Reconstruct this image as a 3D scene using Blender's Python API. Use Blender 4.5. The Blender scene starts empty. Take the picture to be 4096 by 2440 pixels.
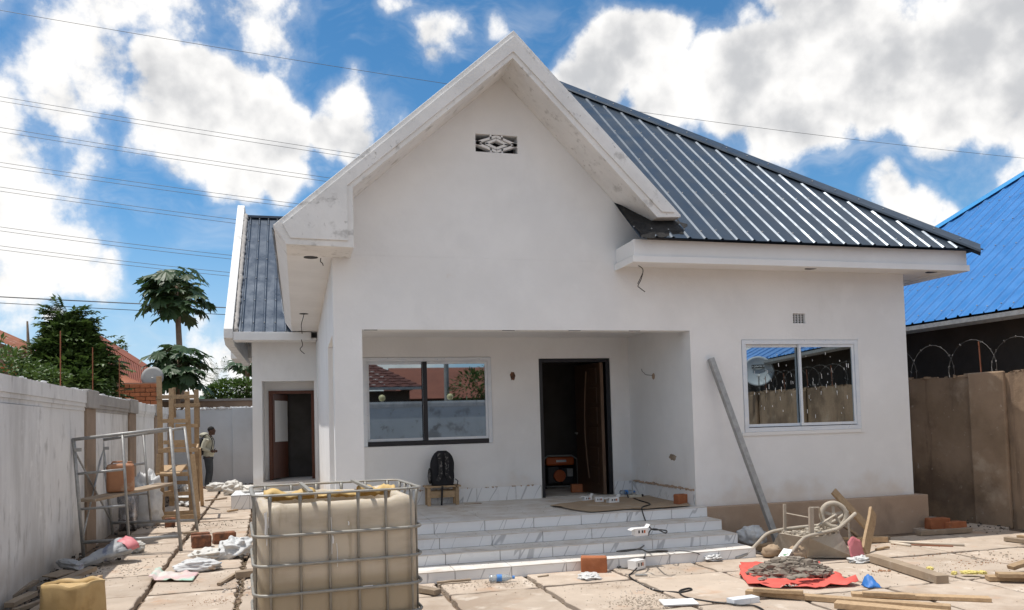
import bpy, math, random
from mathutils import Vector, Matrix, Euler, noise as mnoise

rnd = random.Random(11)
sc = bpy.context.scene
COL = sc.collection
rad = math.radians

# ------------------------------------------------------------------ camera
cam_data = bpy.data.cameras.new('camera')
cam = bpy.data.objects.new('camera', cam_data)
COL.objects.link(cam)
cam.matrix_world = Matrix(((0.965655, 0.014166, -0.259442, 0.000000), (-0.258416, -0.051634, -0.964653, 0.000000), (-0.027061, 0.998566, -0.046199, 1.700000), (0.000000, 0.000000, 0.000000, 1.000000)))
cam_data.sensor_width = 36.0
cam_data.lens = 36.0 * 0.780
cam_data.shift_y = 0.0771
cam_data.clip_start = 0.05
cam_data.clip_end = 3000
sc.camera = cam

# ------------------------------------------------------------------ sun, sky, exposure
SUN = Vector((-0.30, 0.09, 1.0)).normalized()
sun_el = math.asin(SUN.z)
sun_az = math.atan2(SUN.x, SUN.y)
sd = bpy.data.lights.new('sun', 'SUN')
sd.energy = 2.6
sd.angle = rad(0.53)
sd.color = (1.0, 0.955, 0.89)
sun = bpy.data.objects.new('sun', sd)
COL.objects.link(sun)
sun.rotation_euler = (-SUN).to_track_quat('-Z', 'Y').to_euler()
sun.location = (0, 0, 30)

sc.view_settings.view_transform = 'Standard'
sc.view_settings.look = 'None'
sc.view_settings.exposure = 0.74
sc.view_settings.gamma = 1.0
sc.view_settings.use_curve_mapping = False
sc.cycles.max_bounces = 6
sc.cycles.diffuse_bounces = 3
sc.cycles.glossy_bounces = 3
sc.cycles.transparent_max_bounces = 12
sc.cycles.use_denoising = True
sc.cycles.sample_clamp_indirect = 8.0


def build_world():
    w = bpy.data.worlds.new('World')
    sc.world = w
    w.use_nodes = True
    nt = w.node_tree
    nt.nodes.clear()
    N, LK = nt.nodes.new, nt.links.new

    def math_(op, a, b=None, c=None, clamp=False):
        n = N('ShaderNodeMath')
        n.operation = op
        n.use_clamp = clamp
        for i, x in enumerate((a, b, c)):
            if x is None:
                continue
            if isinstance(x, (int, float)):
                n.inputs[i].default_value = x
            else:
                LK(x, n.inputs[i])
        return n.outputs[0]

    def smooth(x, lo, hi, o0=0.0, o1=1.0):
        n = N('ShaderNodeMapRange')
        n.interpolation_type = 'SMOOTHSTEP'
        LK(x, n.inputs[0])
        for i, v in zip((1, 2, 3, 4), (lo, hi, o0, o1)):
            n.inputs[i].default_value = v
        return n.outputs[0]

    tc = N('ShaderNodeTexCoord')
    d = tc.outputs['Generated']

    def vadd(a, b):
        n = N('ShaderNodeVectorMath')
        n.operation = 'ADD'
        LK(a, n.inputs[0])
        if isinstance(b, (tuple, Vector)):
            n.inputs[1].default_value = b
        else:
            LK(b, n.inputs[1])
        return n.outputs[0]

    def fbm(vec, scale, detail, rough, dist=0.0, stretch=None):
        if stretch:
            m = N('ShaderNodeMapping')
            m.inputs['Scale'].default_value = stretch
            LK(vec, m.inputs[0])
            vec = m.outputs[0]
        n = N('ShaderNodeTexNoise')
        n.inputs['Scale'].default_value = scale
        n.inputs['Detail'].default_value = detail
        n.inputs['Roughness'].default_value = rough
        n.inputs['Distortion'].default_value = dist
        LK(vec, n.inputs['Vector'])
        return n.outputs['Fac']

    sky = N('ShaderNodeTexSky')
    sky.sky_type = 'NISHITA'
    sky.sun_disc = False
    sky.sun_elevation = sun_el
    sky.sun_rotation = sun_az
    sky.altitude = 1200
    sky.air_density = 1.0
    sky.dust_density = 0.1
    sky.ozone_density = 2.2

    # cumulus heaps: direction, radius (radians), height
    HEAPS = [
        ((-0.2459, 0.8998, 0.3605), .065, .80), ((-0.2108, 0.8970, 0.3885), .075, .85), ((-0.1847, 0.8845, 0.4285), .065, .75), ((-0.1300, 0.8882, 0.4407), .09, .62), ((-0.0479, 0.8948, 0.4439), .11, .55), ((-0.2265, 0.9137, 0.3373), .06, .62),
        ((-0.1354, 0.9210, 0.3653), .055, .95), ((-0.1254, 0.9370, 0.3262), .065, 1.05), ((-0.0812, 0.9281, 0.3633), .065, 1.1), ((-0.0698, 0.9439, 0.3229), .07, 1.1), ((-0.0203, 0.9405, 0.3393), .075, 1.1), ((-0.0074, 0.9550, 0.2967), .05, .95), ((0.0490, 0.9348, 0.3518), .06, 1.05), ((0.0773, 0.9388, 0.3356), .045, .95),
        ((-0.2695, 0.9164, 0.2961), .06, .60), ((-0.2266, 0.9298, 0.2900), .06, .58), ((-0.2833, 0.9376, 0.2015), .065, .78), ((-0.2520, 0.9511, 0.1787), .07, .82), ((-0.2894, 0.9453, 0.1504), .055, .75), ((-0.2145, 0.9629, 0.1636), .045, .9), ((-0.2164, 0.9540, 0.2073), .035, .62),
        ((0.1603, 0.8792, 0.4486), .045, .85), ((0.1689, 0.8910, 0.4213), .03, .66), ((0.1067, 0.8759, 0.4706), .035, .75), ((-0.2619, 0.9585, 0.1128), .022, .85), ((0.2358, 0.8623, 0.4481), .03, .48),
        ((0.3272, 0.8577, 0.3966), .05, 1.05), ((0.3611, 0.8394, 0.4062), .06, 1.1), ((0.4010, 0.8131, 0.4219), .055, 1.1), ((0.4121, 0.8294, 0.3772), .065, 1.05),
        ((0.4845, 0.7897, 0.3763), .075, 1.15), ((0.5121, 0.7568, 0.4063), .07, 1.15), ((0.5543, 0.7208, 0.4161), .085, 1.2), ((0.5506, 0.7561, 0.3537), .095, 1.25), ((0.6063, 0.7122, 0.3538), .095, 1.25), ((0.5355, 0.7832, 0.3159), .04, .9), ((0.6474, 0.6892, 0.3253), .075, 1.1),
        ((0.6624, 0.6527, 0.3677), .085, 1.2), ((0.6992, 0.6142, 0.3659), .11, 1.25), ((0.6934, 0.6455, 0.3201), .06, .9),
        ((0.6354, 0.7324, 0.2445), .035, 1.05), ((0.6542, 0.7210, 0.2284), .045, 1.0), ((0.6761, 0.7045, 0.2159), .03, .8), ((-0.1163, 0.9888, 0.0930), .05, .55), ((-0.0739, 0.9938, 0.0835), .045, .8),
        ((-0.3862, 0.8845, 0.2618), .2, 1.1), ((0.8027, 0.5377, 0.2579), .2, 1.1),
    ]
    heap = None
    # gentle domain warp so the heaps lose their round outline
    wn = N('ShaderNodeTexNoise')
    wn.inputs['Scale'].default_value = 9.0
    wn.inputs['Detail'].default_value = 2.0
    LK(d, wn.inputs['Vector'])
    ws = N('ShaderNodeVectorMath')
    ws.operation = 'MULTIPLY_ADD'
    LK(wn.outputs['Color'], ws.inputs[0])
    ws.inputs[1].default_value = (.10, .10, .10)
    ws.inputs[2].default_value = (-.05, -.05, -.05)
    dw = vadd(d, ws.outputs[0])
    for (c, r, h) in HEAPS:
        n = N('ShaderNodeVectorMath')
        n.operation = 'DISTANCE'
        LK(dw, n.inputs[0])
        n.inputs[1].default_value = c
        v = smooth(n.outputs['Value'], r * 1.35, r * .15, 0.0, h)
        heap = v if heap is None else math_('MAXIMUM', heap, v)
    # cloud added over the unseen sky, thickened to brighten the front wall
    sep = N('ShaderNodeSeparateXYZ')
    LK(d, sep.inputs[0])
    zc = math_('MAXIMUM', sep.outputs['Z'], 0.0)
    front = smooth(sep.outputs['Y'], 0.25, 0.65)
    wide = fbm(d, 3.1, 1, .5)
    fill_cloud = smooth(wide, .36, .58, 0.0, 1.0)
    gm = math_('MULTIPLY', fill_cloud, math_('SUBTRACT', 1.0, front))
    heap = math_('MAXIMUM', heap, gm)
    lowband = smooth(zc, .15, .02, 0.0, .55)
    heap = math_('MAXIMUM', heap, lowband)

    def dens(vec):
        big = fbm(vec, 13.0, 8, .58, .0)
        return big, math_('ADD', heap, math_('MULTIPLY', math_('SUBTRACT', big, .5), 1.9))

    b0, f0 = dens(d)
    cover = smooth(f0, .33, .76)
    soft = smooth(f0, .10, .70)
    wisps = fbm(dw, 5.0, 5, .66, .0, (1.0, 1.0, 2.8))
    wisp = math_('MULTIPLY', smooth(wisps, .48, .80), .42)
    wisp = math_('MULTIPLY', wisp, smooth(heap, -.2, .5, .35, 1.0))
    cover = math_('MAXIMUM', cover, math_('MULTIPLY', soft, .30))
    cover = math_('MAXIMUM', cover, wisp)

    # light and grey inside a cloud: denser towards the sun side = grey
    dl = vadd(d, tuple(SUN * 0.055))
    bigl = fbm(dl, 13.0, 3, .58, .0)
    thick = math_('ADD', math_('MULTIPLY', heap, .55), math_('MULTIPLY', math_('SUBTRACT', bigl, b0), 1.5))
    thick = math_('ADD', thick, math_('MULTIPLY', math_('SUBTRACT', wn.outputs['Fac'], .5), 1.4))
    grey = smooth(thick, .25, 1.05)
    cc = N('ShaderNodeMix')
    cc.data_type = 'RGBA'
    LK(grey, cc.inputs[0])
    cc.inputs[6].default_value = (CLOUD_W * 1.01, CLOUD_W * .995, CLOUD_W * .975, 1)
    cc.inputs[7].default_value = (CLOUD_W * .57, CLOUD_W * .58, CLOUD_W * .60, 1)
    # pale air low over the horizon
    haze = smooth(zc, .26, .0, 0.0, .8)
    # phone-like rich blue
    hs = N('ShaderNodeHueSaturation')
    hs.inputs['Hue'].default_value = .492
    hs.inputs['Saturation'].default_value = 1.25
    hs.inputs['Value'].default_value = SKY_GAIN
    LK(sky.outputs[0], hs.inputs['Color'])
    mx = N('ShaderNodeMix')
    mx.data_type = 'RGBA'
    LK(cover, mx.inputs[0])
    hz = N('ShaderNodeMix')
    hz.data_type = 'RGBA'
    LK(haze, hz.inputs[0])
    LK(hs.outputs[0], hz.inputs[6])
    hz.inputs[7].default_value = (CLOUD_W * .42, CLOUD_W * .60, CLOUD_W * .80, 1)
    LK(hz.outputs[2], mx.inputs[6])
    LK(cc.outputs[2], mx.inputs[7])
    bg = N('ShaderNodeBackground')
    bg.inputs['Strength'].default_value = SKY_STRENGTH
    LK(mx.outputs[2], bg.inputs['Color'])
    out = N('ShaderNodeOutputWorld')
    LK(bg.outputs[0], out.inputs['Surface'])
    w.cycles.sampling_method = 'NONE'


SKY_STRENGTH = 0.10
CLOUD_W = 6.35
SKY_GAIN = 0.84
build_world()

# ------------------------------------------------------------------ helpers
ROOT = {}


class MB:
    """collects faces of one mesh"""

    def __init__(self):
        self.v, self.f = [], []

    def add(self, vs, fs):
        o = len(self.v)
        self.v += [tuple(p) for p in vs]
        self.f += [tuple(i + o for i in q) for q in fs]
        return self

    def box2(self, a, b):
        (x0, y0, z0), (x1, y1, z1) = a, b
        return self.add([(x0, y0, z0), (x1, y0, z0), (x1, y1, z0), (x0, y1, z0), (x0, y0, z1), (x1, y0, z1), (x1, y1, z1), (x0, y1, z1)],
                        [(0, 3, 2, 1), (4, 5, 6, 7), (0, 1, 5, 4), (1, 2, 6, 5), (2, 3, 7, 6), (3, 0, 4, 7)])

    def box(self, c, s, rot=None):
        m = MB().box2((-s[0] / 2, -s[1] / 2, -s[2] / 2), (s[0] / 2, s[1] / 2, s[2] / 2))
        R = Euler(rot).to_matrix() if rot else Matrix.Identity(3)
        return self.add([R @ Vector(p) + Vector(c) for p in m.v], m.f)

    def bar(self, a, b, w, h, up=(0, 0, 1)):
        """rectangular bar from a to b: width w sideways, h along up"""
        a, b = Vector(a), Vector(b)
        t = (b - a).normalized()
        s = t.cross(Vector(up))
        if s.length < 1e-4:
            s = t.cross(Vector((0, 1, 0)))
        s.normalize()
        u = s.cross(t)
        vs = []
        for p in (a, b):
            for i, j in ((-1, -1), (1, -1), (1, 1), (-1, 1)):
                vs.append(p + s * (i * w / 2) + u * (j * h / 2))
        return self.add(vs, [(0, 1, 2, 3), (7, 6, 5, 4), (0, 4, 5, 1), (1, 5, 6, 2), (2, 6, 7, 3), (3, 7, 4, 0)])

    def tube(self, pts, r, seg=8, caps=True, flat=1.0):
        pts = [Vector(p) for p in pts]
        n = len(pts)
        rs = r if isinstance(r, (list, tuple)) else [r] * n
        ref = Vector((0, 0, 1))
        t0 = (pts[1] - pts[0]).normalized()
        if abs(t0.dot(ref)) > .95:
            ref = Vector((1, 0, 0))
        s = t0.cross(ref).normalized()
        vs, fs = [], []
        for i in range(n):
            t = (pts[min(i + 1, n - 1)] - pts[max(i - 1, 0)])
            t = t.normalized() if t.length > 1e-9 else t0
            s = (s - t * s.dot(t))
            s = s.normalized() if s.length > 1e-6 else t.orthogonal().normalized()
            u = t.cross(s)
            for k in range(seg):
                a = 2 * math.pi * k / seg
                vs.append(pts[i] + s * (math.cos(a) * rs[i]) + u * (math.sin(a) * rs[i] * flat))
        for i in range(n - 1):
            for k in range(seg):
                k2 = (k + 1) % seg
                fs.append((i * seg + k, i * seg + k2, (i + 1) * seg + k2, (i + 1) * seg + k))
        if caps:
            fs.append(tuple(range(seg - 1, -1, -1)))
            fs.append(tuple(range((n - 1) * seg, n * seg)))
        return self.add(vs, fs)

    def prism(self, poly, axis, a, b):
        """polygon in the two other axes (x,z for y / y,z for x / x,y for z) swept from a to b"""
        def P(p, t):
            return {'y': (p[0], t, p[1]), 'x': (t, p[0], p[1]), 'z': (p[0], p[1], t)}[axis]
        n = len(poly)
        vs = [P(p, a) for p in poly] + [P(p, b) for p in poly]
        fs = [tuple(range(n)), tuple(range(2 * n - 1, n - 1, -1))]
        fs += [(i, i + n, (i + 1) % n + n, (i + 1) % n) for i in range(n)]
        return self.add(vs, fs)

    def lathe(self, prof, c=(0, 0, 0), seg=16, axis=None):
        vs, fs = [], []
        for (r, z) in prof:
            for k in range(seg):
                a = 2 * math.pi * k / seg
                vs.append(Vector((r * math.cos(a), r * math.sin(a), z)))
        n = len(prof)
        for i in range(n - 1):
            for k in range(seg):
                k2 = (k + 1) % seg
                fs.append((i * seg + k, i * seg + k2, (i + 1) * seg + k2, (i + 1) * seg + k))
        fs.append(tuple(range(seg - 1, -1, -1)))
        fs.append(tuple(range((n - 1) * seg, n * seg)))
        q = Vector((0, 0, 1)).rotation_difference(Vector(axis)).to_matrix() if axis else Matrix.Identity(3)
        return self.add([q @ p + Vector(c) for p in vs], fs)

    def grid(self, fn, nu, nv, thick=None):
        vs = [Vector(fn(i / nu, j / nv)) for j in range(nv + 1) for i in range(nu + 1)]
        fs = [(j * (nu + 1) + i, j * (nu + 1) + i + 1, (j + 1) * (nu + 1) + i + 1, (j + 1) * (nu + 1) + i) for j in range(nv) for i in range(nu)]
        return self.add(vs, fs)

    def blob(self, c, s, nu=12, nv=8, amp=.15, freq=2.0, seed=0, floor=None, rotz=0, power=1.0, ridge=0.0):
        """lumpy closed shape; flattened on floor when given"""
        vs, fs = [], []
        c = Vector(c)
        for j in range(nv + 1):
            th = math.pi * j / nv
            for i in range(nu):
                ph = 2 * math.pi * i / nu
                x, y, z = math.sin(th) * math.cos(ph), math.sin(th) * math.sin(ph), math.cos(th)
                if power != 1.0:
                    x, y, z = (math.copysign(abs(k) ** power, k) for k in (x, y, z))
                q = Vector((x, y, z))
                sv = Vector((seed * 3.1, seed * 1.7, seed))
                k = 1 + amp * mnoise.fractal(q * freq + sv, 1.0, 2.0, 3)
                if ridge:
                    k += ridge * (.35 - abs(mnoise.noise(q * freq * 1.6 + sv * 2)) - .5 * abs(mnoise.noise(q * freq * 3.7 + sv)))
                p = Vector((x * s[0] * k, y * s[1] * k, z * s[2] * k))
                p = Matrix.Rotation(rotz, 3, 'Z') @ p + c
                if floor is not None and p.z < floor:
                    p.z = floor + (p.z - floor) * .02
                vs.append(p)
        for j in range(nv):
            for i in range(nu):
                i2 = (i + 1) % nu
                fs.append((j * nu + i, (j + 1) * nu + i, (j + 1) * nu + i2, j * nu + i2))
        return self.add(vs, fs)

    def rock(self, c, r, rg=rnd):
        vs = []
        sx, sy, sz = r * rg.uniform(.6, 1.3), r * rg.uniform(.6, 1.3), r * rg.uniform(.4, .9)
        a = rg.uniform(0, 6.28)
        ca, sa = math.cos(a), math.sin(a)
        for x in (-1, 1):
            for y in (-1, 1):
                for z in (-1, 1):
                    px, py, pz = (x * rg.uniform(.5, 1) * sx, y * rg.uniform(.5, 1) * sy, z * rg.uniform(.5, 1) * sz)
                    vs.append((c[0] + px * ca - py * sa, c[1] + px * sa + py * ca, c[2] + pz))
        return self.add(vs, [(0, 1, 3, 2), (4, 6, 7, 5), (0, 4, 5, 1), (2, 3, 7, 6), (0, 2, 6, 4), (1, 5, 7, 3)])

    def build(self, name, mat, parent=None, smooth=False, bevel=0, sub=0, label=None, cat=None, group=None, kind=None, solid=0, auto=None, remesh=0):
        me = bpy.data.meshes.new(name)
        me.from_pydata([tuple(p) for p in self.v], [], self.f)
        me.validate()
        if smooth:
            me.polygons.foreach_set('use_smooth', [True] * len(me.polygons))
        if auto is not None:
            me.polygons.foreach_set('use_smooth', [True] * len(me.polygons))
            try:
                me.set_sharp_from_angle(angle=rad(auto))
            except Exception:
                pass
        me.materials.append(mat)
        o = bpy.data.objects.new(name, me)
        COL.objects.link(o)
        if parent is not None:
            o.parent = parent
            if parent.name in ROOT:
                o.matrix_parent_inverse = ROOT[parent.name].inverted()
        if remesh:
            m = o.modifiers.new('remesh', 'REMESH')
            m.mode = 'VOXEL'
            m.voxel_size = remesh
            m.use_smooth_shade = True
            m = o.modifiers.new('smooth', 'SMOOTH')
            m.iterations = 4
        if solid:
            m = o.modifiers.new('solid', 'SOLIDIFY')
            m.thickness = solid
            m.offset = 0
        if bevel:
            m = o.modifiers.new('bevel', 'BEVEL')
            m.width = bevel
            m.segments = 2
            m.limit_method = 'ANGLE'
            m.angle_limit = rad(40)
        if sub:
            m = o.modifiers.new('sub', 'SUBSURF')
            m.levels = sub
            m.render_levels = sub
        tag(o, label, cat, group, kind)
        return o


def tag(o, label=None, cat=None, group=None, kind=None):
    for k, v in (('label', label), ('category', cat), ('group', group), ('kind', kind)):
        if v is not None:
            o[k] = v
    return o


def thing(name, loc, label, cat, group=None, rotz=0.0, world=False, kind=None):
    """Empty at a thing's base. world=True: its parts are given in world coordinates"""
    o = bpy.data.objects.new(name, None)
    COL.objects.link(o)
    o.location = loc
    o.rotation_euler = (0, 0, rotz)
    o.empty_display_size = .2
    if world:
        ROOT[o.name] = Matrix.Translation(Vector(loc)) @ Matrix.Rotation(rotz, 4, 'Z')
    return tag(o, label, cat, group, kind)


def copy_tree(o, loc=None, rotz=None, label=None, parent=None):
    c = o.copy()
    COL.objects.link(c)
    if parent is not None:
        c.parent = parent
    if loc is not None:
        c.location = loc
    if rotz is not None:
        c.rotation_euler = (0, 0, rotz)
    if label:
        c['label'] = label
    for ch in list(o.children):
        copy_tree(ch, parent=c)
    return c


def lerp(a, b, t):
    return tuple(a[i] + (b[i] - a[i]) * t for i in range(len(a)))


def link_copy(o, name=None):
    c = o.copy()
    COL.objects.link(c)
    return c


# ------------------------------------------------------------------ materials
MATS = {}


def mat(name, c1, c2=None, scale=3.0, detail=6, rough=.7, metal=0.0, bump=0.0, bscale=None, spec=.4, layers=(), stretch=(1, 1, 1),
        rnd_tint=0.0, rough2=None, trans=0.0, coat=0.0, bstretch=None):
    """Principled with noise-mixed colours and stain layers (colour, scale, lo, hi, amount, stretch)"""
    m = bpy.data.materials.new(name)
    MATS[name] = m
    m.use_nodes = True
    nt = m.node_tree
    N, LK = nt.nodes.new, nt.links.new
    p = nt.nodes['Principled BSDF']
    p.inputs['Roughness'].default_value = rough
    p.inputs['Metallic'].default_value = metal
    p.inputs['Specular IOR Level'].default_value = spec
    if trans:
        p.inputs['Transmission Weight'].default_value = trans
    if coat:
        p.inputs['Coat Weight'].default_value = coat
    tc = N('ShaderNodeTexCoord')
    oi = N('ShaderNodeObjectInfo')
    off = N('ShaderNodeVectorMath')
    off.operation = 'MULTIPLY_ADD'
    comb = N('ShaderNodeCombineXYZ')
    for i in range(3):
        LK(oi.outputs['Random'], comb.inputs[i])
    LK(comb.outputs[0], off.inputs[0])
    off.inputs[1].default_value = (17.0, 31.0, 23.0)
    LK(tc.outputs['Object'], off.inputs[2])
    base = off.outputs[0] if rnd_tint or name.startswith('v_') else tc.outputs['Object']

    def noise(sc_, st, det=detail, ro=.6):
        mp = N('ShaderNodeMapping')
        mp.inputs['Scale'].default_value = st
        LK(base, mp.inputs[0])
        n = N('ShaderNodeTexNoise')
        n.inputs['Scale'].default_value = sc_
        n.inputs['Detail'].default_value = det
        n.inputs['Roughness'].default_value = ro
        LK(mp.outputs[0], n.inputs['Vector'])
        return n.outputs['Fac']

    def mixc(f, a, b):
        x = N('ShaderNodeMix')
        x.data_type = 'RGBA'
        LK(f, x.inputs[0])
        for i, c in ((6, a), (7, b)):
            if isinstance(c, tuple):
                x.inputs[i].default_value = c[:3] + (1,)
            else:
                LK(c, x.inputs[i])
        return x.outputs[2]

    def mrange(f, lo, hi, o1=1.0):
        r = N('ShaderNodeMapRange')
        r.interpolation_type = 'SMOOTHSTEP'
        LK(f, r.inputs[0])
        r.inputs[1].default_value = lo
        r.inputs[2].default_value = hi
        r.inputs[4].default_value = o1
        return r.outputs[0]

    col = c1
    if c2:
        col = mixc(mrange(noise(scale, stretch), .3, .7), c1, c2)
    for ly in layers:
        lc, ls, lo, hi, am = ly[:5]
        st = ly[5] if len(ly) > 5 else (1, 1, 1)
        col = mixc(mrange(noise(ls, st), lo, hi, am), col, lc)
    if rnd_tint:
        hs = N('ShaderNodeHueSaturation')
        v = N('ShaderNodeMapRange')
        LK(oi.outputs['Random'], v.inputs[0])
        v.inputs[3].default_value = 1 - rnd_tint
        v.inputs[4].default_value = 1 + rnd_tint
        LK(v.outputs[0], hs.inputs['Value'])
        if isinstance(col, tuple):
            hs.inputs['Color'].default_value = col[:3] + (1,)
        else:
            LK(col, hs.inputs['Color'])
        col = hs.outputs[0]
    if isinstance(col, tuple):
        p.inputs['Base Color'].default_value = col[:3] + (1,)
    else:
        LK(col, p.inputs['Base Color'])
    if rough2 is not None:
        r = N('ShaderNodeMapRange')
        LK(noise(scale * 2.3, stretch), r.inputs[0])
        r.inputs[1].default_value = .3
        r.inputs[2].default_value = .7
        r.inputs[3].default_value = rough
        r.inputs[4].default_value = rough2
        LK(r.outputs[0], p.inputs['Roughness'])
    if bump:
        b = N('ShaderNodeBump')
        b.inputs['Strength'].default_value = 1.0
        b.inputs['Distance'].default_value = bump
        LK(noise(bscale or scale * 4, bstretch or (1, 1, 1), 8, .65), b.inputs['Height'])
        LK(b.outputs[0], p.inputs['Normal'])
    return m


DUST = (.50, .40, .30)
M = {}
M['white'] = mat('white_plaster', (.83, .83, .825), (.77, .77, .765), 1.3, rough=.85, bump=.004, bscale=14, layers=(((.75, .75, .745), .55, .48, .66, .45), ((.85, .85, .845), 2.4, .56, .70, .4, (1, 1, .7)),
    ((.64, .635, .625), 1.1, .58, .80, .45, (1, 1, .45)), ((.64, .63, .60), 7, .68, .80, .40), ((.66, .55, .44), 3.2, .70, .84, .35)))
M['fascia'] = mat('fascia_plaster', (.82, .81, .79), (.72, .715, .70), 2.2, rough=.85, bump=.003, bscale=30, layers=(
    ((.47, .46, .44), 5.5, .55, .70, .8), ((.38, .37, .35), 16, .62, .72, .7), ((.58, .56, .52), 2.6, .55, .75, .5, (1, 1, .4))))
M['whitewash'] = mat('whitewash', (.76, .76, .755), (.68, .68, .68), 1.1, rough=.9, bump=.004, bscale=26, layers=(
    ((.50, .495, .485), 1.3, .46, .66, .85, (1, 1, .22)), ((.38, .37, .36), 5, .55, .70, .65, (1, 1, .4)), ((.83, .83, .82), 2.5, .58, .7, .7), ((.30, .27, .24), 2.2, .68, .8, .5)))
M['bluewash'] = mat('pale_wall_paint', (.60, .63, .66), (.54, .56, .58), 1.3, rough=.9, bump=.004, bscale=26, layers=(
    ((.38, .38, .38), 1.2, .58, .74, .7, (1, 1, .35)), ((.33, .27, .22), 3.5, .68, .8, .6)))
M['render_grey'] = mat('grey_render', (.40, .38, .36), (.31, .295, .28), 3, rough=.95, bump=.006, bscale=30, layers=(((.56, .55, .54), 6, .62, .7, .7),))
M['brown_render'] = mat('brown_render', (.34, .255, .19), (.26, .195, .145), 2.2, rough=.95, bump=.004, bscale=40, layers=(
    ((.62, .58, .54), 7.5, .71, .75, .85, (1, 1, .55)),))
M['plinth'] = mat('plinth_cement', (.47, .345, .25), (.39, .28, .20), 2.2, rough=.95, bump=.004, bscale=40, layers=(
    ((.50, .43, .36), 7, .62, .75, .6), ((.25, .185, .14), 1.4, .56, .74, .6, (1, 1, .6))))
M['mudwall'] = mat('brown_boundary_render', (.37, .26, .175), (.28, .195, .125), 1.5, rough=.95, bump=.008, bscale=14, layers=(
    ((.52, .41, .30), 1.7, .54, .68, .65), ((.155, .105, .07), 1.0, .48, .66, .75), ((.13, .09, .065), 5, .55, .70, .6, (1.2, 1.2, .12)), ((.58, .49, .39), 11, .64, .72, .55)))
M['concrete'] = mat('v_slab_concrete', (.50, .415, .335), (.43, .355, .285), 2.6, rough=.95, bump=.004, bscale=45, rnd_tint=.08, layers=(
    ((.34, .26, .195), 1.7, .48, .68, .75), ((.62, .55, .47), 4, .57, .70, .65), ((.44, .27, .17), 2.4, .56, .74, .65), ((.27, .215, .17), 22, .66, .73, .7), ((.42, .36, .30), 60, .6, .7, .5)))
M['dirt'] = mat('soil', (.16, .115, .08), (.235, .17, .12), 5, rough=1.0, bump=.02, bscale=14, layers=(((.10, .075, .055), 2, .55, .7, .7),))
M['floor_tile'] = mat('dusty_floor_tile', (.70, .68, .65), (.58, .53, .47), 3.5, rough=.5, rough2=.8, layers=(
    ((.48, .40, .32), 2.6, .54, .72, .7), ((.38, .30, .22), 14, .64, .74, .5), ((.74, .74, .73), 5, .62, .74, .5)))
M['grout'] = mat('grout', (.20, .17, .145), rough=1.0)
M['steel'] = mat('galvanised_steel', (.42, .42, .41), (.32, .32, .315), 12, rough=.45, rough2=.7, metal=.55, layers=(((.30, .25, .20), 9, .60, .74, .7),))
M['cage'] = mat('dusty_cage_steel', (.34, .33, .30), (.26, .25, .225), 14, rough=.55, metal=.35, layers=(((.40, .33, .25), 7, .55, .72, .6), ((.62, .60, .56), 30, .70, .76, .7)))
M['wood'] = mat('v_new_timber', (.44, .31, .185), (.35, .24, .14), 3, rough=.8, bump=.002, bscale=30, stretch=(9, 9, 9), rnd_tint=.18, layers=(
    ((.27, .17, .10), 5, .60, .74, .6), ((.60, .50, .38), 4, .62, .78, .5)))
M['wood_grey'] = mat('v_dusty_timber', (.34, .265, .19), (.26, .20, .145), 4, rough=.9, bump=.003, bscale=30, rnd_tint=.15, layers=(
    ((.45, .385, .31), 5, .55, .72, .7), ((.18, .13, .09), 11, .62, .74, .5)))
M['door_wood'] = mat('dark_door_wood', (.055, .030, .018), (.035, .020, .013), 8, rough=.35, stretch=(6, 6, .6), layers=(((.30, .25, .19), 18, .70, .76, .5),))
M['worn_wood'] = mat('worn_door_edge', (.15, .095, .06), (.10, .06, .04), 6, rough=.7, stretch=(5, 5, .6), layers=(((.30, .25, .20), 14, .64, .72, .6),))
M['door_red'] = mat('red_brown_door', (.14, .045, .022), (.09, .03, .016), 8, rough=.4, stretch=(6, 6, .6))
M['black'] = mat('matt_black', (.012, .012, .013), rough=.6)
M['dark_room'] = mat('darkened_room_wall', (.085, .08, .075), (.06, .055, .05), 2, rough=.95)  # room shade put into the wall colour, so doorways read black
M['brick'] = mat('v_red_brick', (.42, .155, .07), (.33, .115, .05), 8, rough=.95, bump=.006, bscale=30, rnd_tint=.14, layers=(((.50, .33, .22), 6, .60, .75, .5),))
M['brick_burnt'] = mat('v_burnt_brick', (.30, .125, .065), (.08, .05, .04), 9, rough=.95, bump=.006, bscale=30, layers=(((.03, .025, .02), 7, .5, .66, .8),))
M['plastic_white'] = mat('white_plastic', (.78, .78, .77), rough=.4)
M['tar'] = mat('black_bitumen', (.010, .010, .010), (.028, .026, .024), 5, rough=.75, rough2=.95, bump=.01, bscale=12)
M['cable'] = mat('black_cable', (.02, .02, .021), rough=.5)
M['wire'] = mat('line_wire', (.10, .11, .12), rough=.6)


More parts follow.
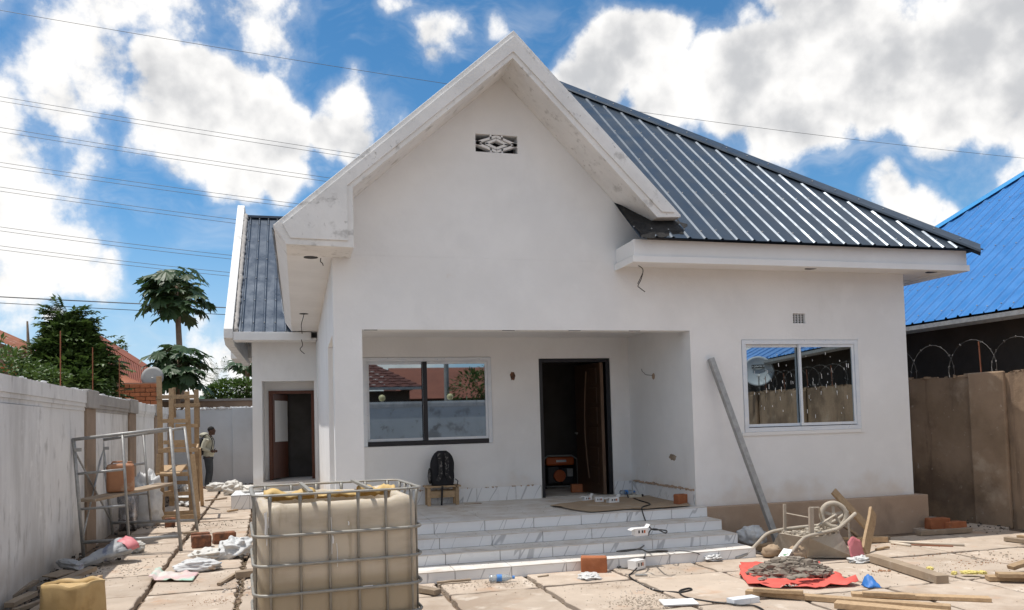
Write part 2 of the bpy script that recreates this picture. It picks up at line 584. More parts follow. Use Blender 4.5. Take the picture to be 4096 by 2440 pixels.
def base_splash(m, z0, z1, col, amt, scale):
    nt = m.node_tree
    p = nt.nodes['Principled BSDF']
    src = p.inputs['Base Color'].links[0].from_socket
    N, LK = nt.nodes.new, nt.links.new
    tc = N('ShaderNodeTexCoord')
    sp = N('ShaderNodeSeparateXYZ')
    LK(tc.outputs['Object'], sp.inputs[0])
    n = N('ShaderNodeTexNoise')
    n.inputs['Scale'].default_value = scale
    n.inputs['Detail'].default_value = 6
    LK(tc.outputs['Object'], n.inputs['Vector'])
    ad = N('ShaderNodeMath')
    ad.operation = 'MULTIPLY_ADD'
    LK(n.outputs['Fac'], ad.inputs[0])
    ad.inputs[1].default_value = -.9
    LK(sp.outputs['Z'], ad.inputs[2])
    r = N('ShaderNodeMapRange')
    r.interpolation_type = 'SMOOTHSTEP'
    LK(ad.outputs[0], r.inputs[0])
    r.inputs[1].default_value = z1 - .45
    r.inputs[2].default_value = z0 - .45
    r.inputs[4].default_value = amt
    x = N('ShaderNodeMix')
    x.data_type = 'RGBA'
    LK(r.outputs[0], x.inputs[0])
    LK(src, x.inputs[6])
    x.inputs[7].default_value = col + (1,)
    LK(x.outputs[2], p.inputs['Base Color'])


base_splash(M['white'], .42, .85, (.62, .53, .44), .55, 3.0)
base_splash(M['whitewash'], -.05, .55, (.40, .34, .28), .7, 2.5)


def metal_sheet(name, c, c2, rough, metal, coat=0.0, scratch=True):
    return mat(name, c, c2, 1.6, rough=rough, rough2=rough * 1.8, metal=metal, coat=coat, spec=.6, bump=.0012, bscale=5, layers=(
        ((min(1, c[0] * 2.3 + .03), min(1, c[1] * 2.1 + .03), min(1, c[2] * 1.9 + .03)), 9, .68, .76, .35, (1, 1, 1)),))


M['roof'] = metal_sheet('blue_grey_roof_sheet', (.040, .058, .082), (.050, .070, .096), .28, .35, .0)
M['roof_rib'] = M['roof']
M['roof_left'] = metal_sheet('weathered_blue_grey_sheet', (.042, .060, .088), (.060, .080, .11), .24, .40, .0)
M['blue_roof'] = metal_sheet('bright_blue_sheet', (.040, .20, .50), (.032, .17, .44), .30, .15, .2)
M['rust_roof'] = mat('rusty_roof_sheet', (.30, .115, .06), (.22, .075, .04), 1.6, rough=.85, bump=.002, layers=(((.50, .42, .35), 2.2, .56, .74, .7), ((.13, .05, .03), 6, .6, .74, .6)))
M['red_roof'] = mat('red_brown_roof_sheet', (.225, .072, .042), (.18, .056, .033), 1.2, rough=.7, layers=(((.28, .12, .08), 5, .62, .76, .5),))
M['glass'] = mat('mirror_glass', (.36, .41, .43), rough=.015, metal=1.0)
M['film'] = mat('protective_film', (.66, .71, .77), (.74, .77, .80), 6, rough=.4, layers=(((.20, .30, .50), 34, .66, .70, .8, (1, 1, 1)), ((.80, .80, .80), 9, .6, .7, .6)))
M['alu_black'] = mat('black_aluminium', (.012, .013, .018), rough=.3)


def marble(name):
    m = mat(name, (.82, .83, .835), (.77, .78, .79), 2.0, rough=.22, rough2=.5, spec=.5, layers=(
        ((.55, .47, .38), 5, .62, .78, .45), ((.50, .44, .37), 20, .68, .76, .4)))
    nt = m.node_tree
    p = nt.nodes['Principled BSDF']
    src = p.inputs['Base Color'].links[0].from_socket
    N, LK = nt.nodes.new, nt.links.new
    tc = N('ShaderNodeTexCoord')
    mp = N('ShaderNodeMapping')
    m0 = N('ShaderNodeMapping')
    m0.inputs['Rotation'].default_value = (0, rad(-24), 0)
    LK(tc.outputs['Object'], m0.inputs[0])
    mp.inputs['Scale'].default_value = (1, .3, .12)
    LK(m0.outputs[0], mp.inputs[0])
    n = N('ShaderNodeTexNoise')
    n.inputs['Scale'].default_value = 3.6
    n.inputs['Detail'].default_value = 2
    n.inputs['Distortion'].default_value = .3
    LK(mp.outputs[0], n.inputs['Vector'])
    s = N('ShaderNodeMath')
    s.operation = 'SUBTRACT'
    LK(n.outputs['Fac'], s.inputs[0])
    s.inputs[1].default_value = .5
    ab = N('ShaderNodeMath')
    ab.operation = 'ABSOLUTE'
    LK(s.outputs[0], ab.inputs[0])
    r = N('ShaderNodeMapRange')
    r.interpolation_type = 'SMOOTHSTEP'
    LK(ab.outputs[0], r.inputs[0])
    r.inputs[1].default_value = .013
    r.inputs[2].default_value = .003
    r.inputs[4].default_value = .55
    x = N('ShaderNodeMix')
    x.data_type = 'RGBA'
    LK(r.outputs[0], x.inputs[0])
    LK(src, x.inputs[6])
    x.inputs[7].default_value = (.27, .28, .30, 1)
    LK(x.outputs[2], p.inputs['Base Color'])
    return m


M['whitewash_stained'] = mat('stained_whitewash', (.62, .65, .67), (.55, .58, .60), 1.2, rough=.9, layers=(((.30, .29, .29), 1.0, .55, .66, .8), ((.22, .20, .19), 2.4, .6, .7, .7)))
M['green_roof'] = mat('pale_green_roof', (.22, .42, .32), rough=.6)
M['marble'] = marble('marble_tile')

# ------------------------------------------------------------------ ground and paving
g = MB()
g.add([(-900, -900, -.07), (900, -900, -.07), (900, 1500, -.07), (-900, 1500, -.07)], [(0, 1, 2, 3)])
g.build('ground', M['dirt'], kind='structure')


def slab_mesh(mb, quad, z0, z1, rg, jag=.016, n=11):
    """cast slab with slightly chipped, wandering edges"""
    pts = []
    for i in range(4):
        a, b = Vector(quad[i]), Vector(quad[(i + 1) % 4])
        nrm = Vector(((b - a).y, -(b - a).x)).normalized()
        for k in range(n):
            t = k / n
            p = a.lerp(b, t) - nrm * (rg.uniform(-jag, jag) + (0 if k else .008))
            pts.append((p.x, p.y))
    m = len(pts)
    ctr = sum((Vector(p) for p in pts), Vector((0, 0))) / m
    ins = [tuple(Vector(p) + (ctr - Vector(p)).normalized() * .012) for p in pts]
    vs = [(x, y, z0) for x, y in pts] + [(x, y, z1 - .008) for x, y in pts] + [(x, y, z1) for x, y in ins]
    fs = [(i, (i + 1) % m, (i + 1) % m + m, i + m) for i in range(m)]
    fs += [(i + m, (i + 1) % m + m, (i + 1) % m + 2 * m, i + 2 * m) for i in range(m)]
    fs.append(tuple(range(2 * m, 3 * m)))
    mb.add(vs, fs)


pave = thing('pavement', (2, 5, 0), None, None, world=True, kind='structure')
rs = random.Random(5)
XL = [.35, 1.40, 2.385, 3.39, 4.425, 5.43, 6.42, 7.46, 8.50, 9.55]
YL = [1.4, 2.7, 4.0, 5.3, 6.60, 7.90, 9.20]
gap = .028
for i in range(len(XL) - 1):
    for j in range(len(YL) - 1):
        x0, x1, y0, y1 = XL[i] + gap, XL[i + 1] - gap, YL[j] + gap, YL[j + 1] - gap
        if j == len(YL) - 2 and x0 < 5.2:
            y1 = 8.75
        dz = rs.uniform(-.006, .006)
        mb = MB()
        slab_mesh(mb, [(x0, y0), (x1, y0), (x1, y1), (x0, y1)], -.07, dz, rs)
        mb.build('slab', M['concrete'], pave)
for j in range(10):                      # side strip right of the house
    mb = MB()
    slab_mesh(mb, [(8.55, 9.23 + j * 1.3), (9.75, 9.23 + j * 1.3), (9.5, 10.46 + j * 1.3), (8.55, 10.46 + j * 1.3)], -.07, rs.uniform(-.006, .004), rs)
    mb.build('slab', M['concrete'], pave)


def lx(y, k):                            # the alley's slab lines run with the boundary wall
    return {0: -2.50, 1: -1.545, 2: -.60, 3: .30}[k] - .036 * (y - 8.4) * (1 if k < 3 else .0)


YA = [3.6, 4.95, 6.3, 7.65, 9.02, 10.30, 11.66, 13.05, 14.4, 15.75, 17.1, 18.45, 19.8, 21.15, 22.5, 23.85, 25.2]
for k in range(3):
    for j in range(len(YA) - 1):
        y0, y1 = YA[j] + gap, YA[j + 1] - gap
        if k == 2 and y0 > 9.0 and False:
            continue
        s = .04 * (1 if k == 0 else 0)
        off = .05 if k == 1 else (-.03 if k == 2 else 0)
        g1 = gap * (1.35 if k else 1.0)
        mb = MB()
        slab_mesh(mb, [(lx(y0, k) + g1, y0 + off), (lx(y0, k + 1) - g1, y0 + off + .04), (lx(y1, k + 1) - g1, y1 + off + .04), (lx(y1, k) + g1, y1 + off)],
                  -.07, rs.uniform(-.006, .006), rs)
        mb.build('slab', M['concrete'], pave)


# ------------------------------------------------------------------ wall helper
def wall_panel(mb, axis, t0, t1, u0, u1, z0, z1, holes=()):
    us = sorted({u0, u1} | {h[0] for h in holes} | {h[1] for h in holes})
    zs = sorted({z0, z1} | {h[2] for h in holes} | {h[3] for h in holes})
    us = [u for u in us if u0 <= u <= u1]
    zs = [z for z in zs if z0 <= z <= z1]

    def P(u, t, z):
        return (u, t, z) if axis == 'y' else (t, u, z)

    def solid(i, j):
        if i < 0 or j < 0 or i >= len(us) - 1 or j >= len(zs) - 1:
            return False
        cu, cz = (us[i] + us[i + 1]) / 2, (zs[j] + zs[j + 1]) / 2
        return not any(h[0] < cu < h[1] and h[2] < cz < h[3] for h in holes)
    for i in range(len(us) - 1):
        for j in range(len(zs) - 1):
            if not solid(i, j):
                continue
            a, b, c, d = us[i], us[i + 1], zs[j], zs[j + 1]
            mb.add([P(a, t0, c), P(b, t0, c), P(b, t0, d), P(a, t0, d)], [(0, 1, 2, 3)])
            mb.add([P(a, t1, c), P(b, t1, c), P(b, t1, d), P(a, t1, d)], [(3, 2, 1, 0)])
            for (di, dj, q) in ((-1, 0, [(a, c), (a, d)]), (1, 0, [(b, c), (b, d)]), (0, -1, [(a, c), (b, c)]), (0, 1, [(a, d), (b, d)])):
                if not solid(i + di, j + dj):
                    (ua, za), (ub, zb) = q
                    mb.add([P(ua, t0, za), P(ub, t0, zb), P(ub, t1, zb), P(ua, t1, za)], [(0, 1, 2, 3)])
    return mb

# ------------------------------------------------------------------ the house
YF = 9.85                                 # front wall face
YB = 12.0                                 # porch back wall face
ZP = .48                                  # porch floor
house = thing('house', (4.5, 14.0, 0), 'white plastered single storey house with steep front gable and open tiled porch', 'house', world=True)


def part(mb, name, m, parent=house, **k):
    return mb.build(name, m, parent, **k)


# front wall of the right wing, beam over the porch, front-left pillar
fw = MB()
wall_panel(fw, 'y', YF, YF + .22, .43, 8.70, .46, 3.78, [(.77, 5.18, .40, 2.865), (5.96, 7.85, 1.45, 2.74), (6.80, 7.00, 2.975, 3.115)])
part(fw, 'front_wall', M['white'])
SL, SR = .8815, 1.032                      # gable slopes
gb = MB().prism([(.431, 3.781), (4.6, 3.781), (4.6, 4.25), (2.86, 5.99), (2.81, 5.99), (2.81, 5.165), (2.25, 5.165), (2.25, 5.86), (.431, 4.33)], 'y', YF, YF + .22)
gb.prism([(2.25, 5.40), (2.81, 5.40), (2.81, 5.99), (2.86, 5.99), (2.63, 6.2), (2.25, 5.86)], 'y', YF, YF + .22)
gb.box2((2.251, YF + .2, 5.10), (2.809, YF + .9, 5.5)) if False else None
part(gb, 'gable_wall', M['white'])
# pattern vent block in the gable
vb = MB()
vx0, vx1, vz0, vz1 = 2.25, 2.81, 5.165, 5.40
cx, cz = (vx0 + vx1) / 2, (vz0 + vz1) / 2


def vbar(a, b, w=.031):
    vb.bar((a[0], YF + .052, a[1]), (b[0], YF + .052, b[1]), .09, w, up=(0, 0, 1) if abs(a[0] - b[0]) > .01 else (1, 0, 0))


for k in (1.0, .5):
    hx, hz = .28 * k, .118 * k
    if k == 1.0:
        hx, hz = .275, .100
    vbar((cx - hx, cz), (cx, cz + hz))
    vbar((cx, cz + hz), (cx + hx, cz))
    vbar((cx + hx, cz), (cx, cz - hz))
    vbar((cx, cz - hz), (cx - hx, cz))
for s in (-1, 1):
    for q in (-1, 1):
        vbar((cx + s * .075, cz + q * .058), (cx + s * .075, cz + q * .1175), .022)
for s in (-1, 1):
    vbar((cx + s * .28, cz), (cx + s * .2, cz), .05)
part(vb, 'vent_block', M['white'])
part(MB().box2((vx0 - .02, YF + .225, vz0 - .02), (vx1 + .02, YF + .5, vz1 + .02)), 'vent_dark_back', M['black'])  # black box stands in for the shade behind the vent
# air brick over the right window
ab = MB()
for i in range(5):
    ab.box2((6.80 + i * .049 - .001, YF + .02, 2.977), (6.80 + i * .049 + .006, YF + .05, 3.113))
for j in range(6):
    ab.box2((6.801, YF + .033, 2.977 + j * .0245), (6.999, YF + .047, 2.977 + j * .0245 + .005))
part(ab, 'air_brick', M['white'])
part(MB().box2((6.795, YF + .06, 2.97), (7.005, YF + .3, 3.12)), 'air_brick_dark_back', M['black'])  # black backing paints the darkness between the grille bars

# walls round the porch
pw = MB()
wall_panel(pw, 'y', YB, YB + .22, .66, 5.40, .40, 3.1, [(.93, 2.90, 1.37, 2.70), (3.67, 4.87, .40, 2.67)])
part(pw, 'porch_back_wall', M['white'])
pr = MB()
wall_panel(pr, 'x', 5.19, 5.40, YF + .221, YB, .40, 3.1)
part(pr, 'porch_side_wall', M['white'])
sw = MB()
wall_panel(sw, 'x', .43, .65, YF + .221, 18.4, -.05, 3.95, [(10.14, 11.73, -.1, 2.83)])
sw.box2((.432, YF + .001, -.05), (.77, 10.14, .46))
part(sw, 'left_side_wall', M['white'])
part(MB().box2((.66, YF + .222, 3.0), (5.18, YB, 3.08)), 'porch_ceiling', M['white'])
rw_ = MB()
wall_panel(rw_, 'x', 8.48, 8.70, YF + .221, 20.0, .46, 3.9)
part(rw_, 'right_side_wall', M['white'])
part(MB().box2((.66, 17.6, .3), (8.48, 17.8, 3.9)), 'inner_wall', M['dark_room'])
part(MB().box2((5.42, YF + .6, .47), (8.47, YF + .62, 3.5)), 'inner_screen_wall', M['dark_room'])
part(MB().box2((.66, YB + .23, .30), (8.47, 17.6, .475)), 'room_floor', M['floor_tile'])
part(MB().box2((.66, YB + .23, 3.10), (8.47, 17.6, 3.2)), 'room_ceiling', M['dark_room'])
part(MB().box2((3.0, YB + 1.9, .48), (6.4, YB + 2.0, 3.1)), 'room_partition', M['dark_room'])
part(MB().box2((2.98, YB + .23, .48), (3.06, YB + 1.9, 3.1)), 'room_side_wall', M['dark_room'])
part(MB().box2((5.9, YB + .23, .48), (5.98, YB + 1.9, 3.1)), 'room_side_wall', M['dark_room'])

# plinth
pl = MB()
pl.box2((5.195, 9.72, -.07), (8.83, 9.85, .47))
pl.box2((8.70, 9.85, -.07), (8.829, 19.5, .468))
pl.box2((5.25, 9.851, -.07), (8.69, 9.95, .455))
part(pl, 'plinth', M['plinth'], bevel=.008)

# ------------------------------------------------------------------ porch floor and front steps
NZ = [.108, .228, .355, .485]
NY = [8.56, 8.95, 9.33, 9.70]
TX = [.316, .948, 1.58, 2.212, 2.844, 3.476, 4.108, 4.74, 5.26]
steps = MB()
for k in range(4):
    y1 = NY[k + 1] + .05 if k < 3 else 11.98
    steps.box2((.32, NY[k] + .012, -.07), (5.235, y1, NZ[k] - .012))
steps = part(steps, 'steps', M['grout'])
for k in range(4):
    zb = NZ[k - 1] if k else -.02
    for i in range(len(TX) - 1):
        x0, x1 = TX[i] + .0035, TX[i + 1] - .0035
        if k == 0:
            x0 += .03
            x1 = min(x1 + .03, 5.26)
        MB().box2((x0, NY[k], zb + .002), (x1, NY[k] + .011, NZ[k] - .010)).build('tile', M['marble'], steps)
        y1 = NY[k + 1] - .004 if k < 3 else 10.28
        MB().box2((x0, NY[k] - .006, NZ[k] - .009), (x1, y1, NZ[k])).build('tile', M['floor_tile'], steps)
for j in range(3):
    for i in range(len(TX) - 1):
        x0, x1 = max(TX[i], .32) + .002, min(TX[i + 1], 5.185) - .002
        MB().box2((x0, 10.284 + j * .57, NZ[3] - .009), (x1, 10.284 + (j + 1) * .57 - .004, NZ[3] - rs.uniform(0, .0006))).build('tile', M['floor_tile'], steps)
# skirting tiles
skirt = part(MB().box2((.78, YB - .004, ZP), (3.66, YB - .001, ZP + .20)), 'skirting', M['grout'])
for i, (a, b) in enumerate([(.78, 1.40), (1.40, 2.02), (2.02, 2.62), (2.62, 3.24), (3.24, 3.655)]):
    MB().box2((a + .003, YB - .016, ZP + .003), (b - .003, YB - .0045, ZP + .21 + rs.uniform(-.004, .004))).build('tile', M['marble'], skirt)
MB().box2((4.88, YB - .016, ZP + .003), (5.17, YB - .0045, ZP + .21)).build('tile', M['marble'], skirt)
for i in range(4):
    a = YF + .03 + i * .52
    MB().box2((5.174, a + .003, ZP + .003), (5.1855, min(a + .52, YB - .017) - .003, ZP + .205 - i * .004)).build('tile', M['marble'], skirt)
cem = MB()
for i in range(60):
    t = i / 60
    cem.rock((5.178, YF + .05 + t * 2.05, ZP + .21 + rs.uniform(-.004, .012)), rs.uniform(.012, .028), rs)
for i in range(24):
    cem.rock((rs.choice((rs.uniform(2.4, 3.6), rs.uniform(1.7, 2.2))), YB - .008, ZP + .212), rs.uniform(.008, .02), rs)
part(cem, 'mortar_bits', M['plinth'], kind='stuff')

# ------------------------------------------------------------------ gable roof slab with boxed eave and fascia
FY = 9.25
ap = (2.63, 6.50)
outer = [(-.24, 3.97), ap, (4.80, 4.29), (4.80, 4.262), (4.47, 4.245), (2.61, 6.15), (.65, 4.44), (.65, 3.74), (-.10, 3.755)]
fa = MB().prism(outer, 'y', FY, YF)
fa.prism([(-.24, 3.97), ap, (4.80, 4.29), (4.45, 4.28), (2.61, 6.16), (.45, 4.27), (-.1, 3.80)], 'y', YF, 13.0)
part(fa, 'gable_fascia', M['fascia'], bevel=.006)
# stepped border round the fascia face
tri = MB()
inner_line = [(4.47, 4.245), (2.61, 6.15), (.65, 4.44), (.65, 3.74), (-.10, 3.755), (-.24, 3.97)]


def strip(a, b, w, y0, y1, mb, side):
    a, b = Vector(a), Vector(b)
    t = (b - a).normalized()
    n = Vector((-t.y, t.x)) * side
    mb.prism([tuple(a), tuple(b), tuple(b + n * w), tuple(a + n * w)], 'y', y0, y1)


pn = [(-.135, 3.985), (2.63, 6.425), (4.705, 4.315), (4.53, 4.315), (2.615, 6.225), (.585, 4.455), (.585, 3.815), (-.055, 3.825)]
part(MB().prism(pn, 'y', FY - .022, FY - .0005), 'fascia_panel', M['fascia'], bevel=.004)

# side eave running back along the left wall
ev = MB().prism([(-.24, 3.97), (-.10, 3.755), (.60, 3.75), (.60, 4.30)], 'y', YF + .001, 18.0)
part(ev, 'left_eave', M['white'])
part(MB().prism([(-.26, 3.98), (2.63, 6.52), (2.63, 6.50), (-.24, 3.955)], 'y', 9.45, 16.5), 'left_roof_sheet', M['roof_left'])

# ------------------------------------------------------------------ right wing eave
re_ = MB()
re_.box2((4.13, 9.25, 3.705), (9.27, 9.33, 3.955))
re_.box2((4.132, 9.331, 3.715), (9.268, 9.849, 3.76))
re_.box2((4.132, 9.331, 3.761), (4.2, 9.848, 3.95))
re_.box2((9.19, 9.331, 3.706), (9.269, 20.0, 3.954))
re_.box2((8.701, 9.85, 3.716), (9.189, 20.0, 3.759))
part(re_, 'right_eave', M['white'], bevel=.004)
lip = MB()
lip.box2((4.105, 9.225, 3.66), (9.295, 9.2495, 3.745))
lip.box2((4.105, 9.251, 3.66), (4.1295, 9.848, 3.745))
lip.box2((9.2705, 9.251, 3.66), (9.295, 20.0, 3.745))
lip.box2((4.131, 9.251, 3.662), (9.27, 9.35, 3.7045))
part(lip, 'eave_moulding', M['white'], bevel=.004)

# ------------------------------------------------------------------ hip roof, ribbed sheets
HX, HY, HZ, HS = 9.44, 9.11, 3.955, .85   # right front eave corner and pitch


def rib_profile(x0, x1, pitch, h, w):
    """(x, dz) samples of a trapezoid-rib sheet"""
    pts = [(x0, 0)]
    n0 = math.ceil((x0 - .02) / pitch)
    k = n0
    while k * pitch < x1 - .01:
        c = k * pitch
        for dx, dz in ((-w, 0), (-w * .34, h * .94), (-w * .22, h), (w * .22, h), (w * .34, h * .94), (w, 0)):
            if x0 < c + dx < x1:
                pts.append((c + dx, dz))
        k += 1
    pts.append((x1, 0))
    return pts


def roof_sheet(mb, prof, P, tmax, steps=4, wob=.0):
    """profile swept up the slope; P(x, t, dz) -> world; tmax(x) trims it at the hip"""
    vs, fs = [], []
    n = len(prof)
    for j in range(steps + 1):
        for (x, dz) in prof:
            t = tmax(x) * j / steps
            vs.append(P(x, t, dz + wob * mnoise.noise(Vector((x * 2, t * 2, 3)))))
    for j in range(steps):
        for i in range(n - 1):
            fs.append((j * n + i, j * n + i + 1, (j + 1) * n + i + 1, (j + 1) * n + i))
    return mb.add(vs, fs)


cs, sn = math.cos(math.atan(HS)), math.sin(math.atan(HS))


def PF(x, t, dz):
    return (x, HY + t - dz * sn, HZ + HS * t + dz * cs)


roof = MB()
roof.add([(HX, HY, HZ - .012), (4.60, 13.95, HZ + HS * 4.84 - .012), (4.2, 13.95, HZ + HS * 4.84 - .012), (4.2, HY + .75, HZ + .75 * HS - .012), (4.14, HY + .75, HZ + .75 * HS - .012), (4.15, HY, HZ - .012)], [(0, 1, 2, 3, 4, 5)])
roof.add([(HX, HY, HZ), (HX, 22.0, HZ), (4.60, 22.0, HZ + HS * 4.84), (4.60, 13.95, HZ + HS * 4.84)], [(0, 1, 2, 3)])
roof.add([(4.60, 13.95, HZ + HS * 4.84), (4.60, 22.0, HZ + HS * 4.84), (-.24, 22, 3.97), (-.24, 13.95, 3.97)], [(0, 1, 2, 3)])
roof.add([(HX, 22.0, HZ), (4.60, 22.0, HZ + HS * 4.84), (-.24, 22, 3.97)], [(0, 1, 2)])
roof = part(roof, 'roof', M['roof'])
PITCH = .2305
bounds = [4.30, 4.73, 5.65, 6.57, 7.49, 8.41, 9.43]
for a, b in zip(bounds[:-1], bounds[1:]):
    pf = rib_profile(a, b, PITCH, .019, .029)
    mb = MB()
    roof_sheet(mb, pf, lambda x, t, dz: PF(x, t, dz), lambda x: max(.01, HX - x - .03), 5, .004)
    s = mb.build('roof_sheet', M['roof'], roof)
scr = MB()
for k in range(17, 42):
    x = k * PITCH
    if not 3.97 < x < 9.4:
        continue
    for t in (.16, 1.05, 1.95, 2.85, 3.75, 4.65):
        if t < HX - x - .2:
            p = Vector(PF(x, t + rs.uniform(-.03, .03), .019))
            scr.lathe([(.011, 0), (.011, .006), (.005, .011)], p, 6, axis=(0, -sn, cs))
for t in [i * .23 + .2 for i in range(20)]:
    p = Vector((HX - t - .10, HY + t - .10, HZ + HS * (t - .05) + .03))
    scr.lathe([(.011, 0), (.011, .006), (.005, .011)], p, 6, axis=(0, -sn, cs))
scr.build('screws', M['steel'], roof, kind='stuff')
# hip capping
cap = MB()
for (t0, t1, lift) in ((.03, 2.6, 0), (2.55, 4.86, .006)):
    def q(t, dx, dy, dz):
        return (HX - t + dx, HY + t + dy, HZ + HS * t + dz + lift)
    vs = []
    for t in (t0, t1):
        vs += [q(t, -.17, -.17, -.105), q(t, -.165, -.165, -.075), q(t, -.02, -.02, .045), q(t, .02, .02, .045), q(t, .165, .165, -.075)]
    cap.add(vs, [(i, i + 1, i + 6, i + 5) for i in range(4)] + [(0, 4, 3, 2, 1)])
cap.build('hip_cap', M['roof'], roof, solid=.003)
# bitumen flashing where the wing roof meets the gable
tarp = MB()
tp0 = [(4.13, .742), (4.24, .735), (4.40, .66), (4.62, .60), (4.86, .44), (4.97, .30), (4.86, .19), (4.78, .08), (4.55, .03), (4.36, -.012), (4.17, -.02), (4.17, .2), (4.15, .45)]
tp = []
for i in range(13):
    p, q = tp0[i], tp0[(i + 1) % 13]
    for k in range(4):
        tp.append((p[0] + (q[0] - p[0]) * k / 4 + rs.uniform(-.02, .02) * (k > 0), p[1] + (q[1] - p[1]) * k / 4 + rs.uniform(-.018, .018) * (k > 0)))
nt_ = len(tp)
tvs, tfs = [], []
for k in (1.0, .8, .55, .3, .02):
    for (x, t) in tp:
        xx, tt = 4.45 + (x - 4.45) * k, .33 + (t - .33) * k
        tvs.append(PF(xx, tt, .022 + .018 * mnoise.noise(Vector((xx * 9, tt * 9, 2))) - (.02 if k == 1.0 else 0)))
for a_ in range(4):
    for i in range(nt_):
        i2 = (i + 1) % nt_
        tfs.append((a_ * nt_ + i, a_ * nt_ + i2, (a_ + 1) * nt_ + i2, (a_ + 1) * nt_ + i))
tfs.append(tuple(range(4 * nt_, 5 * nt_)))
tarp.add(tvs, tfs)
tb = [(3.97, 4.70), (4.02, 4.60), (4.00, 4.45), (3.96, 4.25), (3.94, 4.0), (3.87, 3.97), (3.86, 4.20), (3.80, 4.42), (3.74, 4.52), (3.78, 4.66), (3.86, 4.78)]
part(tarp, 'bitumen_flashing', M['tar'])

# ------------------------------------------------------------------ left rear block with its own lean roof
bw = MB()
wall_panel(bw, 'y', 18.4, 18.62, -.96, .428, -.05, 3.95, [(-.755, .36, .50, 2.72)])
wall_panel(bw, 'x', -.96, -.74, 18.621, 24.0, -.05, 4.4)
bw.box2((-.74, 18.621, -.05), (.42, 24, .5))
part(bw, 'rear_block_wall', M['white'])
rc = MB()
wall_panel(rc, 'y', 19.05, 19.2, -.74, .42, .5, 3.6, [(-.62, .34, .5, 2.5)])
rc.box2((.37, 18.621, .5), (.42, 19.05, 3.6))
rc.box2((-.74, 18.621, 2.75), (.37, 19.05, 2.82))
part(rc, 'entrance_recess', M['white'])
df = MB()
df.box2((-.64, 19.0, .5), (-.57, 19.049, 2.53))
df.box2((.30, 19.0, .5), (.365, 19.049, 2.53))
df.box2((-.57, 19.0, 2.46), (.30, 19.049, 2.53))
part(df, 'rear_door_frame', M['door_red'])
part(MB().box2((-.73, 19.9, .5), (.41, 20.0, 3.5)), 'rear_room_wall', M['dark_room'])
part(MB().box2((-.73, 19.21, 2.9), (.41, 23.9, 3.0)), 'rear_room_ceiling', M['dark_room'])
dl = MB()                                  # the leaf stands half open: lower panel, barred upper panel
dz0, dz1 = .53, 2.46
A, B = Vector((-.57, 19.03, 0)), Vector((-.20, 18.70, 0))
B = Vector((-.25, 19.75, 0))


def leaf(u0, u1, z0, z1, w=.04):
    a, b = A.lerp(B, u0), A.lerp(B, u1)
    dl.bar((a.x, a.y, (z0 + z1) / 2), (b.x, b.y, (z0 + z1) / 2), w, z1 - z0)


leaf(0, 1, dz0, 1.36)
leaf(0, 1, 2.32, dz1)
leaf(0, .13, 1.36, 2.32)
leaf(.86, 1, 1.36, 2.32)
for u in (.30, .48, .66):
    leaf(u - .03, u + .03, 1.36, 2.32, .025)
for z in (1.80, 1.92):
    leaf(.13, .66, z - .02, z + .02, .026)
part(dl, 'rear_door_leaf', M['door_red'])
part(MB().bar((A.x + .03, A.y + .03, 1.84), (B.x + .01, B.y - .03, 1.84), .006, .95), 'rear_door_pane', M['plastic_white'])
# threshold step with tiled block
st = MB()
st.box2((-.70, 18.1, -.05), (.40, 18.38, .30))
part(st, 'rear_step', M['marble'])
# roof of the rear block
RY, RZ = 17.80, 3.74


def PR(x, t, dz):
    return (x, RY + t - dz * sn, RZ + HS * t + dz * cs)


rb = MB()
pf = rib_profile(-1.20, .30, .225, .024, .033)
pf2 = []
for i, (x, dz) in enumerate(pf):
    pf2.append((x, dz))
roof_sheet(rb, pf2, lambda x, t, dz: PR(x, t, dz), lambda x: 4.2, 4, .012)
rb.add([PR(-1.2, 0, -.02), PR(.3, 0, -.02), PR(.3, 4.2, -.02), PR(-1.2, 4.2, -.02)], [(0, 1, 2, 3)])
rb = part(rb, 'rear_roof_sheet', M['roof_left'])
sc2 = MB()
for k in range(-5, 2):
    for t in (.25, .95, 1.7, 2.4, 3.1, 3.8, 4.05):
        sc2.lathe([(.014, 0), (.014, .008), (.006, .014)], PR(k * .225, t, .032), 6, axis=(0, -sn, cs))
sc2.build('screws', M['steel'], rb, kind='stuff')
part(MB().box2((-1.2, RY + 4.05, RZ + HS * 4.12), (.3, RY + 4.45, RZ + HS * 4.12 + .06)), 'rear_ridge_cap', M['roof_left'])
pp = MB()                                   # raised white verge on the left
pp.prism([(RY - .12, 3.60), (RY + .25, 3.48), (24.0, 3.48), (24.0, 7.4), (RY + 4.55, RZ + HS * 4.5 + .12), (RY - .12, 3.80)], 'x', -1.48, -1.30)
part(pp, 'rear_verge', M['fascia'], bevel=.01)
for (x_, dz_, sc_, sd_) in ((-1.25, .02, (.07, .08, .05), 0), (.26, .03, (.09, .09, .08), 50)):
    mo = MB()                                # rough mortar fillet: one wandering ridge
    nn = 60
    mo.tube([Vector(PR(x_, 4.2 * k / nn, dz_)) + Vector((.03 * mnoise.noise(Vector((k * .9, sd_, 0))), 0, .03 * mnoise.noise(Vector((sd_, k * .8, 0))))) for k in range(nn + 1)],
            [sc_[0] * (.8 + .5 * mnoise.noise(Vector((k * 1.3, sd_, 5)))) for k in range(nn + 1)], 7)
    part(mo, 'mortar_fillet', M['render_grey'], smooth=True)
ef = MB()
ef.box2((-1.295, RY - .10, 3.56), (.30, RY - .02, 3.735))
ef.box2((-1.295, RY - .015, 3.58), (.42, 18.399, 3.62))
part(ef, 'rear_eave', M['white'], bevel=.006)
part(MB().box2((-1.75, 23.0, 3.60), (-.97, 24.5, 4.28)), 'far_eave', M['fascia'], bevel=.02)
pa_ = MB()
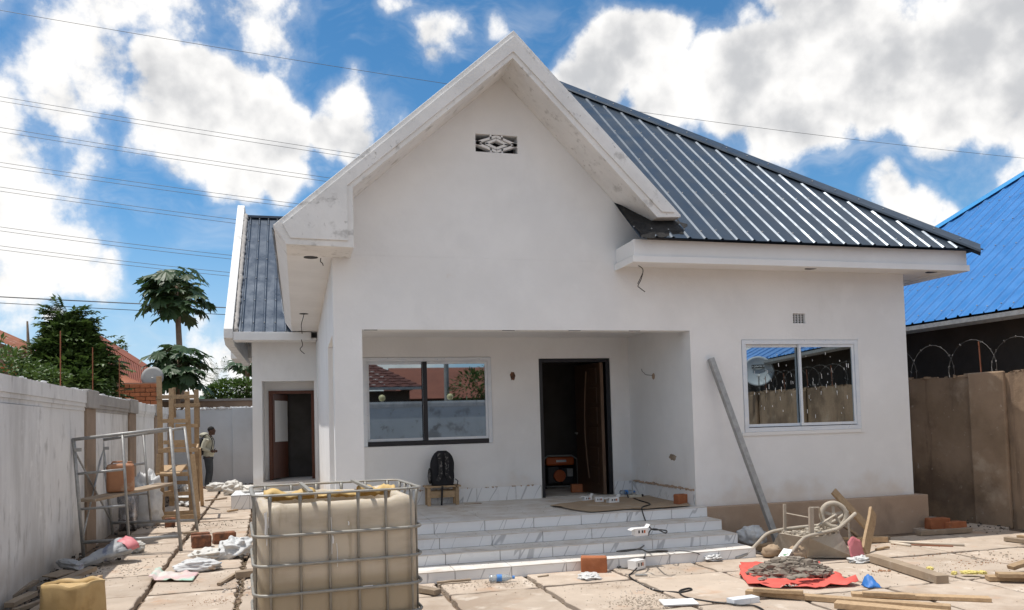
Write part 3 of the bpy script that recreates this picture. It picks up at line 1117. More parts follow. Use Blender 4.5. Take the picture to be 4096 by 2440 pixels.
part(MB().prism([(RY + .2, RZ + .2), (24, RZ + .2), (24, 7.3), (RY + 4.4, 7.3)], 'x', -1.299, -1.25), 'verge_inner_face', M['render_grey'])


# ------------------------------------------------------------------ windows and door
def window(name, x0, x1, z0, z1, y, inset, skin, midx, bottom_black):
    """aluminium slider: outer frame, two sashes, two panes"""
    f = MB()
    fwid = .058
    f.box2((x0, y, z0), (x0 + fwid, y + .09, z1))
    f.box2((x1 - fwid, y, z0), (x1, y + .09, z1))
    f.box2((x0 + fwid, y + .001, z1 - fwid), (x1 - fwid, y + .089, z1))
    if not bottom_black:
        f.box2((x0 + fwid, y + .001, z0), (x1 - fwid, y + .089, z0 + fwid))
    fr = part(f, 'window_frame', skin)
    if bottom_black:
        MB().box2((x0 + fwid, y + .001, z0), (x1 - fwid, y + .089, z0 + fwid * 1.15)).build('bottom_rail', M['alu_black'], fr)
    for i, (a, b, yy) in enumerate(((x0 + fwid, midx + .03, y + .052), (midx - .03, x1 - fwid, y + .015))):
        s = MB()
        w = .038
        za, zb = z0 + fwid * 1.15 + .002, z1 - fwid - .002
        s.box2((a + .002, yy, za), (a + w, yy + .035, zb))
        s.box2((b - w, yy, za), (b - .002, yy + .035, zb))
        s.box2((a + w, yy + .001, za), (b - w, yy + .034, za + w))
        s.box2((a + w, yy + .001, zb - w), (b - w, yy + .034, zb))
        s.build('sash', skin, fr)
        g_ = MB().box2((a + w, yy + .014, za + w), (b - w, yy + .022, zb - w))
        g_.build('pane', M['glass'], fr)
        if bottom_black:
            MB().box2((b - w - .03 if i == 0 else a, yy - .004, za), (b if i == 0 else a + w + .03, yy - .0008, zb)).build('mullion_cover', M['alu_black'], fr)
    return fr


wr = window('window', 5.965, 7.845, 1.455, 2.735, YF - .012, 0, M['film'], 6.90, False)
wl = window('window', .935, 2.895, 1.375, 2.695, YB - .012, 0, M['film'], 1.86, True)
MB().box2((7.845, YF - .016, 1.40), (7.90, YF - .001, 2.75)).build('film_edge', M['plastic_white'], wr)
MB().box2((5.92, YF - .018, 1.405), (7.84, YF - .002, 1.453)).build('sill_strip', M['plastic_white'], wr)

spl = MB()
for i in range(70):
    x, z = rs.uniform(6.1, 7.7), rs.gauss(2.15, .35)
    if not 1.62 < z < 2.55 or abs(x - 6.9) < .06:
        continue
    yy = YF + (.0155 if x > 6.93 else .0525)
    l_ = rs.uniform(.01, .07)
    spl.box((x, yy, z), (rs.uniform(.003, .009), .002, l_), (0, rs.uniform(-.15, .05), 0))
spl.build('paint_splashes', M['plastic_white'], wr, kind='stuff')
dfm = MB()
dfm.box2((3.672, YB + .02, ZP), (3.73, YB + .2, 2.666))
dfm.box2((4.80, YB + .02, ZP), (4.868, YB + .2, 2.666))
dfm.box2((3.73, YB + .02, 2.61), (4.80, YB + .2, 2.666))
part(dfm, 'door_frame', M['alu_black'])
# door leaf swung inwards, hinged at the right jamb
dq = (4.566, 12.800, 1.837)
hA, hB = Vector((4.70, YB - .02, 0)), Vector((dq[0], dq[1], 0))
dleaf = MB()
nrm = Vector(((hB - hA).y, -(hB - hA).x, 0)).normalized()


def dl_bar(mb, u0, u1, z0, z1, w, off=0.0):
    a, b = hA.lerp(hB, u0) - nrm * off, hA.lerp(hB, u1) - nrm * off
    mb.bar((a.x, a.y, (z0 + z1) / 2), (b.x, b.y, (z0 + z1) / 2), w, z1 - z0)


dl_bar(dleaf, 0, 1, ZP + .015, 2.60, .045)
dlo = part(dleaf, 'door_leaf', M['door_wood'], bevel=.004)
for z in (.66, .98, 1.30, 1.62, 1.94, 2.26):
    m2 = MB()
    dl_bar(m2, .12, .42, z, z + .26, .012, .030)
    m2.build('door_panel', M['door_wood'], dlo, bevel=.004)
m2 = MB()
for k in range(13):
    t0, t1 = k / 13, (k + 1) / 13
    u = lambda t: .50 + .12 * math.sin(t * math.pi)
    a, b = hA.lerp(hB, u(t0)) - nrm * .034, hA.lerp(hB, u(t1)) - nrm * .034
    m2.bar((a.x, a.y, ZP + .25 + t0 * 1.75), (b.x, b.y, ZP + .25 + t1 * 1.75), .012, .018, up=nrm)
m2.build('door_moulding', M['worn_wood'], dlo)
m2 = MB()
dl_bar(m2, -.03, -.001, ZP + .015, 2.60, .05)
m2.build('worn_edge', M['worn_wood'], dlo)
MB().tube([hA.lerp(hB, .90) - nrm * .05 + Vector((0, 0, 1.45)), hA.lerp(hB, .90) - nrm * .09 + Vector((0, 0, 1.47)), hA.lerp(hB, .80) - nrm * .09 + Vector((0, 0, 1.47))], .010, 8).build('handle', M['steel'], dlo)

# small fittings ------------------------------------------------------------
for (c, rx, ry) in (((0.179, 9.908, 3.752), .085, .06), ((0.132, 14.944, 3.748), .08, .06)):
    part(MB().lathe([(.001, 0), (rx, 0), (rx, .004)], (c[0], c[1], 3.7465), 20), 'downlight_hole', M['black'])  # flat black disc, the hole's inner shade put into its colour
for (x, y) in ((6.95, 9.60), (9.0, 9.62)):
    part(MB().lathe([(.001, 0), (.085, 0), (.085, .004)], (x, y, 3.7105), 20), 'downlight_hole', M['black'])  # same black disc in place of a shaded opening
for x in (2.55, 3.45, 4.3, .80):
    part(MB().box2((x, YF + .02, 2.8605), (x + .16, YF + .05, 2.8645)), 'beam_slot', M['black'])


def loose_wire(pts, r=.005, name='loose_wire'):
    ps = [Vector(p) for p in pts]
    out = []
    for i in range(len(ps) - 1):
        p0, p1, p2, p3 = ps[max(i - 1, 0)], ps[i], ps[i + 1], ps[min(i + 2, len(ps) - 1)]
        for k in range(6):
            t = k / 6
            out.append(.5 * ((2 * p1) + (p2 - p0) * t + (2 * p0 - 5 * p1 + 4 * p2 - p3) * t * t + (3 * p1 - p0 - 3 * p2 + p3) * t ** 3))
    out.append(ps[-1])
    return MB().tube(out, r, 5)


part(loose_wire([(4.342, 9.600, 3.690), (4.414, 9.620, 3.641), (4.404, 9.660, 3.528), (4.372, 9.700, 3.442), (4.394, 9.700, 3.415), (4.469, 9.700, 3.361)], .006), 'loose_wire', M['cable'])
part(loose_wire([(4.397, 9.600, 3.588), (4.376, 9.650, 3.515), (4.358, 9.680, 3.465)], .005), 'loose_wire', M['cable'])
part(loose_wire([(0.290, 9.700, 3.700), (0.287, 9.720, 3.663), (0.305, 9.740, 3.652), (0.320, 9.760, 3.623)], .006), 'loose_wire', M['cable'])
part(loose_wire([(0.124, 13.500, 3.554), (0.103, 13.500, 3.473), (0.076, 13.500, 3.371), (0.087, 13.600, 3.233)], .006), 'loose_wire', M['cable'])
part(loose_wire([(0.083, 15.500, 3.338), (0.104, 15.500, 3.229), (0.058, 15.500, 3.152), (0.139, 15.500, 3.066)], .007), 'loose_wire', M['cable'])
part(loose_wire([(5.170, 11.443, 2.453), (5.150, 11.379, 2.410), (5.150, 11.304, 2.377), (5.160, 11.270, 2.352), (5.180, 11.073, 2.328)], .004), 'loose_wire', M['cable'])
for c in ((5.190, 11.061, 2.314),):
    part(MB().lathe([(.001, 0), (.05, 0), (.045, .006)], (c[0] - .004, c[1], c[2]), 10, axis=(-1, 0, 0)), 'wall_box_hole', M['plinth'])
c = (3.241, 12.000, 2.396)
part(MB().blob((c[0], YB - .004, c[2]), (.042, .008, .060), 10, 8, .5, 3, 4), 'broken_plaster', M['brick_burnt'])
c = (5.190, 11.379, 1.012)
part(MB().box2((5.180, c[1] - .03, c[2] - .06), (5.189, c[1] + .05, c[2] + .06)), 'wall_socket', M['plastic_white'])
c = (5.190, 10.533, 1.116)
part(MB().blob((5.189, c[1], c[2]), (.003, .10, .04), 10, 8, .6, 3, 9), 'plaster_scar', M['wood_grey'])

# ------------------------------------------------------------------ left boundary wall
def wx(y):
    return -2.87 - .045 * (y - 9.0)


def along(mb, y0, y1, z0, z1, d0, d1):
    """box that follows the left wall's line; d = distance into the yard from its face"""
    vs = []
    for z in (z0, z1):
        for (y, d) in ((y0, d0), (y1, d0), (y1, d1), (y0, d1)):
            vs.append((wx(y) + d, y, z))
    mb.add(vs, [(0, 3, 2, 1), (4, 5, 6, 7), (0, 1, 5, 4), (1, 2, 6, 5), (2, 3, 7, 6), (3, 0, 4, 7)])
    return mb


lw_ = thing('boundary_wall', (wx(12), 12, 0), 'whitewashed boundary wall with brown unpainted pillars along the left side', 'wall', world=True)
PY = [(.8, 1.5), (4.75, 5.45), (8.9 - 4.2 + 4.2, 9.55), (13.06, 13.76), (17.17, 18.05), (21.3, 22.1), (24.3, 25.0)]
PY = [(.9, 1.6), (4.9, 5.6), (13.06, 13.76), (17.17, 18.05), (21.3, 22.1), (24.3, 25.0)]
edges = [-6.4] + [e for p in PY for e in p] + [26.0]
for i in range(0, len(edges), 2):
    along(MB(), edges[i], edges[i + 1], -.07, 2.02, -.18, 0).build('panel', M['whitewash'], lw_)
    hh = rs.uniform(-.01, .012)
    for (z0, z1, d) in ((2.021, 2.075, .012), (2.076, 2.13, .03), (2.131, 2.30 + hh, .045)):
        along(MB(), edges[i] + .003, edges[i + 1] - .003, z0, z1, -.185, d).build('coping', M['whitewash'] if i < 5 or i > 7 else M['render_grey'], lw_)
along(MB(), 8.6, 10.6, -.07, 2.015, .001, .03).build('panel', M['whitewash'], lw_)
for (a, b) in PY:
    along(MB(), a + .002, b - .002, -.07, 2.06, -.185, .035).build('pillar', M['brown_render'], lw_, bevel=.01)
    along(MB(), a - .05, b + .06, 2.061, 2.34, -.20, .075).build('pillar_cap', M['render_grey'], lw_, bevel=.015)
chips = MB()
for i in range(260):
    y = rs.uniform(7, 25)
    chips.rock((wx(y) + rs.uniform(-.15, .02), y, 2.31), rs.uniform(.012, .035), rs)
chips.build('mortar_crumbs', M['whitewash'], lw_, kind='stuff')
rod = MB()
for (px, y, z) in ((0, 15.4, 3.3), (0, 18.4, 3.05), (0, 11.0, 3.4)):
    rod.tube([(wx(y) - .08, y, 2.2), (wx(y) - .06, y + .05, z)], .012, 6)
for p_ in ((-3.503, 12.000, 3.085), (-3.570, 14.200, 3.074), (-3.673, 16.800, 3.069)):
    b = (wx(p_[1]) - .09, p_[1], 2.25)
    MB().tube([b, (p_[0] * .0 + wx(p_[1]) - .09, p_[1], p_[2])], .008, 6).build('reinforcing_rod', M['rust_roof'], lw_)

# ------------------------------------------------------------------ rear walls
bw_ = thing('boundary_wall', (-2.2, 26.1, 0), 'pale blue-grey rear wall behind the standing man', 'wall', world=True)
MB().box2((-3.7, 26.0, -.07), (.2, 26.2, 2.30)).build('panel', M['bluewash'], bw_)
MB().box2((-1.95, 25.93, -.07), (.1, 25.999, 2.34)).build('panel', M['bluewash'], bw_, bevel=.01)
cr = MB()
for i in range(120):
    cr.rock((rs.uniform(-3.6, -.8), 26.0 + rs.uniform(-.03, .1), 2.32 + rs.uniform(0, .03)), rs.uniform(.02, .06), rs)
cr.build('rough_top', M['whitewash'], bw_, kind='stuff')
fw_ = thing('far_wall', (-1.5, 31.0, 0), 'plain brown wall with flat capping seen above the rear wall', 'wall', world=True)
MB().box2((-6.0, 31.0, -.07), (3.0, 31.2, 2.72)).build('panel', M['brown_render'], fw_)
MB().box2((-6.0, 30.95, 2.722), (3.0, 31.25, 2.80)).build('capping', M['render_grey'], fw_)

# ------------------------------------------------------------------ right boundary wall
rwall = thing('boundary_wall', (9.9, 10.5, 0), 'stained brown boundary wall with razor wire along the right side', 'wall', world=True)
RWP = [(9.75, 24.0), (9.75, 11.0), (9.955, 10.02), (12.46, -.70), (13.7, -6.2)]


def rw_at(y):
    for (a, b) in zip(RWP[:-1], RWP[1:]):
        if b[1] <= y <= a[1]:
            t = (y - b[1]) / (a[1] - b[1])
            return b[0] + (a[0] - b[0]) * t
    return RWP[-1][0]


RNG2 = random.Random(3)
for (a, b) in zip(RWP[:-1], RWP[1:]):
    n = max(2, int(abs(a[1] - b[1]) / .25))
    vs, fs = [], []
    for i in range(n + 1):
        t = i / n
        x, y = a[0] + (b[0] - a[0]) * t, a[1] + (b[1] - a[1]) * t
        z = 2.20 + .10 * max(0, min(1, (10 - y) / 10)) + RNG2.uniform(-.012, .012)
        vs += [(x, y, -.07), (x, y, z), (x + .2, y, z - .005), (x + .2, y, -.07)]
    for i in range(n):
        for k in range(4):
            k2 = (k + 1) % 4
            fs.append((i * 4 + k, i * 4 + k2, i * 4 + 4 + k2, i * 4 + 4 + k))
    fs += [(0, 1, 2, 3), (n * 4 + 3, n * 4 + 2, n * 4 + 1, n * 4)]
    MB().add(vs, fs).build('panel', M['mudwall'], rwall)
for yc in (9.72, 6.4, 3.3, 0.2, -3.0):
    x = rw_at(yc)
    d = Vector((12.46 - 9.955, -.70 - 10.02, 0)).normalized()
    nrm_ = Vector((d.y, -d.x, 0))
    c0 = Vector((x, yc, 0))
    q = [c0 - d * .27 - nrm_ * -.02, c0 + d * .27 - nrm_ * -.02, c0 + d * .27 + nrm_ * .09, c0 - d * .27 + nrm_ * .09]
    mb = MB()
    mb.add([(p.x, p.y, -.07) for p in q] + [(p.x, p.y, 2.24) for p in q], [(0, 3, 2, 1), (4, 5, 6, 7), (0, 1, 5, 4), (1, 2, 6, 5), (2, 3, 7, 6), (3, 0, 4, 7)])
    mb.build('pillar', M['mudwall'], rwall, bevel=.02)
cr = MB()
for i in range(420):
    y = rs.uniform(-5, 14)
    cr.rock((rw_at(y) + rs.uniform(-.02, .15), y, 2.205 + .1 * max(0, min(1, (10 - y) / 10))), rs.uniform(.015, .05), rs)
cr.build('rough_top', M['mudwall'], rwall, kind='stuff')
# razor wire coil on the wall
M['wire_dull'] = mat('dull_razor_wire', (.20, .19, .18), (.12, .11, .10), 9, rough=.6)
coil, barb = MB(), MB()
pts = []
y = 13.0
turn = .66
n = 0
while y > -2.5:
    for k in range(20):
        a = 2 * math.pi * k / 20
        yy = y - turn * k / 20
        zc = 2.45 + .10 * max(0, min(1, (10 - yy) / 10)) + .03 * math.sin(yy * 2.1)
        rr_ = .27 + .03 * math.sin(yy * 1.3)
        pts.append((rw_at(yy) + .09 + rr_ * .25 * math.sin(a), yy + rr_ * math.sin(a), zc - rr_ * math.cos(a)))
        if k % 2 == 0:
            barb.box(pts[-1], (.035, .012, .012), (rs.uniform(0, 3), rs.uniform(0, 3), rs.uniform(0, 3)))
    y -= turn
coil.tube(pts, .0032, 4)
rz = thing('razor_wire', (rw_at(9.0) + .09, 9.0, 2.2), 'coiled razor wire on top of the brown boundary wall', 'razor wire', world=True)
coil.build('coil', M['wire_dull'], rz)
barb.build('barbs', M['wire_dull'], rz, kind='stuff')
for yy in (11.2, 9.9, 8.6, 7.3, 6.0, 4.7, 3.4, 2.1, .8):
    x = rw_at(yy) + .1
    MB().bar((x, yy, 2.18), (x - .02, yy, 2.72), .014, .014, up=(0, 1, 0)).build('picket', M['rust_roof'], rz)

# ------------------------------------------------------------------ blue-roofed houses beyond the right wall
def blue_house(loc, e0, e1, z, slope, depth, hip_far, label, pitch=.235, wall_off=.65):
    """eave runs from e0 (far) to e1 (near); the roof rises away from the yard"""
    h = thing('neighbour_house', loc, label, 'house', world=True)
    e0, e1 = Vector(e0), Vector(e1)
    d = (e1 - e0)
    Lh = d.length
    d.normalize()
    u = Vector((-d.y, d.x))
    if u.x < 0:
        u = -u
    def P(s, t, dz):
        b = e0 + d * s + u * t
        return (b.x, b.y, z + slope * t + dz)
    k = 0
    n_sheet = math.ceil(Lh / (4 * pitch))
    for i in range(n_sheet):
        a, b = i * 4 * pitch, min((i + 1) * 4 * pitch, Lh)
        pf = rib_profile(a, b, pitch, .03, .03)
        mb = MB()
        roof_sheet(mb, pf, P, (lambda s: max(.02, min(depth, s))) if hip_far else (lambda s: depth), 3, .006)
        mb.build('roof_sheet', M['blue_roof'], h)
    if hip_far:
        cp = MB()
        cp.add([P(-.03, -.03, .06), P(depth, depth, .06), P(depth + .26, depth, .055), P(.26, -.03, .055)], [(0, 1, 2, 3)])
        cp.add([P(-.03, -.03, .062), P(depth, depth, .062), P(depth - .2, depth, -.02), P(-.2, -.03, -.02)], [(0, 3, 2, 1)])
        cp.build('hip_cap', M['blue_cap'], h, solid=.006)
        cp = MB()
        cp.bar(P(depth, depth, .04), P(Lh, depth, .04), .28, .03)
        cp.build('ridge_cap', M['blue_roof'], h)
        mb = MB()
        far = e0 + u * (2 * depth)
        mb.add([P(0, 0, 0), P(depth, depth, 0), (far.x, far.y, z)], [(0, 1, 2)])
        mb.build('hip_end_sheet', M['blue_roof'], h)
    sc3 = MB()
    for i in range(int(Lh / pitch)):
        for t in (.12, .9, 1.7, 2.5, 3.3, 4.1):
            if not hip_far or t < i * pitch - .15:
                sc3.lathe([(.013, 0), (.013, .008), (.006, .013)], P(i * pitch, t + rs.uniform(-.05, .05), .032), 6)
    sc3.build('screws', M['steel'], h, kind='stuff')
    gt = MB()
    for s0, s1 in ((0, Lh),):
        prof = [(-.11, -.02), (-.115, -.09), (-.075, -.135), (-.02, -.135), (.0, -.04)]
        vs = []
        for s in (s0, s1):
            for (t, dz) in prof:
                b = e0 + d * s + u * t
                vs.append((b.x, b.y, z + dz - .03))
        gt.add(vs, [(i, i + 1, i + 6, i + 5) for i in range(4)])
    gt.build('gutter', M['steel'], h, solid=.006)
    wq = MB()
    a, b = e0 + u * wall_off + d * .6, e1 + u * wall_off
    wq.add([(a.x, a.y, -.07), (b.x, b.y, -.07), (b.x, b.y, z + slope * wall_off - .06), (a.x, a.y, z + slope * wall_off - .06)], [(0, 1, 2, 3)])
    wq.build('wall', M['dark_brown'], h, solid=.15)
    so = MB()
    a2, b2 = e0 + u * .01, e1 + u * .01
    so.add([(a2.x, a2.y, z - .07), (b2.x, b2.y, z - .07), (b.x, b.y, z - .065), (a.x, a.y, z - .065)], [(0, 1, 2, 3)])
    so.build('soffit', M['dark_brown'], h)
    return h


M['blue_cap'] = mat('light_blue_cap', (.06, .30, .60), (.05, .26, .54), 2, rough=.35, spec=.6)
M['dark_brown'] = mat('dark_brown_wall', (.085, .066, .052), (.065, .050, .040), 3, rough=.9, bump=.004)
blue_house((10.9, 12, 0), (10.06, 16.75), (10.70, 6.4), 3.2, .79, 5.0, True, 'brown neighbouring house with bright blue ribbed roof beyond the right wall')
blue_house((12.4, 1, 0), (11.35, 5.8), (13.55, -4.6), 3.22, .5, 3.2, False, 'low building with blue sheet roof reflected in the right window')

# dish on the right wall (seen in the window's reflection)
dish = thing('satellite_dish', (12.30, .45, 2.3), 'grey satellite dish with dark name plate reflected in the right window', 'satellite dish', world=True)
dc = Vector((12.22, .42, 2.86))
dn = Vector((-.50, .84, .20)).normalized()
M['dish'] = mat('dish_grey', (.52, .55, .57), (.46, .49, .51), 3, rough=.5)
prof = [(.001, .0)] + [(.42 * k / 8, .10 * (k / 8) ** 2) for k in range(1, 9)] + [(.42, .085), (.22, .012), (.001, -.02)]
MB().lathe(prof, dc, 36, axis=dn).build('reflector', M['dish'], dish, smooth=True)
rt = Vector((0, 0, 1)).cross(dn).normalized()
up_ = dn.cross(rt)
pc = dc + dn * .062 + up_ * .14
MB().box(pc, (.30, .008, .085), None).v
pm = MB()
pm.add([pc + rt * (sx * .165) + up_ * (sz * .05) + dn * (sy * .004) for sx in (-1, 1) for sy in (-1, 1) for sz in (-1, 1)],
       [(0, 1, 3, 2), (4, 6, 7, 5), (0, 4, 5, 1), (2, 3, 7, 6), (0, 2, 6, 4), (1, 5, 7, 3)])
plate = pm.build('name_plate', M['black'], dish)


def text_mesh(s, size, origin, right, up, name, m, parent):
    cu = bpy.data.curves.new(name, 'FONT')
    cu.body = s
    cu.size = size
    cu.align_x = 'CENTER'
    cu.align_y = 'CENTER'
    cu.extrude = .0015
    cu.resolution_u = 3
    tmp = bpy.data.objects.new(name, cu)
    COL.objects.link(tmp)
    dg = bpy.context.evaluated_depsgraph_get()
    dg.update()
    me = bpy.data.meshes.new_from_object(tmp.evaluated_get(dg))
    bpy.data.objects.remove(tmp)
    me.name = name
    r_, u_ = Vector(right).normalized(), Vector(up).normalized()
    n_ = r_.cross(u_)
    mm = Matrix((r_, u_, n_)).transposed().to_4x4()
    mm.translation = Vector(origin)
    me.transform(mm)
    me.materials.clear()
    me.materials.append(m)
    o = bpy.data.objects.new(name, me)
    COL.objects.link(o)
    o.parent = parent
    if parent.name in ROOT:
        o.matrix_parent_inverse = ROOT[parent.name].inverted()
    return o


text_mesh('CANAL+', .085, pc + dn * .006, rt, up_, 'lettering', M['plastic_white'], plate)
MB().tube([dc - up_ * .40 + dn * .08, dc - up_ * .22 + dn * .40], .014, 8).build('feed_arm', M['steel'], dish)
MB().lathe([(.03, 0), (.035, .03), (.02, .10)], dc - up_ * .20 + dn * .43, 12, axis=-dn).build('receiver', M['plastic_white'], dish)
MB().tube([dc - dn * .02, dc - dn * .10, (12.32, .35, 2.2)], .02, 8).build('mast', M['steel'], dish)

# ------------------------------------------------------------------ front boundary, house and greenery behind the camera (mirrored in the panes)
fwl = thing('boundary_wall', (4, -6.6, 0), 'stained whitewashed front wall mirrored in the porch window', 'wall', world=True)
MB().box2((-2.1, -6.8, -.07), (13.4, -6.6, 2.34)).build('panel', M['whitewash_stained'] if 'whitewash_stained' in M else M['whitewash'], fwl)
for z0, z1, d in ((2.341, 2.40, .02), (2.401, 2.46, .035), (2.461, 2.55, .05)):
    MB().box2((-2.1, -6.8 - d, z0), (13.4, -6.6 + d, z1)).build('coping', M['whitewash'], fwl)
M['globe'] = mat('globe_cream', (.62, .55, .30), (.55, .48, .25), 4, rough=.4)
for i, x in enumerate((3.12, 5.75)):
    gl = thing('globe_lamp', (x, -6.7, 2.55), ('cream globe lamp on the front wall, left one in the porch window', 'cream globe lamp on the front wall, right one in the porch window')[i], 'lamp', 'globe lamps on the front wall')
    MB().lathe([(.05, 0), (.05, .03)], (0, 0, 0), 12).build('base', M['steel'], gl)
    pr_ = [(.13 * math.sin(math.pi * k / 12) + .0005, .155 - .13 * math.cos(math.pi * k / 12)) for k in range(13)]
    MB().lathe(pr_, (0, 0, 0), 20).build('globe', M['globe'], gl, smooth=True)
nh = thing('neighbour_house', (2, -15, 0), 'low house with dark red tiled roof mirrored in the porch window', 'house', world=True)
MB().box2((-7, -18, -.07), (4.9, -12, 3.2)).build('wall', M['dark_brown'], nh)
M['tile_roof'] = mat('dark_red_tile', (.12, .035, .024), (.085, .026, .02), 6, rough=.7, layers=(((.20, .09, .06), 9, .62, .74, .5),))
rows = 11
tr = MB()
for r_ in range(rows):
    t0, t1 = r_ / rows, (r_ + 1) / rows
    za, zb = 3.34 + 1.5 * t0, 3.34 + 1.5 * t1
    ya, yb_ = -11.4 - 3.2 * t0, -11.4 - 3.2 * t1
    xr0, xr1 = 5.4 - 2.4 * t0, 5.4 - 2.4 * t1
    n = 48
    vs, fs = [], []
    for i in range(n + 1):
        x = -8 + (xr0 + 8) * i / n
        x2 = -8 + (xr1 + 8) * i / n
        w_ = .02 * math.cos(i * math.pi)
        vs += [(x, ya, za + .035 + w_), (x2, yb_, zb + w_), (x, ya, za)]
    for i in range(n):
        fs += [(i * 3, i * 3 + 3, i * 3 + 4, i * 3 + 1), (i * 3 + 2, i * 3 + 5, i * 3 + 3, i * 3)]
    tr.add(vs, fs)
tr.build('tile_roof', M['tile_roof'], nh)
MB().add([(5.4, -11.4, 3.34), (3.0, -14.6, 4.84), (5.4, -18, 3.34)], [(0, 1, 2)]).build('hip_end', M['tile_roof'], nh)
MB().box2((-8, -11.42, 3.22), (5.4, -11.30, 3.335)).build('gutter', M['steel'], nh)
nh2 = thing('neighbour_house', (14, -24, 0), 'long low house with red-brown roof far behind the front wall', 'house', world=True)
MB().box2((6, -30, -.07), (24, -22, 3.1)).build('wall', M['dark_brown'], nh2)
MB().prism([(-31, 3.1), (-21, 3.1), (-26, 5.2)], 'x', 5.5, 25).build('roof', M['red_roof'], nh2)
pole = thing('utility_pole', (6.3, -10.4, 0), 'grey utility pole behind the front wall', 'pole', world=True)
MB().tube([(6.3, -10.4, -.07), (6.3, -10.4, 9)], [.12, .09], 12).build('shaft', M['render_grey'], pole)
MB().bar((5.6, -10.4, 8.5), (7.0, -10.4, 8.5), .08, .1).build('crossarm', M['wood_grey'], pole)


# ------------------------------------------------------------------ foliage
def foliage(name, c1, c2, rough=.5):
    m = mat(name, c1, c2, 2.5, rough=rough, spec=.5)
    nt = m.node_tree
    p = nt.nodes['Principled BSDF']
    N, LK = nt.nodes.new, nt.links.new
    tr_ = N('ShaderNodeBsdfTranslucent')
    LK(p.inputs['Base Color'].links[0].from_socket, tr_.inputs['Color'])
    mx = N('ShaderNodeMixShader')
    mx.inputs[0].default_value = .28
    LK(p.outputs[0], mx.inputs[1])
    LK(tr_.outputs[0], mx.inputs[2])
    LK(mx.outputs[0], nt.nodes['Material Output'].inputs['Surface'])
    return m


M['leaf_dark'] = foliage('dark_green_leaf', (.042, .080, .018), (.095, .15, .035))
M['leaf_papaya'] = foliage('papaya_leaf', (.030, .068, .022), (.052, .098, .034))
M['leaf_lime'] = foliage('light_green_leaf', (.060, .115, .022), (.09, .15, .03))
M['bark'] = mat('bark', (.16, .12, .09), (.11, .08, .06), 6, rough=.95, bump=.01, bscale=20)
M['bark_pale'] = mat('papaya_bark', (.27, .20, .15), (.20, .15, .11), 7, rough=.95, bump=.008, bscale=24)


def leaflet(mb, p, d, n, L, w):
    """pointed folded leaf: 4 triangles"""
    s = d.cross(n)
    if s.length < 1e-5:
        s = d.orthogonal()
    s.normalize()
    up = s.cross(d).normalized()
    m = p + d * L * .45
    t = p + d * L - up * L * .15
    mb.add([p, m + s * w + up * w * .25, t, m - s * w + up * w * .25, m - up * w * .12], [(0, 4, 1), (4, 2, 1), (0, 3, 4), (4, 3, 2)])


def rvec(rg):
    while True:
        v = Vector((rg.uniform(-1, 1), rg.uniform(-1, 1), rg.uniform(-1, 1)))
        if .05 < v.length < 1:
            return v


def frond_crown(mb, clumps, rg, L=.40, leaf=.11, pairs=7, w=.024, droop=.5):
    """pinnate sprays standing out of clumps (centre, radii, count)"""
    for (c, r, n) in clumps:
        c = Vector(c)
        for i in range(n):
            v = rvec(rg)
            v2 = v.normalized() * (v.length ** .45)
            p = c + Vector((v2.x * r[0], v2.y * r[1], v2.z * r[2]))
            d = (Vector((v2.x, v2.y, v2.z * .6 + .25)).normalized() + rvec(rg) * .5).normalized()
            Lf = L * rg.uniform(.6, 1.15)
            q = p.copy()
            for k in range(pairs):
                t = k / pairs
                dd = (d + Vector((0, 0, -droop * t))).normalized()
                q = q + dd * (Lf / pairs)
                side = dd.cross(Vector((0, 0, 1)))
                if side.length < .01:
                    side = Vector((1, 0, 0))
                side.normalize()
                for sgn in (-1, 1):
                    ld = (side * sgn + dd * .55 + Vector((0, 0, -.15))).normalized()
                    leaflet(mb, q, ld, Vector((0, 0, 1)), leaf * rg.uniform(.8, 1.1), w)
            leaflet(mb, q, dd, Vector((0, 0, 1)), leaf, w)


def leafy_crown(mb, clumps, rg, leaf=.12, w=.035):
    for (c, r, n) in clumps:
        c = Vector(c)
        for i in range(n):
            v = rvec(rg)
            v2 = v.normalized() * (v.length ** .5)
            p = c + Vector((v2.x * r[0], v2.y * r[1], v2.z * r[2]))
            d = (v2.normalized() + rvec(rg) * .8 + Vector((0, 0, -.1))).normalized()
            leaflet(mb, p, d, (Vector((0, 0, 1)) + rvec(rg) * .6).normalized(), leaf * rg.uniform(.7, 1.3), w * rg.uniform(.8, 1.2))


def papaya_leaf(mb, base, d, up, size, rg):
    """palmate leaf of seven toothed lobes"""
    d = d.normalized()
    s = d.cross(up).normalized()
    n = s.cross(d).normalized()
    for k in range(-3, 4):
        a = k * rad(42)
        ld = (d * math.cos(a) + s * math.sin(a) - n * (.12 + .10 * abs(k))).normalized()
        ls = ld.cross(n).normalized()
        Lk = size * (1.0 - .11 * abs(k)) * rg.uniform(.88, 1.1)
        m1, m2 = base + ld * Lk * .42, base + ld * Lk * .68
        w1, w2 = Lk * .17, Lk * .24
        tip = base + ld * Lk - n * Lk * .10
        pts = [base, m1 + ls * w1, m2 + ls * w2 + ld * Lk * .08, m2 + ls * w1 * .6 + ld * Lk * .04, tip, m2 - ls * w1 * .6 + ld * Lk * .04, m2 - ls * w2 + ld * Lk * .08, m1 - ls * w1, m1 - n * .01, m2 - n * .02]
        mb.add(pts, [(0, 8, 1), (8, 9, 3, 1), (1, 3, 2), (9, 4, 3), (0, 7, 8), (7, 5, 9, 8), (7, 6, 5), (9, 5, 4)])


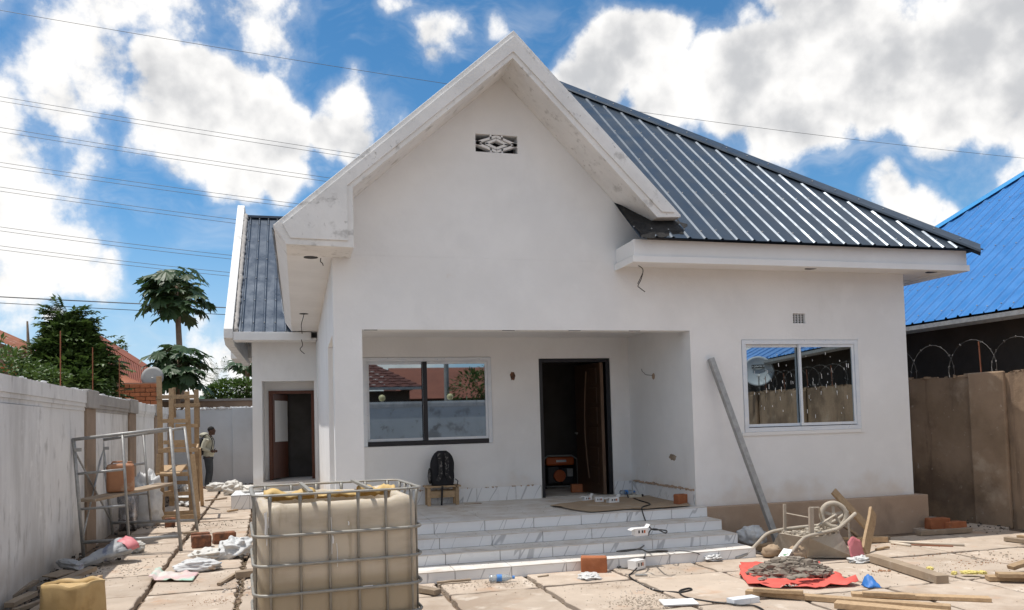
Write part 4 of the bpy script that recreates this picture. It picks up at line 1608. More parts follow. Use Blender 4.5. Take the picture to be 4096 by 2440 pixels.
def papaya(loc, h, crown_r, label, nleaf, rg, size=.55, lean=(0, 0), squash=.75, bark='bark_pale', cat='tree'):
    """bare stem carrying an umbrella of long-stalked palmate leaves"""
    t = thing('papaya_tree', loc, label, cat)
    pts = [(lean[0] * k / 8, lean[1] * k / 8, h * k / 8 - .07 * (k == 0)) for k in range(9)]
    MB().tube(pts, [.17 - .085 * k / 8 for k in range(9)], 10).build('trunk', M[bark], t, smooth=True)
    lv, pe = MB(), MB()
    top = Vector((lean[0], lean[1], h))
    for i in range(nleaf):
        f = (i + .5) / nleaf
        el = rad(66) - f * rad(118) + rg.uniform(-.22, .22)   # top leaves stand up, old ones hang
        a = i * 2.39996 + rg.uniform(-.5, .5)
        lumpy = mnoise.noise(Vector((math.cos(a) * 1.3 + loc[0], math.sin(a) * 1.3, el * 1.6)))
        if lumpy < -.22:
            continue
        rr_ = crown_r * rg.uniform(.5, 1.0) * (1.0 + .45 * lumpy)
        e = top + Vector((math.cos(a) * math.cos(el) * rr_, math.sin(a) * math.cos(el) * rr_, -.25 * crown_r + math.sin(el) * rr_ * squash))
        b = top - Vector((0, 0, .08 + .55 * f * crown_r))
        mid = b.lerp(e, .55) + Vector((0, 0, .12 * rr_))
        pe.tube([b, mid, e], [.014, .010, .008], 5)
        out = Vector((math.cos(a), math.sin(a), -.35 - .6 * f)) + rvec(rg) * .7
        papaya_leaf(lv, e, out, (Vector((math.cos(a) * .35, math.sin(a) * .35, 1)) + rvec(rg) * .55).normalized(), size * rg.uniform(.6, 1.15), rg)
    lv.build('crown', M['leaf_papaya'], t)
    pe.build('leaf_stalks', M['leaf_lime'], t, kind='stuff')
    return t


rgf = random.Random(21)
# dense feathery tree over the left wall
tl = thing('leafy_tree', (-6.0, 20.5, 0), 'dense dark green feathery tree rising over the left boundary wall', 'tree', world=True)
cl = MB()
frond_crown(cl, [((-5.182, 20.700, 4.283), (.28, .28, .36), 60), ((-5.097, 20.600, 3.837), (.5, .5, .45), 90), ((-5.381, 20.800, 4.460), (.15, .15, .2), 14), ((-4.293, 20.500, 2.455), (.25, .3, .3), 40), ((-5.631, 20.300, 3.336), (.4, .4, .35), 40), ((-4.527, 20.500, 3.344), (.4, .4, .4), 50)],
            rgf, .36, .16, 6, .045)
leafy_crown(cl, [((-5.024, 20.300, 2.906), (.88, .8, .70), 2100), ((-5.124, 20.500, 3.444), (.70, .7, .62), 1700), ((-5.097, 20.600, 3.885), (.50, .5, .5), 900), ((-4.576, 20.600, 3.110), (.42, .5, .55), 600), ((-5.520, 20.200, 3.047), (.45, .5, .45), 600), ((-5.031, 19.600, 2.639), (.9, .6, .45), 900)], rgf, .19, .058)
cl.build('crown', M['leaf_dark'], tl)
tk = MB()
tk.tube([(-6.0, 20.6, -.07), (-6.05, 20.6, 1.8), (-5.95, 20.6, 3.0), (-6.0, 20.6, 4.3)], [.12, .10, .06, .02], 8)
for (e) in ((-4.593, 20.600, 3.159), (-5.478, 20.200, 3.093), (-5.031, 19.600, 2.639)):
    tk.tube([(-6.02, 20.6, 1.6), lerp((-6.02, 20.6, 1.6), e, .6), e], [.05, .03, .012], 6)
tk.build('trunk', M['bark'], tl, smooth=True)
sb = thing('shrub', (-6.6, 17.8, 0), 'low yellow-green shrub at the far left above the wall', 'shrub', world=True)
s_ = MB()
leafy_crown(s_, [((-5.306, 17.000, 2.880), (.5, .5, .45), 380), ((-5.679, 17.200, 3.014), (.5, .5, .6), 300), ((-5.171, 17.600, 2.797), (.5, .4, .3), 260), ((-4.993, 18.000, 2.776), (.5, .4, .3), 260)], rgf, .13, .032)
s_.build('crown', M['leaf_lime'], sb)
MB().tube([(-5.303, 17.000, 1.370), (-5.306, 17.000, 2.880)], [.05, .03], 6).build('trunk', M['bark'], sb)

p0 = (-4.179, 33.000, 0.996)
papaya((p0[0], 33.0, 0), 7.35, 1.22, 'tall papaya tree with umbrella crown against the sky', 110, rgf, .66, (-.30, 0), .98)
p1 = (-4.067, 30.000, 1.069)
papaya((p1[0], 30.0, 0), 4.15, 1.0, 'short broad papaya tree in front of the tall one', 110, rgf, .62, (0, 0), 1.0)
p2 = (-2.296, 40.000, 0.750)
papaya((p2[0], 40.0, 0), 5.0, .75, 'small papaya tree beside the corner of the white house', 34, rgf, .6)
bs = thing('leafy_tree', (-4.2, 37, 0), 'round bushy green tree behind the brown far wall', 'tree', world=True)
s_ = MB()
leafy_crown(s_, [((-2.851, 37.000, 3.275), (1.0, .8, .55), 900), ((-2.165, 37.000, 3.354), (.6, .6, .5), 500), ((-3.361, 37.000, 3.193), (.5, .6, .4), 400)], rgf, .20, .06)
s_.build('crown', M['leaf_lime'], bs)
MB().tube([(-3.6, 37, -.07), (-3.4, 37, 3.0)], [.12, .08], 8).build('trunk', M['bark'], bs)
bs2 = thing('feathery_tree', (-4.6, 42, 0), 'slim grey-green feathery tree above the bushy one', 'tree', world=True)
s_ = MB()
frond_crown(s_, [((-3.907, 42.000, 3.907), (.45, .4, .7), 60), ((-3.520, 42.000, 4.106), (.40, .4, .8), 60)], rgf, .5, .13, 7, .025, .2)
s_.build('crown', M['leaf_dark'], bs2)
MB().tube([(-3.746, 42.000, 0.648), (-3.715, 42.000, 3.904)], [.10, .04], 8).build('trunk', M['bark'], bs2)
bs3 = thing('small_tree', (-14, 45, 0), 'tiny tree top poking over the red-brown roof', 'tree', world=True)
s_ = MB()
leafy_crown(s_, [((-9.815, 50.000, 6.531), (.35, .3, .35), 150)], rgf, .22, .07)
s_.build('crown', M['leaf_dark'], bs3)
MB().tube([(-9.839, 50.000, 0.638), (-9.815, 50.000, 6.412)], [.12, .05], 6).build('trunk', M['bark'], bs3)
# tree behind the camera, mirrored in the porch window
tm = thing('leafy_tree', (8.2, -9.5, 0), 'mango tree behind the front wall mirrored in the porch window', 'tree', world=True)
s_ = MB()
leafy_crown(s_, [((7.3, -9.4, 3.0), (1.0, .8, .9), 500), ((8.4, -9.6, 3.3), (1.0, .9, 1.0), 500), ((9.3, -9.8, 3.6), (1.0, .9, 1.1), 500)], rgf, .26, .05)
s_.build('crown', M['leaf_dark'], tm)
MB().tube([(8.3, -9.6, -.07), (8.3, -9.6, 3.2)], [.16, .10], 8).build('trunk', M['bark'], tm)

# ------------------------------------------------------------------ neighbouring houses on the left
def brick_wall(parent, a, b, z0, z1, m, bl=.24, bh=.085, jog=.012, depth=.11):
    """courses of separate bricks along a line; sub-pieces share two meshes"""
    a, b = Vector(a), Vector(b)
    d = (b - a)
    Lw = d.length
    d.normalize()
    rot = math.atan2(d.y, d.x)
    proto = MB().box2((-bl / 2 + .008, -depth / 2, 0), (bl / 2 - .008, depth / 2, bh - .014)).build('brick', m, parent, bevel=.006)
    first = True
    rows_ = int((z1 - z0) / bh)
    for r_ in range(rows_):
        off = (bl / 2) * (r_ % 2)
        for i in range(int(Lw / bl)):
            o = proto if first else link_copy(proto)
            first = False
            o.parent = parent
            p = a + d * (i * bl + bl / 2 + off)
            o.location = (p.x - parent.location.x, p.y - parent.location.y, z0 + r_ * bh + rs.uniform(-.004, .004) - parent.location.z)
            o.matrix_parent_inverse = Matrix.Identity(4)
            o.rotation_euler = (0, 0, rot + rs.uniform(-.02, .02))


M['mortar'] = mat('mud_mortar', (.33, .24, .18), (.26, .18, .13), 6, rough=1.0)
bh_ = thing('brick_house', (-10, 24, 0), 'low red brick house with rusty roof at the far left', 'house', world=True)
q0, q1 = (-7.461, 23.000, 3.292), (-6.482, 23.000, 3.281)
wl_ = MB().add([(-7.524, 23.050, 3.024), (-6.484, 23.050, 3.010), (-6.496, 23.050, 3.712), (-7.527, 23.050, 4.125)], [(0, 1, 2, 3)])
wl_.build('wall', M['mortar'], bh_, solid=.06)
brick_wall(bh_, (q0[0], 22.98), (q1[0], 22.98), 2.9, 3.6, M['brick'], .30, .12)
ra, rb2 = (-8.765, 26.500, 4.927), (-7.497, 26.500, 4.308)
rc_, rd = (-7.474, 22.600, 4.185), (-6.478, 22.600, 3.681)


def sheet_quad(parent, a, b, c, d, m, n, h=.02, name='roof_sheet', nsheet=3):
    """corrugated sheets: a-b upper edge, d-c lower edge (same order)"""
    a, b, c, d = (Vector(v) for v in (a, b, c, d))
    nn = (b - a).cross(d - a).normalized()
    if nn.z < 0:
        nn = -nn
    for s in range(nsheet):
        mb = MB()
        k = n // nsheet
        vs, fs = [], []
        for i in range(k * 2 + 1):
            t = (s + i / (k * 2)) / nsheet
            off = nn * (h if i % 2 else 0)
            vs += [a.lerp(b, t) + off, d.lerp(c, t) + off]
        for i in range(k * 2):
            fs.append((i * 2, i * 2 + 2, i * 2 + 3, i * 2 + 1))
        mb.add(vs, fs).build(name, m, parent, solid=.004)


sheet_quad(bh_, rc_, ra, rb2, rd, M['rust_roof'], 18)
rh = thing('roofed_house', (-12, 32, 0), 'house with large red-brown ribbed roof behind the feathery tree', 'house', world=True)
A_, B_ = (-8.010, 34.000, 5.754), (-8.726, 34.000, 5.227)
e1_, e2_ = (-4.847, 30.000, 3.635), (-4.526, 28.000, 3.132)
l1 = (-9.109, 31.000, 4.487)
l2 = (-7.536, 28.000, 3.112)
sheet_quad(rh, (-8.039, 34.000, 5.754), (-5.089, 31.000, 3.819), (-4.632, 28.200, 3.184), (-7.238, 28.200, 3.510), M['red_roof'], 45, .03, nsheet=5)
sheet_quad(rh, (-9.109, 31.000, 4.402), (-8.068, 34.000, 5.754), (-7.251, 28.250, 3.500), (-8.530, 28.250, 3.515), M['red_roof'], 24, .03, nsheet=3)
MB().bar((-8.067, 34.000, 5.818), (-5.062, 31.000, 3.848), .4, .06).build('ridge_cap', M['red_roof'], rh)
MB().add([(-8.403, 28.600, 3.535), (-4.836, 28.600, 3.207), (-4.848, 28.600, 0.998), (-8.401, 28.600, 1.126)], [(0, 1, 2, 3)]).build('wall', M['mortar'], rh, solid=.15)
ls = thing('lean_to_roof', (-6.5, 27, 0), 'pale rusty lean-to roof strip below the red-brown roof', 'roof', world=True)
sheet_quad(ls, (-5.863, 27.600, 3.443), (-5.263, 27.600, 3.453), (-4.441, 26.400, 3.077), (-5.565, 26.400, 3.148), M['rust_roof'], 12, .02, nsheet=2)
MB().bar((-5.649, 26.800, 3.157), (-4.508, 26.800, 3.082), .1, .12).build('rafter', M['wood_grey'], ls)
bwl = thing('brick_wall', (-5.7, 26.4, 0), 'rough red brick wall between the feathery tree and papaya', 'wall', world=True)
u0, u1 = (-5.345, 26.400, 3.042), (-4.111, 26.400, 3.023)
MB().box2((u0[0], 26.42, -.07), (u1[0], 26.55, 3.17)).build('mortar_core', M['mortar'], bwl)
brick_wall(bwl, (u0[0], 26.40), (u1[0], 26.40), 2.1, 3.19, M['brick'], .29, .13)
M['dish_old'] = mat('old_dish_grey', (.30, .31, .31), (.25, .25, .25), 4, rough=.7)
d2 = thing('satellite_dish', (-5.2, 26.8, 2.8), 'plain grey satellite dish beside the short papaya tree', 'satellite dish', world=True)
dcc = Vector((-4.349, 26.800, 3.360))
MB().lathe([(.001, 0), (.15, .003), (.26, .009), (.33, .016), (.335, .012), (.26, .004), (.001, -.006)], dcc, 32, axis=(.1, 1, -.15)).build('reflector', M['dish_old'], d2, smooth=True)
MB().tube([dcc, dcc + Vector((0, .15, -.2)), (dcc.x, 27.0, 2.0)], .03, 8).build('mast', M['steel'], d2)
gr_ = thing('far_house', (-7, 52, 0), 'far house with pale green roof above the rear wall', 'house', world=True)
sheet_quad(gr_, (-5.741, 52.000, 3.766), (-5.523, 54.000, 3.733), (-5.280, 54.000, 3.363), (-5.957, 52.000, 3.319), M['green_roof'] if 'green_roof' in M else M['dish'], 9, .03, nsheet=3)
MB().add([(-6.071, 53.000, 3.350), (-4.820, 53.000, 3.325), (-4.847, 53.000, 0.504), (-6.094, 53.000, 0.548)], [(0, 1, 2, 3)]).build('wall', M['mortar'], gr_, solid=.2)

# ------------------------------------------------------------------ overhead lines
def wire(a, b, label, r, sag=.0, dy=0.0, over=2.2, cat='power line', name='power_line'):
    a, b = Vector(a), Vector(b)
    mid = (a + b) / 2
    d = (b - a)
    A2, B2 = mid - d * over, mid + d * over
    pts = []
    for i in range(25):
        t = i / 24
        p = A2.lerp(B2, t)
        p.z += sag * ((2 * t - 1) ** 2 - (1 / (2 * over)) ** 2)
        pts.append(p)
    MB().tube(pts, r, 5).build(name, M['wire'], None, label=label, cat=cat, group='overhead power lines')


WP = [((-19.130, 60.000, 24.518), (4.615, 60.000, 22.028), 'uppermost twin'), ((-19.126, 60.000, 22.400), (2.326, 60.000, 20.121), 'second twin'), ((-19.120, 60.000, 20.010), (0.028, 60.000, 18.071), 'third twin'),
      ((-19.117, 60.000, 18.328), (-1.669, 60.000, 16.481), 'fourth twin'), ((-19.110, 60.000, 15.620), (-4.746, 60.000, 14.131), 'fifth twin'), ((-19.108, 60.000, 14.339), (-4.814, 60.000, 12.882), 'lowest twin')]
for i, (a, b, nm) in enumerate(WP):
    wire(a, b, nm + ' power line left of the gable, upper wire', .017, 1.2)
    dz = -.22
    wire((a[0], a[1] + .25, a[2] + dz), (b[0], b[1] + .25, b[2] + dz), nm + ' power line left of the gable, lower wire', .017, 1.2)
wire((-19.100, 60.000, 10.903), (-5.116, 60.000, 10.335), 'thick single power line crossing behind the papaya crown', .038, .4)
wire((-19.099, 60.000, 10.488), (-5.038, 60.000, 9.834), 'thin single power line just below the thick one', .024, .4)
wire((-9.214, 60.000, 5.995), (-3.213, 60.000, 5.940), 'low level power line above the rear wall', .035, .2, over=6)
wire((-19.144, 60.000, 30.487), (67.499, 60.000, 25.488), 'topmost lone wire passing behind the gable and over the right roof', .018, 2.0, over=.8)

# ------------------------------------------------------------------ caged water tank in the foreground
def rrect(w, d, r, n=6):
    """rounded rectangle centred at 0, counter-clockwise"""
    out = []
    for (cx_, cy_, a0) in ((w / 2 - r, -d / 2 + r, -90), (w / 2 - r, d / 2 - r, 0), (-w / 2 + r, d / 2 - r, 90), (-w / 2 + r, -d / 2 + r, 180)):
        for k in range(n + 1):
            a = rad(a0 + 90 * k / n)
            out.append((cx_ + r * math.cos(a), cy_ + r * math.sin(a)))
    return out


def resample(loop, n):
    loop = [Vector(p) for p in loop]
    L = [(loop[(i + 1) % len(loop)] - loop[i]).length for i in range(len(loop))]
    tot = sum(L)
    out = []
    i, acc = 0, 0.0
    for k in range(n):
        s = tot * k / n
        while acc + L[i] < s:
            acc += L[i]
            i += 1
        out.append(loop[i].lerp(loop[(i + 1) % len(loop)], (s - acc) / max(L[i], 1e-9)))
    return out


M['tank'] = mat('tank_plastic', (.56, .49, .39), (.49, .42, .325), 1.6, rough=.5, spec=.4, bump=.004, bscale=4, layers=(
    ((.38, .315, .225), 1.6, .48, .68, .75, (.6, .6, 2.2)), ((.30, .24, .16), 5, .60, .72, .6, (1.4, 1.4, .25)), ((.66, .60, .50), 2.6, .60, .76, .6, (1.6, 1.6, .5)), ((.72, .69, .63), 24, .73, .77, .8, (1.5, 1.5, .35)), ((.30, .25, .17), 9, .70, .78, .5, (1, 1, .3))))
def liquid_level(m, z0, z1, col, amt):
    nt = m.node_tree
    p = nt.nodes['Principled BSDF']
    src = p.inputs['Base Color'].links[0].from_socket
    N, LK = nt.nodes.new, nt.links.new
    tc = N('ShaderNodeTexCoord')
    sp = N('ShaderNodeSeparateXYZ')
    LK(tc.outputs['Object'], sp.inputs[0])
    r = N('ShaderNodeMapRange')
    r.interpolation_type = 'SMOOTHSTEP'
    LK(sp.outputs['Z'], r.inputs[0])
    r.inputs[1].default_value = z1
    r.inputs[2].default_value = z0
    r.inputs[4].default_value = amt
    x = N('ShaderNodeMix')
    x.data_type = 'RGBA'
    LK(r.outputs[0], x.inputs[0])
    LK(src, x.inputs[6])
    x.inputs[7].default_value = col + (1,)
    LK(x.outputs[2], p.inputs['Base Color'])


liquid_level(M['tank'], .50, .60, (.33, .265, .175), .8)
M['tank'].node_tree.nodes['Principled BSDF'].inputs['Subsurface Weight'].default_value = .25
M['tank'].node_tree.nodes['Principled BSDF'].inputs['Subsurface Radius'].default_value = (.06, .045, .025)
M['tank_in'] = mat('tank_plastic_inside', (.60, .42, .17), (.50, .33, .12), 3, rough=.6, layers=(((.30, .19, .07), 6, .58, .72, .6),))
TW, TD = 1.27, 1.06
tank = thing('water_tank', (.27, 6.84, 0), 'large beige plastic water tank in a steel cage in the foreground', 'water tank', rotz=rad(4.0))
N_ = 96
levels = [(.13, .97), (.16, 1.0), (.40, 1.0), (.70, 1.0), (.94, 1.0), (1.05, .995), (1.085, .975), (1.11, .94), (1.118, .90)]
bot = MB()
vs, fs = [], []
bars_x = [-.52, -.30, -.085, .135, .35, .55]
for (z, k) in levels:
    lp = resample(rrect((TW - .045) * k, (TD - .045) * k, .13), N_)
    for p in lp:
        bulge = 0
        for bx in bars_x:
            bulge -= .007 * math.exp(-((p.x - bx) / .022) ** 2)
        for by in (-.36, -.12, .12, .36):
            bulge -= .006 * math.exp(-((p.y - by) / .03) ** 2)
        nrm_ = p.normalized()
        sag = 0
        if z > 1.03:
            sag = .035 * mnoise.noise(Vector((p.x * 2.2, p.y * 2.2, 1.0))) + (.02 if p.y > .2 else 0) + (.015 if p.x > .42 else 0)
        q = p + nrm_ * (bulge + .008 * mnoise.noise(Vector((p.x * 3, p.y * 3, z * 3))))
        vs.append((q.x, q.y, z + sag * min(1, max(0, (z - 1.03) / .06))))
# ragged cut edge folding inwards
for (dz, k) in ((-.004, .86), (-.05, .84), (-.45, .85)):
    lp = resample(rrect((TW - .07) * k, (TD - .07) * k, .12), N_)
    for i, p in enumerate(lp):
        j = (.025 * mnoise.noise(Vector((i * .35, 0, 5)))) if dz > -.1 else 0
        sag = .035 * mnoise.noise(Vector((p.x * 2.2, p.y * 2.2, 1.0))) + (.02 if p.y > .2 else 0) + (.015 if p.x > .42 else 0)
        vs.append((p.x + j, p.y + j, 1.118 + dz + (sag if dz > -.1 else 0) + j))
nl = len(levels) + 3
for a in range(nl - 1):
    for i in range(N_):
        i2 = (i + 1) % N_
        fs.append((a * N_ + i, a * N_ + i2, (a + 1) * N_ + i2, (a + 1) * N_ + i))
fs.append(tuple(range(N_ - 1, -1, -1)))
bot.add(vs, fs)
tb_ = bot.build('bottle', M['tank'], tank, smooth=True)
# torn yellowed flaps of the cut lid standing at the back and right
fl = MB()
for (a0, a1, y0, h0, seed) in ((-.54, -.12, .34, .115, 1), (-.10, .26, .36, .07, 2), (.24, .56, .34, .125, 3)):
    def ff(u, v, a0=a0, a1=a1, y0=y0, h0=h0, seed=seed):
        x = a0 + (a1 - a0) * u
        return (x, y0 - .16 * v + .05 * mnoise.noise(Vector((u * 3, v * 2, seed))), 1.075 + h0 * math.sin(v * 2.6) * (.75 + .5 * mnoise.noise(Vector((u * 3, seed, 0)))) + .02 * mnoise.noise(Vector((u * 9, v * 4, seed))))
    fl.grid(ff, 18, 8)
fl.build('torn_lid', M['tank_in'], tank, smooth=True, solid=.006, kind='stuff')
MB().box2((-TW / 2 + .14, -TD / 2 + .14, .60), (TW / 2 - .14, TD / 2 - .14, .64)).build('water', mat('murky_water', (.30, .21, .10), rough=.1), tank)


def ring(z, w, d, r, tr, flat=1.0):
    lp = resample(rrect(w, d, r), 80)
    pts = [(p.x, p.y, z) for p in lp]
    pts.append(pts[0])
    return MB().tube(pts, tr, 8, caps=False, flat=flat)


ring(1.19, TW + .01, TD + .01, .12, .017, .6).build('top_rim', M['cage'], tank, smooth=True)
for z in (.885, .665, .448, .23, .10):
    ring(z, TW + .012, TD + .012, .12, .0125).build('cage_ring', M['cage'], tank, smooth=True)


def cage_bar(x, y):
    nx, ny = (0, -1) if y < -.5 else ((0, 1) if y > .5 else ((-1, 0) if x < 0 else (1, 0)))
    mb = MB()
    mb.tube([(x, y, .02), (x, y, 1.06), (x + nx * .006, y + ny * .006, 1.12), (x + nx * .012, y + ny * .012, 1.185)], [.0125, .0125, .017, .022], 8, flat=.75)
    return mb.build('cage_bar', M['cage'], tank, smooth=True)


for bx in bars_x:
    cage_bar(bx, -TD / 2 + .012)
    cage_bar(bx, TD / 2 - .012)
for by in (-.36, -.12, .12, .36):
    cage_bar(-TW / 2 + .012, by)
    cage_bar(TW / 2 - .012, by)
for x in (-.22, .235):
    MB().bar((x, -TD / 2 - .01, 1.20), (x, TD / 2 + .01, 1.20), .032, .02).build('top_strap', M['cage'], tank)
for (y) in (-.45, 0, .45):
    MB().box2((-TW / 2, y - .06, 0), (TW / 2, y + .06, .09)).build('pallet_runner', M['wood_grey'], tank)

MB().box2((.16, -TD / 2 - .012, .440), (.235, -TD / 2 - .007, .462)).build('sticker', M['plastic_white'], tank)
MB().box2((-.065, -TD / 2 - .012, .655), (-.045, -TD / 2 - .007, .672)).build('sticker', M['plastic_white'], tank)
dr = MB()
for (x, z0, z1, w_) in ((-.555, .90, 1.06, .006), (-.545, .82, 1.07, .004), (-.53, .95, 1.03, .004), (-.07, .72, 1.0, .003), (-.06, .80, .86, .006), (.06, .93, .96, .005), (-.03, .62, .80, .003)):
    dr.tube([(x, -TD / 2 + .014, z0), (x + .003, -TD / 2 + .015, (z0 + z1) / 2), (x - .002, -TD / 2 + .016, z1)], w_, 6)
dr.build('paint_drips', M['plastic_white'], tank, kind='stuff')

# ------------------------------------------------------------------ jerrycans
def jerrycan(loc, rotz, label, m, s=1.0, dent=0):
    t = thing('jerrycan', loc, label, 'jerrycan', 'plastic jerrycans', rotz=rotz)
    w, d, h = .36 * s, .26 * s, .40 * s
    vs, fs = [], []
    lv = [(0, .93), (.02, .99), (.05, 1), (.30, 1), (.355, .99), (.385, .93), (.395, .80), (.397, .4)]
    n = 40
    for (z, k) in lv:
        for p in resample(rrect(w * k, d * k, .05 * s), n):
            dd = dent * .05 * mnoise.noise(Vector((p.x * 7, p.y * 7, z * 7)))
            ang = math.atan2(p.y, p.x)
            flute = -.006 * (1 if (int((z * 40)) % 2) else 0)
            vs.append((p.x * (1 + dd), p.y * (1 + dd), z * s + dd * .5 * (1 if z > .2 else 0)))
    for a in range(len(lv) - 1):
        for i in range(n):
            i2 = (i + 1) % n
            fs.append((a * n + i, a * n + i2, (a + 1) * n + i2, (a + 1) * n + i))
    fs += [tuple(range(n - 1, -1, -1)), tuple(range((len(lv) - 1) * n, len(lv) * n))]
    MB().add(vs, fs).build('body', m, t, smooth=True)
    MB().tube([(-.12 * s, 0, .385 * s), (-.10 * s, 0, .425 * s), (.03 * s, 0, .425 * s), (.05 * s, 0, .385 * s)], .014 * s, 8).build('handle', m, t, smooth=True)
    MB().lathe([(.034 * s, .38 * s), (.034 * s, .42 * s), (.030 * s, .425 * s)], (.12 * s, 0, 0), 16).build('cap', m, t)
    return t


M['jerry_orange'] = mat('faded_orange_plastic', (.42, .20, .10), (.36, .17, .09), 4, rough=.6, layers=(((.52, .38, .27), 5, .52, .72, .7), ((.25, .15, .10), 8, .62, .75, .6)))
M['jerry_yellow'] = mat('dusty_yellow_plastic', (.50, .35, .165), (.43, .29, .12), 4, rough=.6, bump=.003, layers=(((.27, .17, .07), 4, .52, .72, .7), ((.58, .42, .20), 6, .62, .75, .5)))

# the cut-open can at the lower left
jc = thing('cut_jerrycan', (-1.96, 7.98, 0), 'grubby yellow plastic can cut open at the lower left corner', 'jerrycan', 'plastic jerrycans', rotz=rad(-22))
n = 56
vs, fs = [], []
for (z, k) in ((0, .94), (.03, 1), (.20, 1), (.34, 1.0), (.37, .98), (.375, .93), (.33, .90), (.05, .90)):
    for i, p in enumerate(resample(rrect(.46 * k, .33 * k, .055), n)):
        e = .03 * mnoise.noise(Vector((p.x * 6, p.y * 6, 4))) if z > .3 else 0
        b_ = .012 * mnoise.noise(Vector((p.x * 9, p.y * 9, z * 14)))
        vs.append((p.x + b_, p.y + b_, z + e))
for a in range(7):
    for i in range(n):
        i2 = (i + 1) % n
        fs.append((a * n + i, a * n + i2, (a + 1) * n + i2, (a + 1) * n + i))
fs += [tuple(range(n - 1, -1, -1)), tuple(range(7 * n, 8 * n))]
MB().add(vs, fs).build('body', M['jerry_yellow'], jc, smooth=True)
lid = MB()
lid.grid(lambda u, v: ((u - .5) * .40, (v - .5) * .27, .335 - .10 * math.exp(-((u - .55) ** 2 * 9 + (v - .2) ** 2 * 8)) + .025 * mnoise.noise(Vector((u * 4, v * 4, 2)))), 16, 12)
lid.build('crumpled_top', M['jerry_yellow'], jc, smooth=True)

# ------------------------------------------------------------------ steel scaffold bay by the left wall
scf = thing('scaffold', (-2.3, 13.2, 0), 'two galvanised steel scaffold frames with cross brace by the left wall', 'scaffold', world=True)
TB = .024


def tube_part(name, pts, r=TB, m=None):
    MB().tube(pts, r, 10).build(name, m or M['steel'], scf, smooth=True)


def mixp(a, b, t):
    return Vector(a).lerp(Vector(b), t)


frames = []
for (Lf, Rf, Lt, Rt_) in (((-2.87, 12.23, 0), (-1.61, 12.14, 0), (-2.987, 12.200, 1.617), (-1.741, 12.140, 1.735)), ((-2.99, 14.6, 0), (-1.62, 14.13, 0), (-3.145, 14.600, 1.578), (-1.807, 14.130, 1.743))):
    tube_part('leg', [Lf, Lt])
    tube_part('leg', [Rf, Rt_])
    tube_part('top_rail', [mixp(Lt, Rt_, -.01) - Vector((0, 0, .01)), mixp(Lt, Rt_, 1.01) - Vector((0, 0, .01))])
    tube_part('bottom_rail', [mixp(Lf, Lt, .12), mixp(Rf, Rt_, .12)])
    iv0, iv1 = mixp(mixp(Lf, Lt, .12), mixp(Rf, Rt_, .12), .47), mixp(Lt, Rt_, .50)
    tube_part('inner_upright', [iv0, iv1], .019)
    for t in (.70, .40):
        tube_part('rung', [mixp(Lf, Lt, t), mixp(iv0, iv1, (t - .12) / .88)], .018)
    for t in (.55,):
        pass
    frames.append((Lf, Rf, Lt, Rt_, iv0, iv1))
f0_, f1_ = frames
tube_part('cross_brace', [mixp(f0_[0], f0_[2], .90), mixp(f1_[0], f1_[2], .14)], .013)
tube_part('cross_brace', [mixp(f1_[0], f1_[2], .90), mixp(f0_[0], f0_[2], .14)], .013)
for (a, b, t) in ((f0_[0], f0_[2], .90), (f1_[0], f1_[2], .90)):
    p_ = mixp(a, b, t)
    MB().box(p_ + Vector((.05, -.03, .01)), (.09, .02, .05)).build('brace_lock', M['steel'], scf)


def plank(name, a, b, w, h, label, m='wood', group=None, cat='plank', up=(0, 0, 1), tilt=0):
    """a rough board with slightly bent length; a and b are the middles of its ends"""
    a, b = Vector(a), Vector(b)
    t = (b - a).normalized()
    s = t.cross(Vector(up)).normalized()
    u = s.cross(t)
    if tilt:
        q = Matrix.Rotation(tilt, 3, t)
        s, u = q @ s, q @ u
    n_ = 5
    vs, fs = [], []
    sd_ = rs.uniform(0, 50)
    for i in range(n_ + 1):
        p = a.lerp(b, i / n_) + u * (.006 * mnoise.noise(Vector((i * .7, sd_, 0)))) + s * (.006 * mnoise.noise(Vector((sd_, i * .7, 0))))
        for (x, y) in ((-1, -1), (1, -1), (1, 1), (-1, 1)):
            vs.append(p + s * (x * w / 2 * (1 + .03 * mnoise.noise(Vector((i, x, sd_))))) + u * (y * h / 2))
    for i in range(n_):
        for k in range(4):
            k2 = (k + 1) % 4
            fs.append((i * 4 + k, i * 4 + k2, i * 4 + 4 + k2, i * 4 + 4 + k))
    fs += [(3, 2, 1, 0), (n_ * 4, n_ * 4 + 1, n_ * 4 + 2, n_ * 4 + 3)]
    # mesh is stored about the board's own middle
    c = (a + b) / 2
    mb = MB().add([Vector(v) - c for v in vs], fs)
    o = mb.build(name, M[m], None, bevel=.004, label=label, cat=cat, group=group)
    o.location = c
    return o


z_ = mixp(f0_[0], f0_[2], .42)
plank('plank', (-2.93, 12.6, z_.z + .055), (-2.15, 14.5, .80), .30, .04, 'mortar-grey board laid across the steel scaffold rungs', 'wood_grey', 'loose boards')
jerrycan((-2.62, 13.35, .79), rad(8), 'faded orange jerrycan standing on the scaffold board', M['jerry_orange'], 1.06)

# ------------------------------------------------------------------ home-made timber ladder tower behind the scaffold
tw = thing('timber_tower', (-2.3, 16.6, 0), 'tall home-made timber ladder tower beside the left wall', 'ladder', world=True)


def stick(name, a, b, w=.085, h=.05, up=(0, 1, 0)):
    MB().bar(a, b, w, h, up).build(name, M['wood'], tw, bevel=.003)


